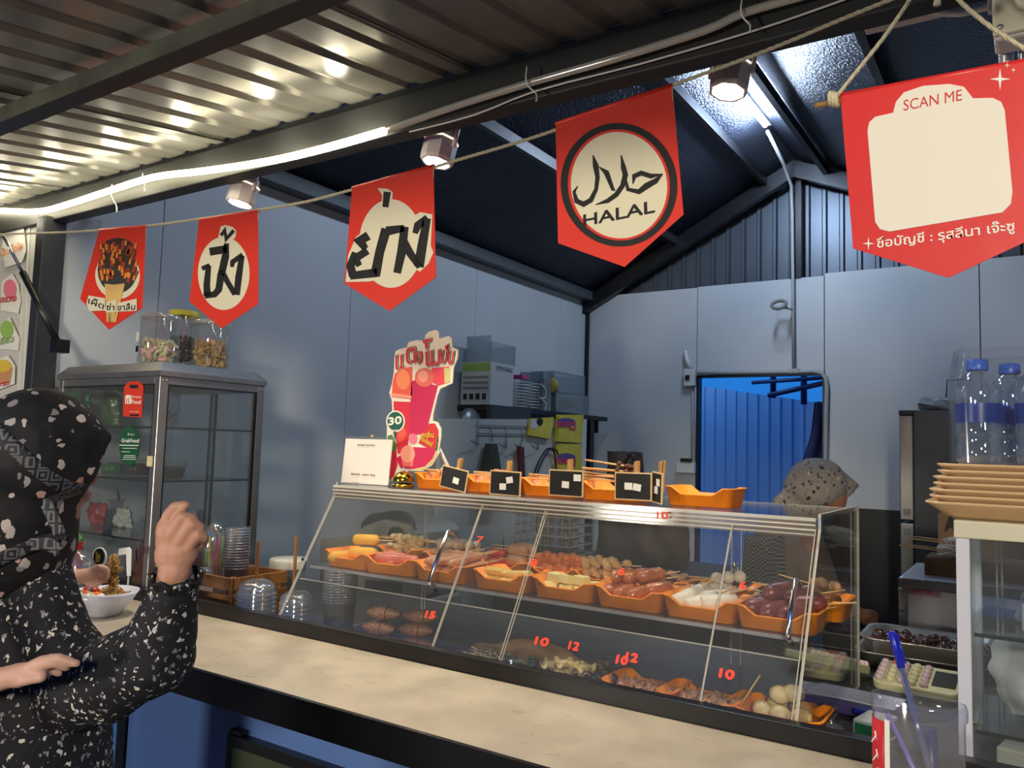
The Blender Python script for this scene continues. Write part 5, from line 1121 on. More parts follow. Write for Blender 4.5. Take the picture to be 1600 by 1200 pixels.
b = B(); b.prism([c + V((-.03, -.002, zt * .86)), c + V((-.02, -.002, zt * .74)), c + V((.0, -.002, zt * .79)), c + V((.018, -.002, zt * .73)), c + V((.034, -.002, zt * .88))], (0, .02, 0)); b.make('melon_flesh', mat('melon_red', (214, 62, 44), .4), dk_); B().tube([c + V((.036 * math.cos(R(a)), .008, zt * .90 + .022 * math.sin(R(a)))) for a in range(0, 181, 20)], .008, 8).make('melon_rind', mat('melon_green', (74, 124, 56), .4), dk_)
gd = T('domed_dessert', 'clear dome over pink and cream sweets beside the bowl', 'dessert', (at(120, 880, Y=1.5).x, 1.50, 1.0)); c = V((at(122, 890, Y=1.49).x, 1.49, 1.001)); zt = at(122, 858, Y=1.49).z - 1.001
B().lathe([(0, 0), (.04, 0), (.052, zt * .5)], c, 24).make('bowl', plastic, gd); dome(c + V((0, 0, zt * .5)), .052, zt * .5, gd)
b = B()
for i in range(22): b.ell(c + V((rr.uniform(-.03, .03), rr.uniform(-.03, .03), zt * .35 + rr.uniform(0, .03))), (.012, .009, .008), n=8, mi=i % 2)
b.make('sweets', [mat('sweet_pink', (200, 96, 110), .4), mat('sweet_cream', (220, 206, 190), .4)], gd, kind='stuff')
sg = T('oval_sign', 'black oval sign with yellow letters and a white rim behind the noodles', 'sign', (at(155, 880, Y=1.56).x, 1.56, 1.0)); sY = 1.56
zb = 1.002
b = B(); b.prism([at(x, y, Y=sY) for x, y in sc(oval(563, 300, 62, 92, 28), 60, 820, 1600 / 270)], (0, .004, 0)); b.make('rim', print_white, sg)
flatpoly(sc(oval(563, 296, 52, 78, 28), 60, 820, 1600 / 270), black, sg, 'plate', Y=sY, th=.001, off=.0005)
text('USE', at(157, 877, Y=sY), at(158, 866, Y=sY), .012, mat('sign_yellow', (214, 190, 50), .5), sg, th=.003, bold=.04); text('DOG', at(151, 878, Y=sY), at(151, 862, Y=sY), .012, MATS['sign_yellow'], sg, th=.003, bold=.04)
a = at(155, 885, Y=sY + .002); B().tube([a, V((a.x, a.y, zb))], .005, 6).make('post', white_pl, sg)
cd_ = T('card_stand', 'white cut-out card stand behind the noodle tower', 'card', (at(190, 880, Y=1.59).x, 1.59, 1.0))
b = B(); b.prism([at(x, y, Y=1.59) for x, y in ((186, 857), (201, 855), (204, 860), (203, 900), (198, 900), (197, 866), (184, 868))], (0, .004, 0)); b.make('card', print_white, cd_); a = at(201, 898, Y=1.592); B().tube([a, V((a.x, a.y, zb))], .003, 6).make('post', white_pl, cd_)

# ------------------------------------------------------------------ on the case top: pay card, bell, drink cut-out
CT = 1.4185
pc = T('pay_card', 'white acrylic scan to pay card stand at the left end of the case top', 'card stand', (at(567, 750, Y=1.98).x, 1.99, CT)); pY = 1.975
x0, x1 = at(533, 752, Y=pY).x, at(606, 752, Y=pY).x; z1 = at(570, 686, Y=pY).z
b = B(); b.prism([(x0, pY, CT), (x1, pY, CT), (x1 + .001, pY + .012, z1), (x0 + .001, pY + .012, z1)], (0, .004, 0)); b.make('card', mat('card_white', (226, 220, 210), .4), pc, bevel=.001)
b = B(); b.span((x0, pY + .006, CT), (x1, pY + .05, CT + .004)).span((x0, pY + .018, z1 - .004), (x1, pY + .03, z1 + .008)); b.make('holder', plastic, pc)
zz = lambda y: at(569, y, Y=pY).z
text('SCAN TO PAY', (at(556, 697, Y=pY).x, pY + .010, zz(697)), (at(584, 697, Y=pY).x, pY + .010, zz(697)), .0065, print_black, pc, th=.003, bold=.03)
text('ชื่อบัญชี : รุสลีนา เจ๊ะซู', (at(549, 743, Y=pY).x, pY + .0015, zz(743)), (at(586, 743, Y=pY).x, pY + .0015, zz(743)), .006, print_black, pc, th=.003, bold=.03)
B().ell((at(575, 684, Y=pY).x, pY + .02, z1 + .010), (.006, .003, .005)).make('clip', mat('yellow_clip', (210, 180, 50), .4), pc)
bl_ = T('service_bell', 'shiny gold service bell between the pay card and the first skewer tray', 'bell', (at(631, 755, Y=1.96).x, 1.96, CT)); c = V((at(630, 755, Y=1.95).x, 1.95, CT)); gold = mat('gold_metal', (205, 178, 60), .18, 1)
B().lathe([(0, 0), (.036, 0), (.037, .006), (.030, .012), (.012, .014)], c, 28).make('base', gold, bl_); B().lathe([(.034, .018), (.035, .020), (.032, .032), (.022, .044), (.008, .050), (0, .051)], c, 28).make('dome', gold, bl_); B().lathe([(.004, .048), (.004, .064), (.003, .066), (0, .066)], c, 10).make('button', chrome, bl_)
# drink cut-out standee
DY = 2.06
K6 = 600 / 130; q7 = lambda pts: sc(pts, 600, 510, K6)
dc = T('drink_cutout', 'tall cut-out picture of two red watermelon drinks standing on the case top', 'standee', (at(650, 760, Y=DY).x, DY, CT))
z_off = 0
def dpoly(pts, m, nm, off, th=.0006): return flatpoly(q7(pts), m, dc, nm, Y=DY, off=off, th=th)
out_ = [(75, 225), (82, 180), (110, 165), (165, 150), (175, 115), (235, 98), (285, 105), (300, 60), (325, 38), (375, 25), (395, 45), (398, 90), (430, 80), (465, 68), (488, 85), (492, 150), (535, 170), (530, 230), (500, 300), (492, 410), (405, 450), (385, 500), (352, 640), (350, 680), (385, 690), (410, 740), (410, 800), (395, 890), (400, 910), (345, 1000), (280, 1045), (180, 1040), (50, 1110), (25, 1130), (20, 800), (22, 650), (60, 610), (55, 530), (38, 480), (60, 400), (72, 320)]
b = B(); b.prism([at(x, y, Y=DY) for x, y in q7(out_)], (0, .005, 0)); b.make('board', mat('cutout_cream', (232, 230, 212), .5), dc)
red_d = mat('drink_red', (214, 44, 66), .5); red_l = mat('drink_coral', (232, 92, 74), .5); pk = mat('drink_pink', (226, 110, 100), .5)
dpoly([(70, 540), (195, 545), (185, 780), (165, 900), (100, 920), (75, 700)], red_d, 'print_glass', .0005); dpoly([(200, 400), (225, 385), (390, 430), (325, 690), (310, 780), (180, 780)], mat('drink_crimson', (198, 34, 84), .5), 'print_glass', .0009)
dpoly([(62, 420), (80, 340), (140, 300), (205, 290), (205, 500), (195, 525), (60, 510)], red_l, 'print_cup', .0009); dpoly(oval(140, 385, 48, 72, 24), mat('slush_coral', (240, 140, 96), .5), 'print_slush', .0013); dpoly([(55, 480), (200, 500), (202, 520), (56, 505)], mat('cup_rim', (240, 160, 130), .5), 'print_rim', .0017)
dpoly([(345, 300), (470, 290), (478, 400), (388, 430), (350, 400)], mat('melon_pink', (228, 70, 90), .5), 'print_melon', .0009); dpoly([(435, 300), (478, 300), (476, 400), (440, 412)], mat('rind_cream', (206, 206, 130), .5), 'print_rind', .0013)
dpoly(oval(295, 368, 70, 68, 28), pk, 'print_slush', .0017); dpoly(oval(285, 360, 38, 44, 20), mat('slush_pale', (238, 160, 140), .5), 'print_slush', .0021)
dpoly([(330, 700), (370, 700), (395, 750), (396, 830), (370, 900), (320, 880), (250, 840)], mat('melon_deep', (206, 50, 56), .5), 'print_melon', .0013); dpoly([(385, 800), (396, 790), (388, 890), (370, 905)], mat('rind_green', (60, 112, 60), .5), 'print_rind', .0017)
dpoly([(220, 870), (385, 880), (360, 960), (300, 1020), (220, 1030), (120, 1020), (90, 950)], mat('melon_magenta', (196, 30, 84), .5), 'print_melon', .0017); dpoly([(380, 895), (392, 905), (345, 985), (285, 1030), (225, 1040), (222, 1028), (300, 1010), (355, 955)], MATS['rind_cream'], 'print_rind', .0021)
dpoly(oval(175, 920, 52, 62, 24), MATS['slush_pale'], 'print_glass', .0025); dpoly([(128, 930), (225, 930), (210, 1010), (140, 1010)], pk, 'print_glass', .0023); dpoly(oval(215, 810, 28, 38, 12), mat('flower_pink', (236, 120, 140), .5), 'print_flower', .0025)
dpoly([(30, 790), (60, 780), (90, 850), (85, 900), (50, 915), (28, 880)], mat('leaf_green', (80, 140, 60), .5), 'print_leaf', .0015); dpoly([(30, 910), (90, 900), (100, 1000), (70, 1080), (30, 1110)], red_d, 'print_melon', .0015); dpoly([(95, 740), (150, 730), (165, 770), (140, 830), (95, 850)], red_l, 'print_melon', .0013)
dpoly(oval(88, 685, 68, 78, 28) , print_white, 'print_badge', .0030); dpoly(oval(88, 685, 58, 68, 28), mat('badge_green', (28, 92, 76), .5), 'print_badge', .0034); dpoly([(70, 755), (98, 755), (84, 820)], MATS['badge_green'], 'print_badge', .0032)
def dt(s_, a, c_, h, m, th, bold=.04): text(s_, at(*q7([a])[0], Y=DY), at(*q7([c_])[0], Y=DY), h, m, dc, th=th, bold=bold)
dt('30', (40, 712), (132, 700), .026, print_white, .0045, .06); dt('บาท', (60, 762), (108, 760), .009, print_white, .0045)
for dx, m, th, bd in ((0, mat('letter_dark', (60, 24, 30), .5), .0010, .06), (0, print_white, .0026, .035), (0, redprint, .0050, .012)):
    dt('แ', (90, 312), (150, 305), .064, m, th, bd); dt('ต', (165, 270), (232, 262), .070, m, th, bd); dt('ง', (238, 272), (278, 268), .054, m, th, bd); dt('โ', (290, 288), (350, 280), .078, m, th, bd); dt('ม', (345, 284), (410, 276), .066, m, th, bd); dt('ปั่น', (415, 262), (500, 272), .054, m, th, bd)
dt('สดชื่น', (275, 800), (365, 800), .016, MATS['sign_yellow'], .0050); dt('มีประโยชน์', (258, 812), (350, 868), .014, MATS['sign_yellow'], .0050)
b = B(); c = at(*q7([(370, 800)])[0], Y=DY + .01); b.tube([(c.x, DY + .006, c.z), (c.x + .03, DY + .09, CT)], .004, 6).tube([(c.x + .02, DY + .006, c.z - .03), (c.x + .045, DY + .09, CT)], .003, 6); b.make('prop_leg', print_white, dc, kind='stuff')

# ------------------------------------------------------------------ back-left corner: shelf, partition with hooks, hanging bags, machine
def ath(x, y, X): return at(x, y, X=X)
sh = T('wall_shelf', 'black shelf board on the left wall near the back corner', 'shelf', (-3.17, 5.2, 1.83))
y0, y1 = 4.35, 6.0
B().span((XL + .002, y0, 1.80), (-2.98, y1, 1.835)).make('board', black_paint, sh)
for y in (y0 + .1, y1 - .1): B().span((XL + .002, y, 1.70), (-3.02, y + .02, 1.80)).make('bracket', black_paint, sh)
def shelf_item(px): return at(px, 640, X=-3.12).y
SX = -3.12
bx_ = T('appliance_box', 'white and green printed carton at the left end of the black shelf', 'carton', (SX, shelf_item(770), 1.836))
ya, yb = shelf_item(742), shelf_item(778); zt = 2.16
B().span((SX - .12, ya, 1.836), (SX + .12, yb, 2.12)).make('carton', mat('carton_white', (176, 180, 176), .6), bx_)
B().span((SX - .11, ya - .003, 2.06), (SX + .11, ya + .0, 2.115)).make('label_band', mat('carton_green', (120, 160, 70), .6), bx_)
for k in range(4): B().span((SX - .10 + k * .052, ya - .003, 1.87), (SX - .07 + k * .052, ya, 1.91)).make('print_icon', print_black, bx_)
for k in range(3): B().span((SX - .105, ya - .003, 1.94 + k * .036), (SX + .10, ya, 1.955 + k * .036)).make('print_line', mat('grey_print', (120, 122, 120), .6), bx_)
text('STRONG', (SX + .1215, ya + .06, 2.07), (SX + .1215, yb - .02, 2.07), .03, print_black, bx_, out=(1, 0, 0), th=.001)
b = B(); 
b.span((SX - .10, ya + .02, 2.122), (SX + .10, yb + .05, 2.125)).span((SX - .10, ya + .02, 2.125), (SX - .096, yb + .05, 2.30)).span((SX + .096, ya + .02, 2.125), (SX + .10, yb + .05, 2.26)).span((SX - .10, ya + .02, 2.125), (SX + .10, ya + .024, 2.30)).span((SX - .10, yb + .046, 2.125), (SX + .10, yb + .05, 2.26))
b.make('clear_box', clear('shelf_box_plastic', (200, 214, 218), .10, .14), label='empty clear plastic box on top of the carton', cat='box')
wr = T('wire_rack', 'white wire dish rack beside the carton on the black shelf', 'rack', (SX, shelf_item(812), 1.836)); ya, yb = shelf_item(798), shelf_item(826)
b = B()
for k in range(9): z = 1.85 + k * .022; b.tube([(SX - .09, ya, z), (SX + .09, ya, z), (SX + .09, yb, z), (SX - .09, yb, z)], .003, 4, closed=True)
b.make('wires', white_pl, wr, kind='stuff'); B().span((SX - .09, ya, 2.05), (SX + .09, ya + .09, 2.075)).make('pink_item', mat('magenta_plastic', (190, 60, 130), .4), wr)
for dz in (0, .10): B().tube([(SX + .10, yb, 2.03 - dz), (SX + .11, yb + .06, 1.99 - dz), (SX + .11, yb + .05, 1.93 - dz), (SX + .10, yb - .02, 1.92 - dz)], .004, 5).make('side_loop', white_pl, wr)
def clearbox(nm, lab, xa, xb, z0, z1, inner=None, cc=None):
    t = T(nm, lab, 'container', (SX, (shelf_item(xa) + shelf_item(xb)) / 2, z0)); a, c = shelf_item(xa), shelf_item(xb); b = B()
    b.span((SX - .1, a, z0), (SX + .1, c, z0 + .004)).span((SX + .096, a, z0 + .004), (SX + .1, c, z1)).span((SX - .1, a, z0 + .004), (SX - .096, c, z1)).span((SX - .1, a, z0 + .004), (SX + .1, a + .004, z1)).span((SX - .1, c - .004, z0 + .004), (SX + .1, c, z1)); b.make('walls', clear('shelf_box_plastic', (200, 214, 218)), t)
    b = B(); b.tube([(SX + .1, a, z1), (SX + .1, c, z1), (SX - .1, c, z1), (SX - .1, a, z1)], .005, 4, closed=True); b.make('rim', plastic, t)
    for k, m in enumerate(cc or ()): B().ell((SX + .02 * (k % 2), a + (c - a) * (.3 + .22 * k), z0 + .05 + .02 * k), (.06, .09, .035)).make('content', m, t)
    return t
clearbox('clear_container', 'tall clear container in the middle of the black shelf', 829, 843, 1.836, 2.12)
b = B(); b.lathe([(.0, 0), (.055, 0), (.060, .02), (.052, .028), (0, .028)], (SX + .09, shelf_item(846), 2.03), 20, M=Matrix.Rotation(R(90), 3, 'X')); b.make('yellow_roll', mat('dull_yellow', (170, 150, 60), .5), label='dull yellow round roll leaning beside the tall clear container', cat='roll')
clearbox('clear_container', 'wide clear container of red and green items at the right end of the black shelf', 850, 903, 1.836, 1.99, None, (mat('green_bit', (110, 140, 70), .5), mat('red_bit', (180, 50, 50), .5), mat('white_bit', (190, 190, 188), .5)))
clearbox('clear_container', 'empty clear container stacked on the right end of the black shelf', 846, 896, 1.995, 2.14)

PX = -2.95
pt = T('white_partition', 'white panel with a wire hook rack standing near the back left corner', 'panel', (PX, 4.7, 0))
ya, yb = ath(690, 655, PX).y, ath(905, 655, PX).y
zz0, zz1 = 1.715, 1.79
b = B(); b.prism([(PX - .03, ya, .0), (PX - .03, yb, .0), (PX - .03, yb, zz1), (PX - .03, ya, zz0)], (.03, 0, 0)); b.make('board', mat('partition_white', (176, 178, 172), .5), pt)
B().span((PX - .03, yb, 0), (PX + .03, yb + .07, zz1 + .005)).make('edge_strip', mat('edge_white', (200, 202, 200), .5), pt)
B().span((PX - .02, yb + .10, 0), (PX + .05, yb + .16, zz1)).make('dark_post', black_paint, pt)
wrk = mat('grey_wire', (130, 132, 130), .4, .4); wx = PX + .012
b = B()
for (xa, ya_, xb2, yb2) in ((748, 664, 828, 667), (748, 677, 828, 679), (748, 655, 747, 695), (768, 667, 769, 690), (792, 667, 791, 700), (816, 668, 816, 690), (841, 690, 841, 702), (865, 668, 864, 705)): b.tube([ath(xa, ya_, wx), ath(xb2, yb2, wx)], .004, 5)
for (x, y) in ((744, 695), (788, 700), (812, 700), (838, 702)): b.tube([ath(x + 3, y - 12, wx), ath(x + 1, y, wx + .01), ath(x - 8, y - 7, wx + .05)], .004, 5)
b.make('hook_rack', wrk, pt, kind='stuff')
def wallsheet(nm, lab, cat, pts, m, X, th=.02):
    b = B(); b.prism([ath(x, y, X) for x, y in pts], (th, 0, 0)); return b.make(nm, m, label=lab, cat=cat, bevel=.004)
o = T('yellow_packet', 'small yellow snack packet pinned to the white panel', 'packet', ath(845, 665, PX + .02)); X_ = PX + .014
b = B(); b.prism([ath(x, y, X_) for x, y in ((827, 654), (862, 652), (857, 686), (823, 680))], (.02, 0, 0)); b.make('packet', mat('packet_yellow', (212, 196, 60), .4, noise=(9, .2)), o, bevel=.006)
b = B(); b.prism([ath(x, y, X_ + .021) for x, y in ((830, 656), (846, 655), (838, 670), (828, 668))], (.002, 0, 0)); b.make('print_patch', mat('print_greywhite', (196, 190, 200), .5), o)
b = B(); b.prism([ath(x, y, X_ + .021) for x, y in oval(843, 659, 5, 6, 12)], (.004, 0, 0)); b.make('print_emblem', print_black, o)
for k, (za, zb_) in enumerate(((0, 0), (1, 1))):
    o = T('yellow_packet', ('large yellow packet hanging on the panel, its upper one, printed upside down', 'lower yellow packet hanging below the upper one on the white panel')[k], 'packet', ath(884, 680 + 50 * k, PX + .02))
    pts = (((869, 648), (907, 648), (904, 692), (866, 690)), ((869, 693), (903, 694), (904, 745), (868, 745)))[k]
    b = B(); b.prism([ath(x, y, X_) for x, y in pts], (.03, 0, 0)); b.make('packet', MATS['packet_yellow'], o, bevel=.008)
    b = B(); b.prism([ath(x, y, X_ + .031) for x, y in oval(884, 660 + 55 * k, 15, 7, 20)], (.002, 0, 0)); b.make('print_purple', mat('print_purple', (96, 70, 140), .5), o)
    a, c = ath(869, 663 + 57 * k, X_ + .034), ath(899, 664 + 57 * k, X_ + .034)
    text('Data', c + V((0, 0, .02)), a + V((0, 0, .02)), .06, mat('print_redpink', (200, 60, 80), .5), o, out=(1, 0, 0), th=.002, bold=.05, flip=True)
wallsheet('olive_apron', 'folded olive green cloth hanging from the hook rack', 'cloth', ((758, 693), (767, 693), (775, 745), (776, 790), (744, 790), (750, 740)), mat('olive_cloth', (66, 70, 56), .9, bump=(20, .3)), PX + .02, .05)
wallsheet('maroon_strap', 'narrow maroon strap hanging from the hook rack', 'strap', ((807, 696), (815, 699), (819, 790), (812, 790)), mat('maroon_cloth', (84, 36, 46), .9), PX + .02, .02)
b = B(); 
for dx in (0, 5): b.tube(smooth_pts([ath(x + dx, y, PX + .03) for x, y in ((826, 770), (838, 730), (852, 704), (862, 702), (868, 718), (872, 790))]), .006, 6)
b.make('cable_loop', black, label='loop of doubled black cable hanging beside the yellow packets', cat='cable')
for i, (x, r_, y) in enumerate(((735, 27, 657), (799, 25, 660))):
    c = ath(x, y, PX - .10); t = T('pan_lid', ('large grey round lid standing behind the white panel, nearer the drink cut-out', 'grey round lid standing behind the white panel under the black shelf')[i], 'lid', c)
    rr_ = (ath(x, y, PX - .1) - ath(x, y - r_, PX - .1)).length; c = c + V((0, 0, -.03))
    B().lathe([(rr_, 0), (rr_, .015), (rr_ * .86, .03), (rr_ * .5, .045), (0, .05)], c, 32, M=Matrix.Rotation(R(80), 3, 'Y')).make('lid', mat('dull_grey_metal', (110, 114, 116), .35, .5), t)
wallsheet('grey_appliance', 'dark grey appliance tucked under the black shelf', 'appliance', ((760, 634), (822, 636), (822, 660), (760, 660)), mat('appliance_grey', (56, 58, 58), .5), PX - .06, .04)
# machine at the left seen through the case
mg = mat('machine_beige_grey', (150, 150, 132), .5, noise=(10, .1))
mc = T('sealing_machine', 'grey beige cup sealing machine seen through the left end of the case', 'machine', at(610, 900, Y=2.75)); MY = 2.6
A_ = lambda x, y, Y_=MY: at(x, y, Y=Y_)
zb = .0
def mpz(pts, th, m, nm, off=0): b = B(); b.prism([A_(x, y) + V((0, off, 0)) for x, y in pts], (0, th, 0)); return b.make(nm, m, mc, bevel=.012)
mpz([(500, 860), (502, 842), (560, 838), (568, 822), (600, 812), (640, 820), (650, 835), (652, 860), (652, 935), (500, 915)], .30, mg, 'head')
mpz([(555, 925), (655, 940), (655, 1040), (555, 1030)], .28, mg, 'body', .01); mpz([(573, 905), (628, 912), (628, 960), (573, 952)], .01, mat('machine_recess', (60, 62, 60), .5), 'recess', -.012)
b = B(); c = A_(622, 836) + V((0, -.012, 0)); b.lathe([(.035, 0), (.035, .015), (.02, .018), (0, .018)], c, 20, M=Matrix.Rotation(R(90), 3, 'X')); b.make('round_vent', black, mc)
b = B()
for k in range(3): b.tube(smooth_pts([A_(x, y + k * 5, MY + .02 + .02 * k) for x, y in ((566, 820), (580, 806), (596, 803), (620, 800), (640, 806), (648, 825), (650, 850))]), .008, 6)
b.make('coiled_cable', mat('dark_hose', (40, 44, 46), .4), mc, kind='stuff')
B().span((A_(548, 900).x, MY + .02, 0), (A_(655, 900).x, MY + .4, A_(600, 1035).z)).make('stand_body', mat('dark_blue_grey', (42, 48, 56), .6), label='dark stand carrying the cup sealing machine', cat='stand')
# dark back counter with bags seen through the case
kb = T('back_counter', 'dark low counter along the back of the kiosk carrying bags', 'counter', (-1.9, 4.6, 0))
B().span((-2.85, 4.2, 0), (-1.25, 4.8, .86)).make('carcass', mat('dark_brown_counter', (50, 46, 42), .6), kb); B().span((-2.87, 4.17, .86), (-1.23, 4.82, .89)).make('top', mat('dark_worktop', (52, 50, 50)), kb)
for k in range(3): B().span((-2.82 + k * .53, 4.185, .1), (-2.33 + k * .53, 4.20, .82)).make('door', mat('cupboard_door', (64, 60, 55), .5), kb, bevel=.004)
zc_ = .892
def grad_bag(nm, lab, px, Y_, w_, h_, dp, m, seed): c = V((at(px, 800, Y=Y_).x, Y_, zc_)); return bag(nm, lab, c, w_, h_, dp, m, seed)
grad_bag('olive_bag', 'dark olive bag standing behind the case, left of the white basket', 765, 4.45, .30, .52, .12, mat('olive_bag', (60, 60, 50), .8, bump=(9, .4)), 11)
bk = T('white_basket', 'white plastic lattice basket seen through the middle of the case', 'basket', (at(862, 850, Y=4.45).x, 4.45, zc_)); c = V((at(862, 850, Y=4.45).x, 4.45, zc_)); b = B()
for i in range(9):
    x = c.x - .20 + i * .05; b.tube([(x, 4.32, zc_ + .004), (x, 4.32, zc_ + .42)], .005, 4)
for k in range(8): z = zc_ + .01 + k * .058; b.tube([(c.x - .2, 4.32, z), (c.x + .2, 4.32, z), (c.x + .2, 4.62, z), (c.x - .2, 4.62, z)], .005, 4, closed=True)
b.make('lattice', mat('basket_white', (150, 146, 138), .6), bk, kind='stuff')
wb_ = [((c.x - .08, 4.5, zc_ + .01), .16, .40), ((c.x + .09, 4.5, zc_ + .01), .14, .36)]
for i, (cc, w_, h_) in enumerate(wb_): bag('plastic_carrier', ('pale plastic bag in the left of the white basket', 'pale plastic bag in the right of the white basket')[i], cc, w_, h_, .05, mat('pale_bag', (128, 122, 112), .5, bump=(20, .5)), 20 + i)
grad_bag('brown_backpack', 'dark brown backpack with a black strap behind the case', 975, 4.45, .36, .66, .13, mat('brown_pack', (66, 56, 48), .8, bump=(8, .5)), 13)
b = B(); b.tube(smooth_pts([at(x, y, Y=4.32) for x, y in ((972, 760), (974, 728), (982, 712), (992, 716), (1004, 745), (1010, 770))]), .010, 6); b.make('pack_strap', black, label='black strap looped over the brown backpack', cat='strap')
grad_bag('taupe_bag', 'taupe cloth bag behind the brown sausages near the doorway', 1035, 4.45, .34, .40, .12, mat('taupe_cloth', (86, 72, 60), .8, bump=(8, .5)), 14)

# ------------------------------------------------------------------ fridge, cartons at the back right
fg = T('fridge', 'dark two-door fridge with a brushed steel front edge at the back right', 'fridge', (-.5, 5.7, 0)); fy = 5.5; xa, xb2, xc = at(1405, 700, Y=fy).x, at(1427, 700, Y=fy).x, .1; zt = at(1440, 641, Y=fy).z; zs_ = at(1410, 815, Y=fy).z
B().span((xb2, fy + .0, .02), (xc, YB - .02, zt)).make('body', mat('fridge_dark', (46, 48, 54), .35), fg, bevel=.006)
B().span((xa, fy + .01, zs_ + .01), (xb2 - .003, fy + .5, zt - .03)).make('door', mat('fridge_steel', (150, 148, 142), .3, .8), fg, bevel=.006); B().span((xa, fy + .01, .05), (xb2 - .003, fy + .5, zs_ - .01)).make('door', MATS['fridge_steel'], fg, bevel=.006)
B().span((xa - .002, fy, zt - .03), (xb2, fy + .5, zt)).make('hinge_cap', black, fg, bevel=.004)
for z in (zs_ + .06, zs_ - .06): B().span(((xa + xb2) / 2 - .02, fy + .004, z - .02), ((xa + xb2) / 2 + .02, fy + .011, z + .02)).make('badge', mat('badge_grey', (110, 112, 116), .4), fg)
bag('carrier_on_fridge', 'crumpled grey plastic bag on top of the fridge', ((at(1475, 640, Y=5.7).x), 5.7, zt + .001), .30, .09, .10, mat('grey_bag', (120, 124, 126), .4, bump=(20, .5)), 31)
b = B(); b.tube([at(1478, 627, Y=6.17), at(1480, 594, Y=6.17), at(1520, 593, Y=6.17)], .005, 6); b.make('thin_wire', black, label='thin dark wire on the wall above the fridge', cat='wire')
bc = T('brown_carton', 'brown cardboard carton with a dark printed letter right of the fridge edge', 'carton', at(1480, 850, Y=4.3)); BY_ = 4.3; b = B(); b.span((at(1466, 850, Y=BY_).x, BY_, .95), (at(1466, 850, Y=BY_).x + .42, BY_ + .3, at(1470, 803, Y=BY_).z)); b.make('carton', mat('cardboard', (128, 98, 70), .8), bc)
text('A', (at(1477, 829, Y=BY_).x, BY_, at(1477, 829, Y=BY_).z), (at(1494, 830, Y=BY_).x, BY_, at(1477, 829, Y=BY_).z), .07, print_black, bc, th=.002, bold=.06)
B().span((-.42, 4.0, 0), (XR - .01, 4.75, .948)).make('carton_plinth', mat('dark_cupboard', (34, 34, 36)), label='dark cupboard under the brown carton', cat='cupboard')

# ------------------------------------------------------------------ grill machine, steel pans, calculators, papers on the side worktop
gY = 2.90
gm = T('grill_machine', 'stainless steel box grill with a red printed sticker beside the white cabinet', 'grill', (-.25, 3.1, .952)); xa = at(1403, 900, Y=gY).x; zt = at(1403, 900, Y=gY).z; xb2 = .2
B().span((xa, gY, .952), (xb2, gY + .45, zt)).make('body', steel, gm, bevel=.012, seg=3)
B().span((xa + .0, gY - .006, zt - .035), (xb2, gY + .0, zt - .004)).make('top_band', mat('steel_band', (150, 150, 150), .25, 1), gm, bevel=.003)
B().span((xa + .0, gY - .006, .955), (xa + .028, gY - .0, zt - .036)).make('corner_band', MATS['steel_band'], gm, bevel=.003)
for px, py in ((1408, 904), (1442, 907), (1408, 920), (1408, 951)): c = at(px, py, Y=gY - .007); B().ell(c, (.005, .004, .005), n=8).make('rivet', chrome, gm)
c0_, c1_ = at(1418, 915, Y=gY - .001), at(1471, 934, Y=gY - .001); B().span((c0_.x, gY - .0015, c1_.z), (c1_.x, gY - .0005, c0_.z)).make('sticker', mat('sticker_pink', (170, 140, 142), .5), gm)
text('National', (c0_.x + .003, gY - .002, at(1420, 922, Y=gY).z), (c0_.x + .070, gY - .002, at(1420, 922, Y=gY).z), .014, mat('dull_red_print', (150, 50, 60), .5), gm, th=.001, bold=.04); text('Bangkok Thailand', (c0_.x + .005, gY - .002, c1_.z + .006), (c1_.x - .01, gY - .002, c1_.z + .006), .009, MATS['dull_red_print'], gm, th=.001)
B().span((at(1444, 880, Y=3.0).x, 3.0, zt + .0), (.15, 3.18, at(1444, 870, Y=3.0).z)).make('rusty_grill_box', mat('rusty_steel', (112, 82, 58), .7, .3, noise=(14, .5)), gm, bevel=.004)
zr_ = at(1444, 868, Y=3.0).z
en = T('mushroom_bundle', 'x', 'skewer'); b = B(); q_ = random.Random(6)
for i in range(26): b.tube([(q_.uniform(.0, .03), q_.uniform(-.02, .02), q_.uniform(0, .03)), (q_.uniform(.05, .10), q_.uniform(-.03, .03), q_.uniform(-.005, .04))], .0022, 4)
b.make('thin_mushrooms', mat('pale_enoki', (206, 200, 184), .6), en, kind='stuff'); B().tube([(.03, 0, .014), (-.11, -.0, .020)], .0022, 5).make('stick', stickm, en); p = setup(en)
for i, (dx, dy, dz, rz) in enumerate(((.02, .02, .004, -.05), (.02, .07, .006, .08), (.04, .03, .030, .03), (.05, .08, .032, -.08))): p.put((at(1450, 860, Y=3.0).x + dx, 3.0 + dy, zr_ + dz), (0, 0, rz), 'skewer of thin pale mushrooms on the rusty grill top, ' + ('bottom front', 'bottom back', 'upper front', 'upper back')[i], 'mushroom skewers on the grill')
def pan(cx, cy, z, w_, d_, h, label):
    t = T('steel_pan', label, 'pan', (cx, cy, z)); ring = rrect(w_, d_, .05, 6); n = len(ring); L = [[(cx + x * k, cy + y * k, z + zz) for x, y in ring] for k, zz in ((.84, 0), (.95, h - .003), (1.0, h), (1.0, h + .003), (.93, h), (.83, .004))]
    b = B(); vs = [p for l in L for p in l]; fs = [(l * n + i, l * n + (i + 1) % n, (l + 1) * n + (i + 1) % n, (l + 1) * n + i) for l in range(5) for i in range(n)] + [tuple(range(n))[::-1], tuple(5 * n + i for i in range(n))]
    b.add(vs, fs, 0, True); b.s = [len(f) == 4 for f in b.f]; b.make('pan', mat('pan_steel', (200, 196, 186), .3, .85), t); return t
pcx = at(1425, 1020, Z=1.0).x + .03
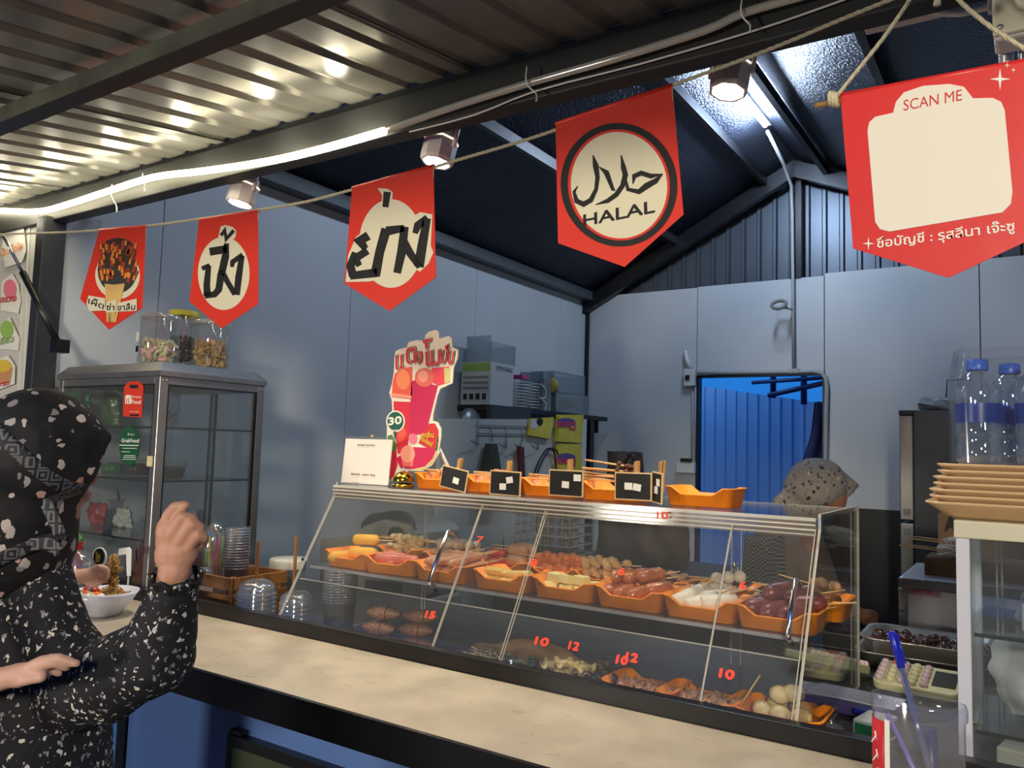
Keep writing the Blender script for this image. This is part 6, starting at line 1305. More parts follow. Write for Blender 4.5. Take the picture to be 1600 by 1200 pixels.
pan(pcx, 2.66, .953, .36, .27, .045, 'lower shallow steel pan on the side worktop'); t2_ = pan(pcx + .01, 2.68, .985, .36, .26, .048, 'upper steel pan holding dark glazed grilled meat')
gmt = mat('glazed_dark_meat', (92, 44, 24), .15, noise=(60, .7), coat=.8, bump=(80, .5)); t = T('grilled_piece', 'x', 'meat'); B().ell((0, 0, 0), (.022, .016, .013), n=8).make('food_piece', gmt, t); p = setup(t); q_ = random.Random(2)
for i in range(34): p.put((pcx + .01 + ((i % 9) - 4) * .034 + q_.uniform(-.006, .006), 2.60 + (i // 9) * .048, 1.018 + q_.uniform(-.002, .010)), (q_.uniform(-.5, .5), q_.uniform(-.4, .4), q_.uniform(0, 3)), 'dark glazed grilled meat chunk in the upper steel pan', 'grilled meat chunks')
def calculator(c, rz, label, m):
    t = T('calculator', label, 'calculator', c); Q = Matrix.Rotation(rz, 3, 'Z') @ Matrix.Rotation(R(14), 3, 'X'); b = B()
    ring = rrect(.20, .13, .022, 5); n = len(ring); b.add([Q @ V((x, y, z)) + c for z in (0, .022) for x, y in ring], [tuple(range(n))[::-1], tuple(range(n, 2 * n))] + [(i, (i + 1) % n, n + (i + 1) % n, n + i) for i in range(n)]); b.make('case', m, t, bevel=.004)
    b = B(); b.box(Q @ V((.062, .0, .024)) + c, (.052, .075, .004), M=Q); b.make('display', mat('lcd_grey', (70, 74, 70), .2), t)
    cols_ = (mat('key_pink', (206, 178, 182), .5), mat('key_cream', (214, 208, 160), .5), mat('key_red', (214, 110, 90), .5))
    for i in range(5):
        for j in range(5):
            b = B(); b.ell(Q @ V((-.085 + i * .026, -.048 + j * .023, .026)) + c, (.011, .0095, .009), M=Q, n=8); b.make('key', cols_[(0, 1, 0, 1, 0)[i] if not (i == 1 and j == 4) else 2], t)
    return t
calculator(V((-.265, 2.36, .975)), -.05, 'cream calculator with pink keys and its display at the right, behind the pen jar', mat('calc_cream', (206, 204, 160), .45))
calculator(V((-.50, 2.40, .975)), math.pi - .25, 'olive cream calculator seen through the right end panel of the case', mat('calc_olive', (170, 174, 130), .45))
pp = T('paper_stack', 'purple book with a white printed sheet on top, behind the case end', 'papers', (-.42, 2.13, .952)); B().box((-.395, 2.11, .966), (.20, .12, .026), rz=-.1).make('book', mat('purple_book', (70, 62, 110), .5), pp, bevel=.002); B().box((-.375, 2.125, .981), (.20, .10, .003), rz=-.12).make('sheet', mat('printed_sheet', (206, 206, 216), .6, noise=(160, .3)), pp)
text('GEO', (-.485, 2.053, .962), (-.40, 2.043, .962), .012, mat('grey_print', (120, 122, 120)), pp, th=.001)
B().box((-.315, 2.02, .975), (.09, .03, .012), rz=-.3).make('blue_marker', mat('marker_blue', (30, 40, 150), .4), label='blue marker lying beside the green box', cat='marker', bevel=.003)
gb = T('green_box', 'small green and white printed box beside the case end', 'box', (-.31, 1.93, .952)); B().box((-.300, 1.92, .975), (.06, .09, .045), rz=-.2).make('carton', mat('box_white', (206, 212, 206), .5), gb, bevel=.002); B().box((-.298, 1.919, .976), (.056, .0915, .030), rz=-.2).make('green_print', mat('print_green', (40, 130, 80), .5), gb)
bag('plastic_packet', 'flattened clear plastic wrap lying between the case end and the green box', (-.40, 1.82, .953), .16, .05, .06, clear('wrap_plastic', (225, 230, 235), .15, .15, .15), 41)

# ------------------------------------------------------------------ white framed glass cabinet, plates, bottles, pen jar at the right
wc0, wc1 = V((at(1493, 839, Y=1.80).x, 1.80, .952)), V((.38, 2.20, at(1493, 840, Y=1.80).z))
wc = T('white_cabinet', 'white framed glass display cabinet at the right edge, carrying plates', 'cabinet', ((wc0.x + wc1.x) / 2, 2.0, .952)); wfm = mat('white_frame', (198, 202, 214), .35)
for x in (wc0.x + .012, wc1.x - .012):
    for y in (wc0.y + .012, wc1.y - .012): B().box((x, y, (wc0.z + wc1.z) / 2), (.024, .024, wc1.z - wc0.z)).make('post', wfm, wc, bevel=.003)
B().span((wc0.x - .003, wc0.y - .003, wc1.z), (wc1.x, wc1.y, wc1.z + .034)).make('top', mat('cream_top', (206, 202, 178), .4, noise=(6, .1)), wc, bevel=.003)
B().span((wc0.x + .03, wc0.y, .953), (wc1.x - .03, wc0.y + .012, .985)).make('bottom_rail', wfm, wc)
for x in (wc0.x + .052, wc0.x + .062): B().span((x, wc1.y - .02, .99), (x + .004, wc1.y - .012, wc1.z)).make('door_edge', alu, wc)
B().span((wc0.x + .025, wc0.y + .006, .988), (wc1.x - .025, wc0.y + .009, wc1.z - .002)).make('glass_pane', glass, wc); B().span((wc0.x + .008, wc0.y + .026, .988), (wc0.x + .011, wc1.y - .026, wc1.z - .002)).make('glass_pane', glass, wc)
for py in (992, 1142):
    z = at(1530, py, Y=1.83).z; B().span((wc0.x + .028, wc0.y + .016, z), (wc1.x - .028, wc1.y - .03, z + .005)).make('glass_shelf', MATS['shelf_glass'], wc); B().span((wc0.x + .028, wc0.y + .012, z - .001), (wc1.x - .028, wc0.y + .0155, z + .006)).make('shelf_edge', MATS['dark_glass_edge'], wc)
zA, zB = at(1530, 992, Y=1.83).z + .006, at(1530, 1142, Y=1.83).z + .006
wpl = mat('white_carrier_plastic', (196, 198, 200), .35, bump=(18, .7))
bag('carrier_roll', 'crumpled white plastic bag on the upper shelf of the white cabinet', (.07, 2.0, zA), .22, .13, .06, wpl, 51)
bag('carrier_bags', 'large puffed white plastic bags on the lower shelf of the white cabinet', (.06, 1.98, zB), .30, .15, .08, wpl, 52)
b = B(); b.grid(lambda u, v: (-.02 + .22 * u, 1.90 + .10 * v, zA + .06 + .02 * math.sin(u * 7) + .03 * v), 10, 6); o = b.make('blue_paper', mat('pale_blue_paper', (150, 176, 200), .6), label='pale blue folded paper on the upper shelf of the white cabinet', cat='paper'); o.modifiers.new('t', 'SOLIDIFY').thickness = .003
b = B(); b.span((-.03, 1.89, zA), (.2, 1.99, zA + .055)); b.make('paper_box', mat('grey_paper_box', (170, 172, 174), .6), label='grey paper box under the pale blue paper in the white cabinet', cat='box', bevel=.004)
for k in range(4): B().box((-.02 + k * .07, 1.92 + (k % 2) * .02, .975 + k * .004), (.10, .08, .04), rz=.2 * (k - 1)).make('napkin_pack', mat('napkin_white', (206, 202, 192), .7), label='white napkin pack at the bottom of the white cabinet, ' + ORD[k], cat='napkins', group='napkin packs', bevel=.004)
ztop = wc1.z + .0345
t = T('plate', 'x', 'plate'); b = B(); ring = rrect(.330, .26, .03, 5); n = len(ring); L = [[(x * k, y * kk, z) for x, y in ring] for k, kk, z in ((.70, .66, 0), (.80, .78, .006), (.97, .96, .0275), (1, 1, .030), (1, 1, .0335), (.97, .96, .0325), (.78, .75, .010), (.70, .66, .006))]
b.add([q for l in L for q in l], [(l * n + i, l * n + (i + 1) % n, (l + 1) * n + (i + 1) % n, (l + 1) * n + i) for l in range(7) for i in range(n)] + [tuple(range(n))[::-1], tuple(7 * n + i for i in range(n))], 0, True); b.s = [len(f) == 4 for f in b.f]
b.make('dish', mat('beige_melamine', (206, 172, 132), .3), t); p = setup(t); xpl = at(1453, 790, Y=1.92).x + .165
ords = ('lowest and widest', 'second from the bottom', 'third from the bottom', 'middle', 'third from the top', 'second from the top', 'topmost')
for i in range(7): p.put((xpl + .002 * i + (.004 if i % 2 else 0), 1.935, ztop + i * .0130), (0, 0, 0), 'beige rectangular plate, %s of the stack on the white cabinet' % ords[i], 'stacked beige plates', 1 - .010 * i)
zpl = ztop + 6 * .013 + .0315
t = T('water_bottle', 'x', 'bottle'); b = B(); WB = 1.2; b.lathe([(r_ * WB, z_) for r_, z_ in [(0, .004), (.030, .0), (.034, .006), (.035, .03), (.032, .045), (.035, .06), (.036, .065), (.036, .075), (.0355, .08), (.0355, .13), (.036, .135), (.036, .15), (.032, .17), (.022, .186), (.014, .194), (.013, .20)]], n=28); b.make('body', clear('bottle_plastic', (228, 238, 248), .22, .12, .05, (200, 215, 235)), t)
B().lathe([(.0438, .085), (.0438, .125)], n=28).make('label_band', clear('blue_label', (70, 110, 210), .05, .35, .3, (50, 90, 190)), t); B().lathe([(.0205, .196), (.021, .199), (.0205, .216), (.018, .218), (0, .218)], n=18).make('cap', mat('blue_cap', (52, 104, 206), .35), t); p = setup(t)
s_ = (at(1535, 563, Y=1.9).z - zpl) / .218
bxs = at(1524, 700, Y=1.9).x
for i, (dx, dy, lb) in enumerate(((.006, 0, 'clear water bottle with a blue cap, front left one of the wrapped pack'), (.112, .0, 'clear water bottle at the right frame edge, front row of the pack'), (.060, .096, 'clear water bottle in the back row of the wrapped pack'))): p.put((bxs + dx, 1.90 + dy, zpl + .001), (0, 0, 0), lb, 'wrapped water bottles', s_)
b = B(); ring = rrect(.225, .215, .05, 5)
def wrapf(u, v):
    i = u * len(ring); a = ring[int(i) % len(ring)]; c = ring[(int(i) + 1) % len(ring)]; f = i - int(i); x, y = a[0] + (c[0] - a[0]) * f, a[1] + (c[1] - a[1]) * f; k = 1 + .02 * math.sin(u * 50) * v - .25 * max(0, v - .75) * 4 * .4
    return (bxs + .060 + x * k * .93, 1.935 + y * k * .93, zpl + .003 + v * (.235 if True else 0) * s_)
b.grid(wrapf, 48, 12); b.make('shrink_wrap', clear('shrink_film', (240, 243, 248), .07, .02, .12), label='loose clear shrink film around the water bottles', cat='film')
# pen jar on the ledge
jc = V(((at(1358, 1090, Y=1.42).x + at(1512, 1100, Y=1.42).x) / 2, 1.43, 1.001)); jr = (at(1512, 1100, Y=1.42).x - at(1358, 1090, Y=1.42).x) / 2; jh = at(1435, 1092, Y=1.43).z - 1.001
pj = T('pen_jar', 'clear oval plastic jar with a red side label on the ledge, bottom right', 'jar', jc); b = B()
def ovl(k, kk, z): return [(jc.x + jr * k * math.cos(2 * math.pi * i / 40), jc.y + jr * .62 * kk * math.sin(2 * math.pi * i / 40), jc.z + z) for i in range(40)]
L = [ovl(.9, .9, .001), ovl(.94, .94, .008), ovl(.95, .95, jh * .86), ovl(1.0, 1.0, jh * .88), ovl(1.0, 1.0, jh * .97), ovl(.97, .97, jh), ovl(.93, .93, jh)]
b.add([q for l in L for q in l], [(l * 40 + i, l * 40 + (i + 1) % 40, (l + 1) * 40 + (i + 1) % 40, (l + 1) * 40 + i) for l in range(6) for i in range(40)] + [tuple(range(40))[::-1]], 0, True); b.make('jar', clear('jar_clear', (238, 238, 246), .12, .07, .06), pj)
b = B(); vs = []
for z in (0.004, jh * .80):
    for k in range(9):
        a = R(172 + k * 7); vs.append((jc.x + jr * .962 * math.cos(a), jc.y + jr * .62 * .962 * math.sin(a), jc.z + z))
b.add(vs, [(i, i + 1, 10 + i, 9 + i) for i in range(8)], 0, True); o = b.make('red_label', mat('label_red', (196, 34, 44), .45), pj); o.modifiers.new('t', 'SOLIDIFY').thickness = .0008
b = B(); vs = []
for z in (0.004, jh * .82):
    for k in range(3):
        a = R(229 + k * 4); vs.append((jc.x + jr * .963 * math.cos(a), jc.y + jr * .62 * .963 * math.sin(a), jc.z + z))
b.add(vs, [(0, 1, 4, 3), (1, 2, 5, 4)]); o = b.make('label_edge', print_white, pj); o.modifiers.new('t', 'SOLIDIFY').thickness = .0008
for k in range(3):
    a = R(206 + k * 4); q = V((jc.x + jr * .972 * math.cos(a), jc.y + jr * .62 * .972 * math.sin(a), jc.z + jh * (.62 - .15 * k))); B().tube([q + V((-.004, -.001, -.006)), q + V((.002, -.002, .004)), q + V((.004, -.002, -.002)), q + V((.001, -.002, .012))], .0012, 5).make('label_script', print_white, pj)
pn = T('blue_pen', 'blue ballpoint pen with its cap up, leaning in the clear jar', 'pen', jc); a = at(1392, 985, Y=1.45); c = V((jc.x + .035, 1.425, 1.008)); d = (a - c).normalized()
B().tube([c + d * .01, a - d * .055], .0052, 8).make('barrel', clear('pen_barrel', (180, 190, 220), .1, .25, .1, (160, 170, 210)), pn); B().tube([c + d * .012, a - d * .03], .0018, 6).make('ink_tube', mat('ink_blue', (30, 36, 140), .4), pn); B().tube([a - d * .058, a - d * .004, a], [.0062, .0058, .002], 10).make('cap', mat('cap_blue', (26, 36, 168), .3), pn); B().tube([a - d * .004 + V((.007, 0, 0)), a - d * .05 + V((.0085, 0, 0))], .0018, 6).make('clip', MATS['cap_blue'], pn)
pn = T('purple_pen', 'clear purple pen leaning to the right inside the clear jar', 'pen', jc); B().tube([(jc.x - .045, 1.44, 1.006 + jh * .78), (jc.x + .03, 1.41, 1.008)], .004, 8).make('barrel', mat('purple_clear', (130, 110, 190), .2), pn); B().tube([(jc.x + .02, 1.45, 1.01), (jc.x + .012, 1.455, 1.006 + jh * .7)], .012, 10).make('body', mat('navy_plastic', (40, 44, 100), .35), pn)
B().box((jc.x - .015, 1.425, 1.035), (.07, .01, .06)).make('folded_note', mat('note_white', (206, 204, 214), .7), label='folded white note inside the clear jar', cat='note')

# ------------------------------------------------------------------ people
speck = cells('black_speckled_cloth', (14, 14, 20), [(200, 196, 190), (150, 146, 150), (214, 208, 190), (120, 118, 126)], 88, .38, stretch=(1, 1, .8))
floral = cells('black_floral_scarf', (18, 17, 19), [(186, 176, 168), (196, 160, 150), (160, 154, 150), (206, 190, 180), (136, 128, 130)], 40, .40, .75, stretch=(1, 1, .8))
plain_blk = mat('black_cloth', (16, 16, 19), .8)
def geo_mat():
    m = bpy.data.materials.new('grey_geometric_band'); m.use_nodes = True; n = m.node_tree; L = n.links; N = n.nodes.new; p = n.nodes['Principled BSDF']
    t = N('ShaderNodeTexCoord'); v = N('ShaderNodeTexVoronoi'); v.distance = 'CHEBYCHEV'; v.inputs['Scale'].default_value = 44; v.inputs['Randomness'].default_value = .15
    L.new(t.outputs['Object'], v.inputs['Vector']); s_ = N('ShaderNodeMath'); s_.operation = 'MULTIPLY'; s_.inputs[1].default_value = 22; L.new(v.outputs['Distance'], s_.inputs[0])
    q = N('ShaderNodeMath'); q.operation = 'SINE'; L.new(s_.outputs[0], q.inputs[0]); g = N('ShaderNodeMath'); g.operation = 'GREATER_THAN'; g.inputs[1].default_value = .15; L.new(q.outputs[0], g.inputs[0])
    mx = N('ShaderNodeMix'); mx.data_type = 'RGBA'; mx.inputs[6].default_value = lin((26, 26, 28)) + (1,); mx.inputs[7].default_value = lin((96, 96, 100)) + (1,); L.new(g.outputs[0], mx.inputs[0]); L.new(mx.outputs[2], p.inputs['Base Color']); p.inputs['Roughness'].default_value = .7
    return m
geo = geo_mat()
def finger(b, pts, r0, r1, n=10):
    pts = [V(p) for p in pts]
    for i in range(len(pts) - 1):
        a = r0 + (r1 - r0) * i / (len(pts) - 1); c = r0 + (r1 - r0) * (i + 1) / (len(pts) - 1); b.cap(pts[i], pts[i + 1], a, c, n)
wom = T('person', 'person in a black floral headscarf and black speckled dress, fist raised to the chin', 'person', (-1.55, .80, 0))
# skin: head with face, neck, raised forearm and fist as one body
D0 = 1.5
b = B(); hc = P(64, 716, 1.50); fw = V((.62, .78, -.12)).normalized(); sd = V((fw.y, -fw.x, 0)).normalized(); upv = sd.cross(fw).normalized()
if upv.z < 0: upv = -upv
Hm = Matrix((sd, fw, upv)).transposed()
def hp(x, y, z): return hc + Hm @ V((x, y, z))
b.ell(hc, (.074, .092, .105), M=Hm, n=20).ell(hp(0, .03, -.055), (.058, .062, .062), M=Hm, n=16).ell(hp(0, .062, -.095), (.026, .024, .022), M=Hm, n=12)
b.ell(hp(0, .090, -.02), (.010, .013, .020), M=Hm, n=10).ell(hp(0, .090, -.055), (.024, .010, .006), M=Hm, n=10).ell(hp(0, .088, -.065), (.022, .010, .006), M=Hm, n=10)
for s_ in (-1, 1): b.ell(hp(s_ * .03, .078, .005), (.014, .010, .009), M=Hm, n=10).ell(hp(s_ * .045, .065, -.03), (.026, .024, .026), M=Hm, n=10).ell(hp(s_ * .075, -.005, -.01), (.008, .016, .026), M=Hm, n=8)
nb = hp(0, -.02, -.20); b.cap(hp(0, -.005, -.07), nb, .052, .058, 14); b.cap(nb, V((-1.60, .80, 1.05)), .055, .07, 14); b.cap(V((-1.60, .80, 1.05)), V((-1.60, .80, .95)), .07, .07, 14)
shd, elb, wri = P(30, 905, 1.50), P(252, 1005, 1.365), P(274, 893, 1.33)
b.cap(V((-1.60, .80, 1.08)), shd, .05, .045, 12); b.cap(shd, P(75, 1035, 1.47), .042, .040, 12); b.cap(P(75, 1035, 1.47), P(185, 1064, 1.40), .040, .038, 12); b.cap(P(185, 1064, 1.40), elb, .04, .036, 12); b.cap(elb, wri, .040, .027, 14)
def PH(x, y, dd=0): return P(x, y, 1.33 + dd)
b.ell(PH(273, 868), (.034, .024, .036), M=Matrix((CR, _f, CU)).transposed(), n=14); b.ell(PH(276, 845, .004), (.036, .024, .030), M=Matrix((CR, _f, CU)).transposed(), n=14); b.ell(PH(290, 858, .004), (.022, .020, .030), M=Matrix((CR, _f, CU)).transposed(), n=12); b.ell(PH(262, 832, .0), (.020, .020, .030), M=Matrix((CR, _f, CU)).transposed(), n=12)
finger(b, [PH(259, 828), PH(262, 806, -.004), PH(273, 792, -.002), PH(290, 789.5, .0)], .0115, .0078)
finger(b, [PH(267, 838, -.010), PH(284, 808, -.012), PH(300, 811, -.006), PH(305, 827, .012), PH(296, 838, .02)], .0112, .0085)
finger(b, [PH(280, 846, -.010), PH(299, 820, -.013), PH(312, 824, -.004), PH(315, 838, .014), PH(304, 846, .02)], .0108, .0082)
finger(b, [PH(294, 856, -.006), PH(309, 836, -.010), PH(319, 840, -.002), PH(318, 850, .014), PH(308, 856, .018)], .0098, .0075)
finger(b, [PH(254, 862, .014), PH(258, 835, .026), PH(272, 818, .030), PH(284, 812, .028)], .012, .009)
blob(b, 'body', skin, wom, .0032, 4)
# dress
b = B(); tc_ = V((-1.60, .80, 0)); 
wl_ = P(50, 1010, 1.52); hl = P(40, 1200, 1.50)
b.cap(P(15, 910, 1.52), P(32, 1000, 1.52), .100, .122, 18); b.cap(P(32, 1000, 1.52), P(45, 1120, 1.50), .122, .125, 18); b.cap(P(58, 1120, 1.5), V((hl.x, hl.y, .70)), .13, .17, 18); b.cap(V((hl.x, hl.y, .70)), V((hl.x, hl.y, .12)), .17, .22, 18)
b.cap(P(30, 900, 1.50), P(52, 905, 1.49), .080, .068, 14); b.cap(P(52, 905, 1.49), P(78, 975, 1.46), .068, .062, 14); b.cap(P(-30, 930, 1.52), P(-30, 1150, 1.50), .13, .14, 14); b.cap(P(78, 985, 1.46), P(140, 1062, 1.42), .060, .060, 14); b.cap(P(120, 1078, 1.43), P(243, 1024, 1.37), .070, .068, 16); b.cap(P(170, 1085, 1.40), P(250, 1020, 1.37), .052, .055, 14)
b.cap(P(-60, 900, 1.62), P(-50, 1010, 1.66), .075, .07, 12)
b.cap(P(254, 990, 1.36), P(272, 925, 1.34), .058, .040, 16); b.cap(P(272, 925, 1.34), P(275, 915, 1.338), .038, .036, 14)
dress = blob(b, 'dress', speck, wom, .008, 6)
# gathered cuff frill
b = B(); ax = (P(274, 893, 1.33) - P(272, 930, 1.34)).normalized(); s1v = ax.cross(V((0, 1, 0))).normalized(); s2v = ax.cross(s1v); cc = P(275, 912, 1.336)
def cuff(u, v):
    a = u * 2 * math.pi; r0 = .030 + .012 * v + .004 * math.sin(a * 9) * v; return cc + s1v * (r0 * math.cos(a)) + s2v * (r0 * math.sin(a)) + ax * (-.018 + .036 * v + .003 * math.sin(a * 7) * v)
b.grid(cuff, 60, 6); o = b.make('cuff_frill', speck, wom); o.modifiers.new('t', 'SOLIDIFY').thickness = .002
# headscarf
b = B(); FM = Matrix((CR, _f, CU)).transposed()
b.ell(P(60, 695, 1.50), (.108, .115, .108), M=FM, n=24); b.ell(P(45, 720, 1.48), (.110, .110, .110), M=FM, n=20); b.ell(P(108, 682, 1.50), (.060, .07, .058), M=FM, n=16); b.cap(P(112, 664, 1.50), P(163, 684, 1.51), .038, .016, 12); b.cap(P(150, 698, 1.51), P(136, 742, 1.50), .020, .018, 12); b.cap(P(128, 748, 1.50), P(84, 806, 1.48), .020, .026, 12); b.cap(P(105, 712, 1.49), P(68, 775, 1.48), .042, .042, 14)
b.cap(P(30, 740, 1.48), P(15, 850, 1.49), .105, .115, 18); b.cap(P(66, 790, 1.47), P(55, 850, 1.48), .036, .040, 14); b.cap(P(-40, 840, 1.50), P(52, 852, 1.49), .09, .050, 16); b.ell(P(-60, 800, 1.5), (.12, .12, .12), n=14)
scarf = blob(b, 'headscarf', floral, wom, .007, 8)
def band(nm, ctr, wpx, d):
    L, Rr = ribbon(ctr, wpx, 0); b = B(); n = len(L); vs = []
    for i in range(n):
        for k in range(5): q = L[i].lerp(Rr[i], k / 4); vs.append(P(q.x, q.y, d))
    b.add(vs, [(i * 5 + k, i * 5 + k + 1, (i + 1) * 5 + k + 1, (i + 1) * 5 + k) for i in range(n - 1) for k in range(4)], 0, True); o = b.make(nm, geo, wom)
    s_ = o.modifiers.new('wrap', 'SHRINKWRAP'); s_.target = scarf; s_.wrap_method = 'PROJECT'; s_.use_project_x = s_.use_project_y = s_.use_project_z = False
    s_.use_negative_direction = True; s_.use_positive_direction = True; s_.offset = .003; s_.wrap_mode = 'ABOVE_SURFACE'
    o.modifiers.new('t', 'SOLIDIFY').thickness = .002
    return o
def dens2(pts, k=6): 
    ps = smooth_pts([V((x, y, 0)) for x, y in pts], k); return [(p.x, p.y) for p in ps]
band('scarf_band', dens2([(-30, 670), (8, 700), (38, 735), (62, 770), (82, 805), (94, 835)]), 19, 1.36)
band('scarf_band', dens2([(-30, 885), (10, 866), (45, 852), (75, 850), (95, 862)]), 20, 1.36)
# child beyond the customer, reaching for the noodle bowl
ch = T('person', 'small child hidden behind the customer, bare arm reaching to the noodle bowl', 'person', (-2.35, 1.0, 0))
def child(root, hd, torso, hips, sh_, el, wr_, fing, d, skinm, cloth, foot_z=0, vox=.005, other=None):
    b = B(); b.ell(hd, (.075, .085, .092), n=16).ell(hd + V((.0, .06, -.03)), (.03, .03, .035), n=10).cap(hd, torso + V((0, 0, .10)), .035, .05, 12); b.cap(torso + V((0, 0, .06)), sh_, .04, .032, 10); b.cap(sh_, el, .030, .027, 12); b.cap(el, wr_, .028, .020, 12)
    for f, r0, r1 in fing: finger(b, f, r0, r1, 8)
    b.cap(torso + V((0, 0, .05)), hips, .06, .07, 12)
    for s_ in (-1, 1): b.cap(hips + V((s_ * .05, 0, 0)), V((hips.x + s_ * .06, hips.y, foot_z + .25)), .05, .038, 10); b.cap(V((hips.x + s_ * .06, hips.y, foot_z + .25)), V((hips.x + s_ * .06, hips.y, foot_z + .04)), .038, .028, 10); b.ell(V((hips.x + s_ * .06, hips.y + .03, foot_z + .03)), (.03, .07, .028))
    blob(b, 'body', skinm, root, vox, 4)
    b = B(); b.cap(torso + V((0, 0, .06)), hips, .085, .095, 14); b.cap(torso + V((0, 0, .06)), sh_, .065, .05, 12); b.cap(sh_, sh_.lerp(el, .35), .048, .046, 12); b.cap(hips, hips + V((0, 0, -.25)), .095, .12, 12); blob(b, 'shirt', cloth, root, .010, 5)
    b = B(); b.ell(hd + V((0, -.012, .018)), (.085, .088, .088), n=16); blob(b, 'hair', mat('dark_hair', (30, 25, 22), .85, bump=(120, .6)), root, .012, 3)
dA = 2.38
PA = lambda x, y, z=0: P(x, y, dA + z)
hdA = P(20, 800, 2.1)
child(ch, hdA, V((hdA.x, hdA.y, hdA.z - .27)), V((hdA.x, hdA.y, .62)), P(35, 888, 2.2), P(70, 902, 2.32), PA(118, 899),
      [([PA(128, 900), PA(142, 897)], .022, .019), ([PA(140, 892), PA(155, 885, -.01), PA(166, 888, -.005), PA(170, 893)], .0095, .007), ([PA(142, 896), PA(157, 889, -.012), PA(167, 894, -.005), PA(169, 901)], .0095, .007), ([PA(141, 901), PA(154, 896, -.010), PA(163, 901), PA(164, 908)], .009, .0068), ([PA(139, 905), PA(150, 902), PA(157, 907), PA(157, 912)], .0085, .0065), ([PA(132, 906), PA(140, 913), PA(150, 916)], .010, .0075)], dA, skin_l, mat('child_shirt', (120, 60, 60), .8))
ch2 = T('person', 'young child at the left frame edge, hand resting on the customer sleeve', 'person', (-1.62, .45, 0))
PB = lambda x, y, z=0: P(x, y, 1.275 + z)
hdB = P(-230, 820, 1.30)
child(ch2, hdB, V((hdB.x, hdB.y, hdB.z - .26)), V((hdB.x, hdB.y, .60)), P(-160, 960, 1.29), P(-95, 1062, 1.28), PB(-2, 1062),
      [([PB(5, 1060), PB(38, 1052, .002)], .019, .019), ([PB(30, 1058), PB(50, 1050)], .018, .013), ([PB(40, 1047), PB(66, 1033, -.008), PB(92, 1028, -.006), PB(120, 1037)], .0115, .0072), ([PB(46, 1050), PB(68, 1038, -.010), PB(88, 1036, -.006), PB(104, 1043, .002)], .011, .0072), ([PB(44, 1052), PB(64, 1044, -.002), PB(82, 1047, .008), PB(92, 1052, .012)], .010, .007), ([PB(40, 1054), PB(58, 1050, .010), PB(72, 1054, .018)], .0095, .0066), ([PB(22, 1064), PB(42, 1062, -.012), PB(66, 1059, -.012)], .0115, .0082)], 1.275, skin_l, mat('child_top', (150, 150, 160), .8), vox=.004)
# worker behind the case
wk_ = T('person', 'person in a grey patterned headscarf and gingham apron bending behind the case', 'person', (-.70, 2.95, 0))
dW = 2.75; PW = lambda x, y, z=0: P(x, y, dW + z)
b = B(); b.ell(PW(1275, 765), (.075, .085, .095), n=16).ell(PW(1300, 778, -.01), (.05, .06, .06), n=12).cap(PW(1262, 780), PW(1235, 830, .1), .05, .06, 12); b.cap(PW(1235, 850, .1), PW(1205, 960, .15), .10, .11, 14); hipw = PW(1205, 1000, .15)
for s_ in (-1, 1): b.cap(V((hipw.x + s_ * .08, hipw.y, .86)), V((hipw.x + s_ * .09, hipw.y, .45)), .075, .055, 12); b.cap(V((hipw.x + s_ * .09, hipw.y, .45)), V((hipw.x + s_ * .09, hipw.y, .07)), .052, .036, 12); b.ell((hipw.x + s_ * .09, hipw.y - .05, .04), (.04, .11, .038))
b.cap(PW(1262, 850, .0), PW(1290, 925, -.05), .045, .038, 12); b.cap(PW(1290, 925, -.05), PW(1338, 958, .0), .036, .026, 12); b.ell(PW(1348, 962), (.030, .022, .020))
for k in range(4): finger(b, [PW(1350, 955 + k * 4), PW(1362, 955 + k * 5, .01), PW(1370, 960 + k * 5, .012)], .0095, .007, 8)
finger(b, [PW(1344, 968), PW(1354, 975), PW(1362, 976)], .010, .008, 8)
blob(b, 'body', mat('worker_skin', (150, 100, 78), .55), wk_, .006, 4)
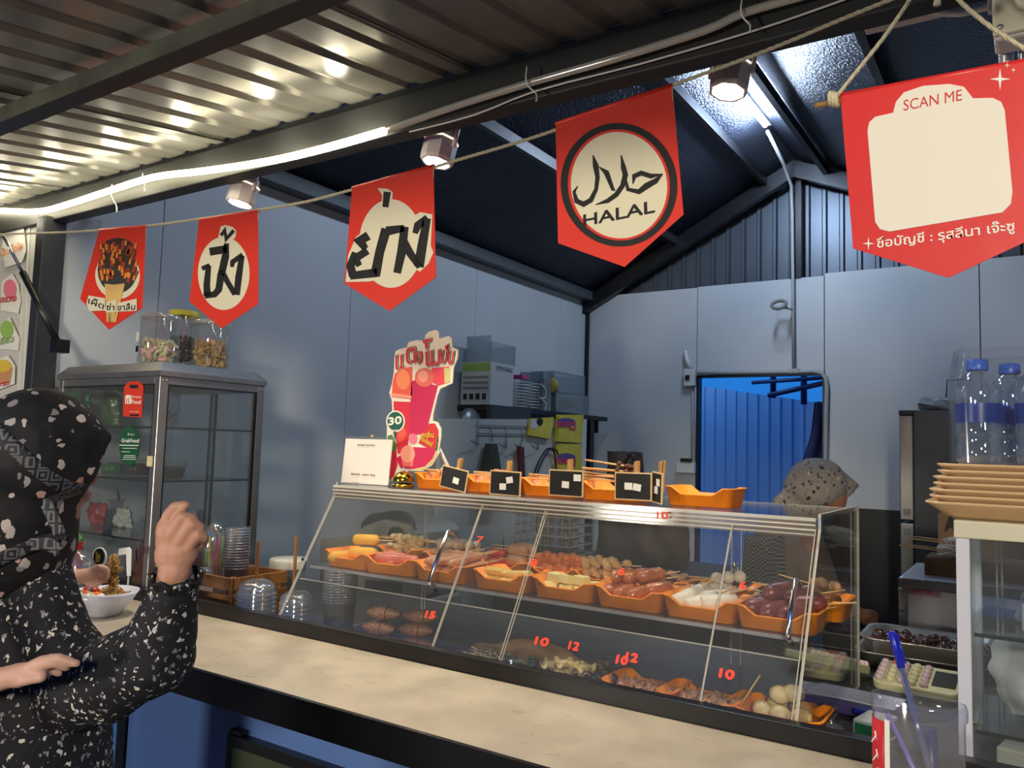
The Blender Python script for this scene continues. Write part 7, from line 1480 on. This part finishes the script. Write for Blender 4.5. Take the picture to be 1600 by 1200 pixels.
b = B(); b.cap(PW(1232, 850, .1), PW(1205, 960, .15), .125, .135, 16); b.cap(PW(1205, 960, .15), V((hipw.x, hipw.y, .75)), .135, .15, 16); b.cap(V((hipw.x, hipw.y, .75)), V((hipw.x, hipw.y, .25)), .15, .19, 16); b.cap(PW(1250, 845, .05), PW(1268, 880, .0), .075, .070, 14); b.cap(PW(1268, 880, .0), PW(1292, 925, -.05), .068, .052, 14); b.cap(PW(1292, 925, -.05), PW(1325, 950, -.02), .050, .040, 12)
blob(b, 'tunic', mat('taupe_tunic', (128, 110, 98), .85, bump=(10, .4)), wk_, .012, 6)
def gingham():
    m = bpy.data.materials.new('gingham_cloth'); m.use_nodes = True; n = m.node_tree; L = n.links; N = n.nodes.new; p = n.nodes['Principled BSDF']; t = N('ShaderNodeTexCoord')
    ch_ = N('ShaderNodeTexChecker'); ch_.inputs['Scale'].default_value = 140; ch_.inputs[1].default_value = lin((30, 30, 32)) + (1,); ch_.inputs[2].default_value = lin((140, 136, 130)) + (1,); L.new(t.outputs['Object'], ch_.inputs[0]); L.new(ch_.outputs[0], p.inputs['Base Color']); p.inputs['Roughness'].default_value = .8; return m
b = B()
def apr(u, v):
    q = PW(1168 + 76 * u - 8 * v, 838 + 200 * v, .0); return q + _f * (.03 - .05 * math.sin(math.pi * u) + .006 * math.sin(u * 12 + v * 5))
b.grid(apr, 16, 14); o = b.make('apron', gingham(), wk_); o.modifiers.new('t', 'SOLIDIFY').thickness = .004
b = B(); b.ell(PW(1275, 755), (.098, .10, .088), M=FM, n=20).ell(PW(1265, 765), (.088, .1, .075), M=FM, n=18).cap(PW(1290, 745), PW(1330, 757), .06, .020, 12).cap(PW(1326, 757), PW(1341, 760), .022, .008, 10).cap(PW(1330, 768), PW(1290, 782), .012, .03, 10).cap(PW(1235, 775), PW(1215, 785), .035, .02, 12).cap(PW(1240, 785), PW(1230, 850, .08), .055, .09, 14)
blob(b, 'headscarf', cells('grey_patterned_scarf', (150, 142, 134), [(70, 62, 62), (52, 48, 50), (190, 182, 172), (104, 96, 92)], 62, .42, .8), wk_, .007, 6)
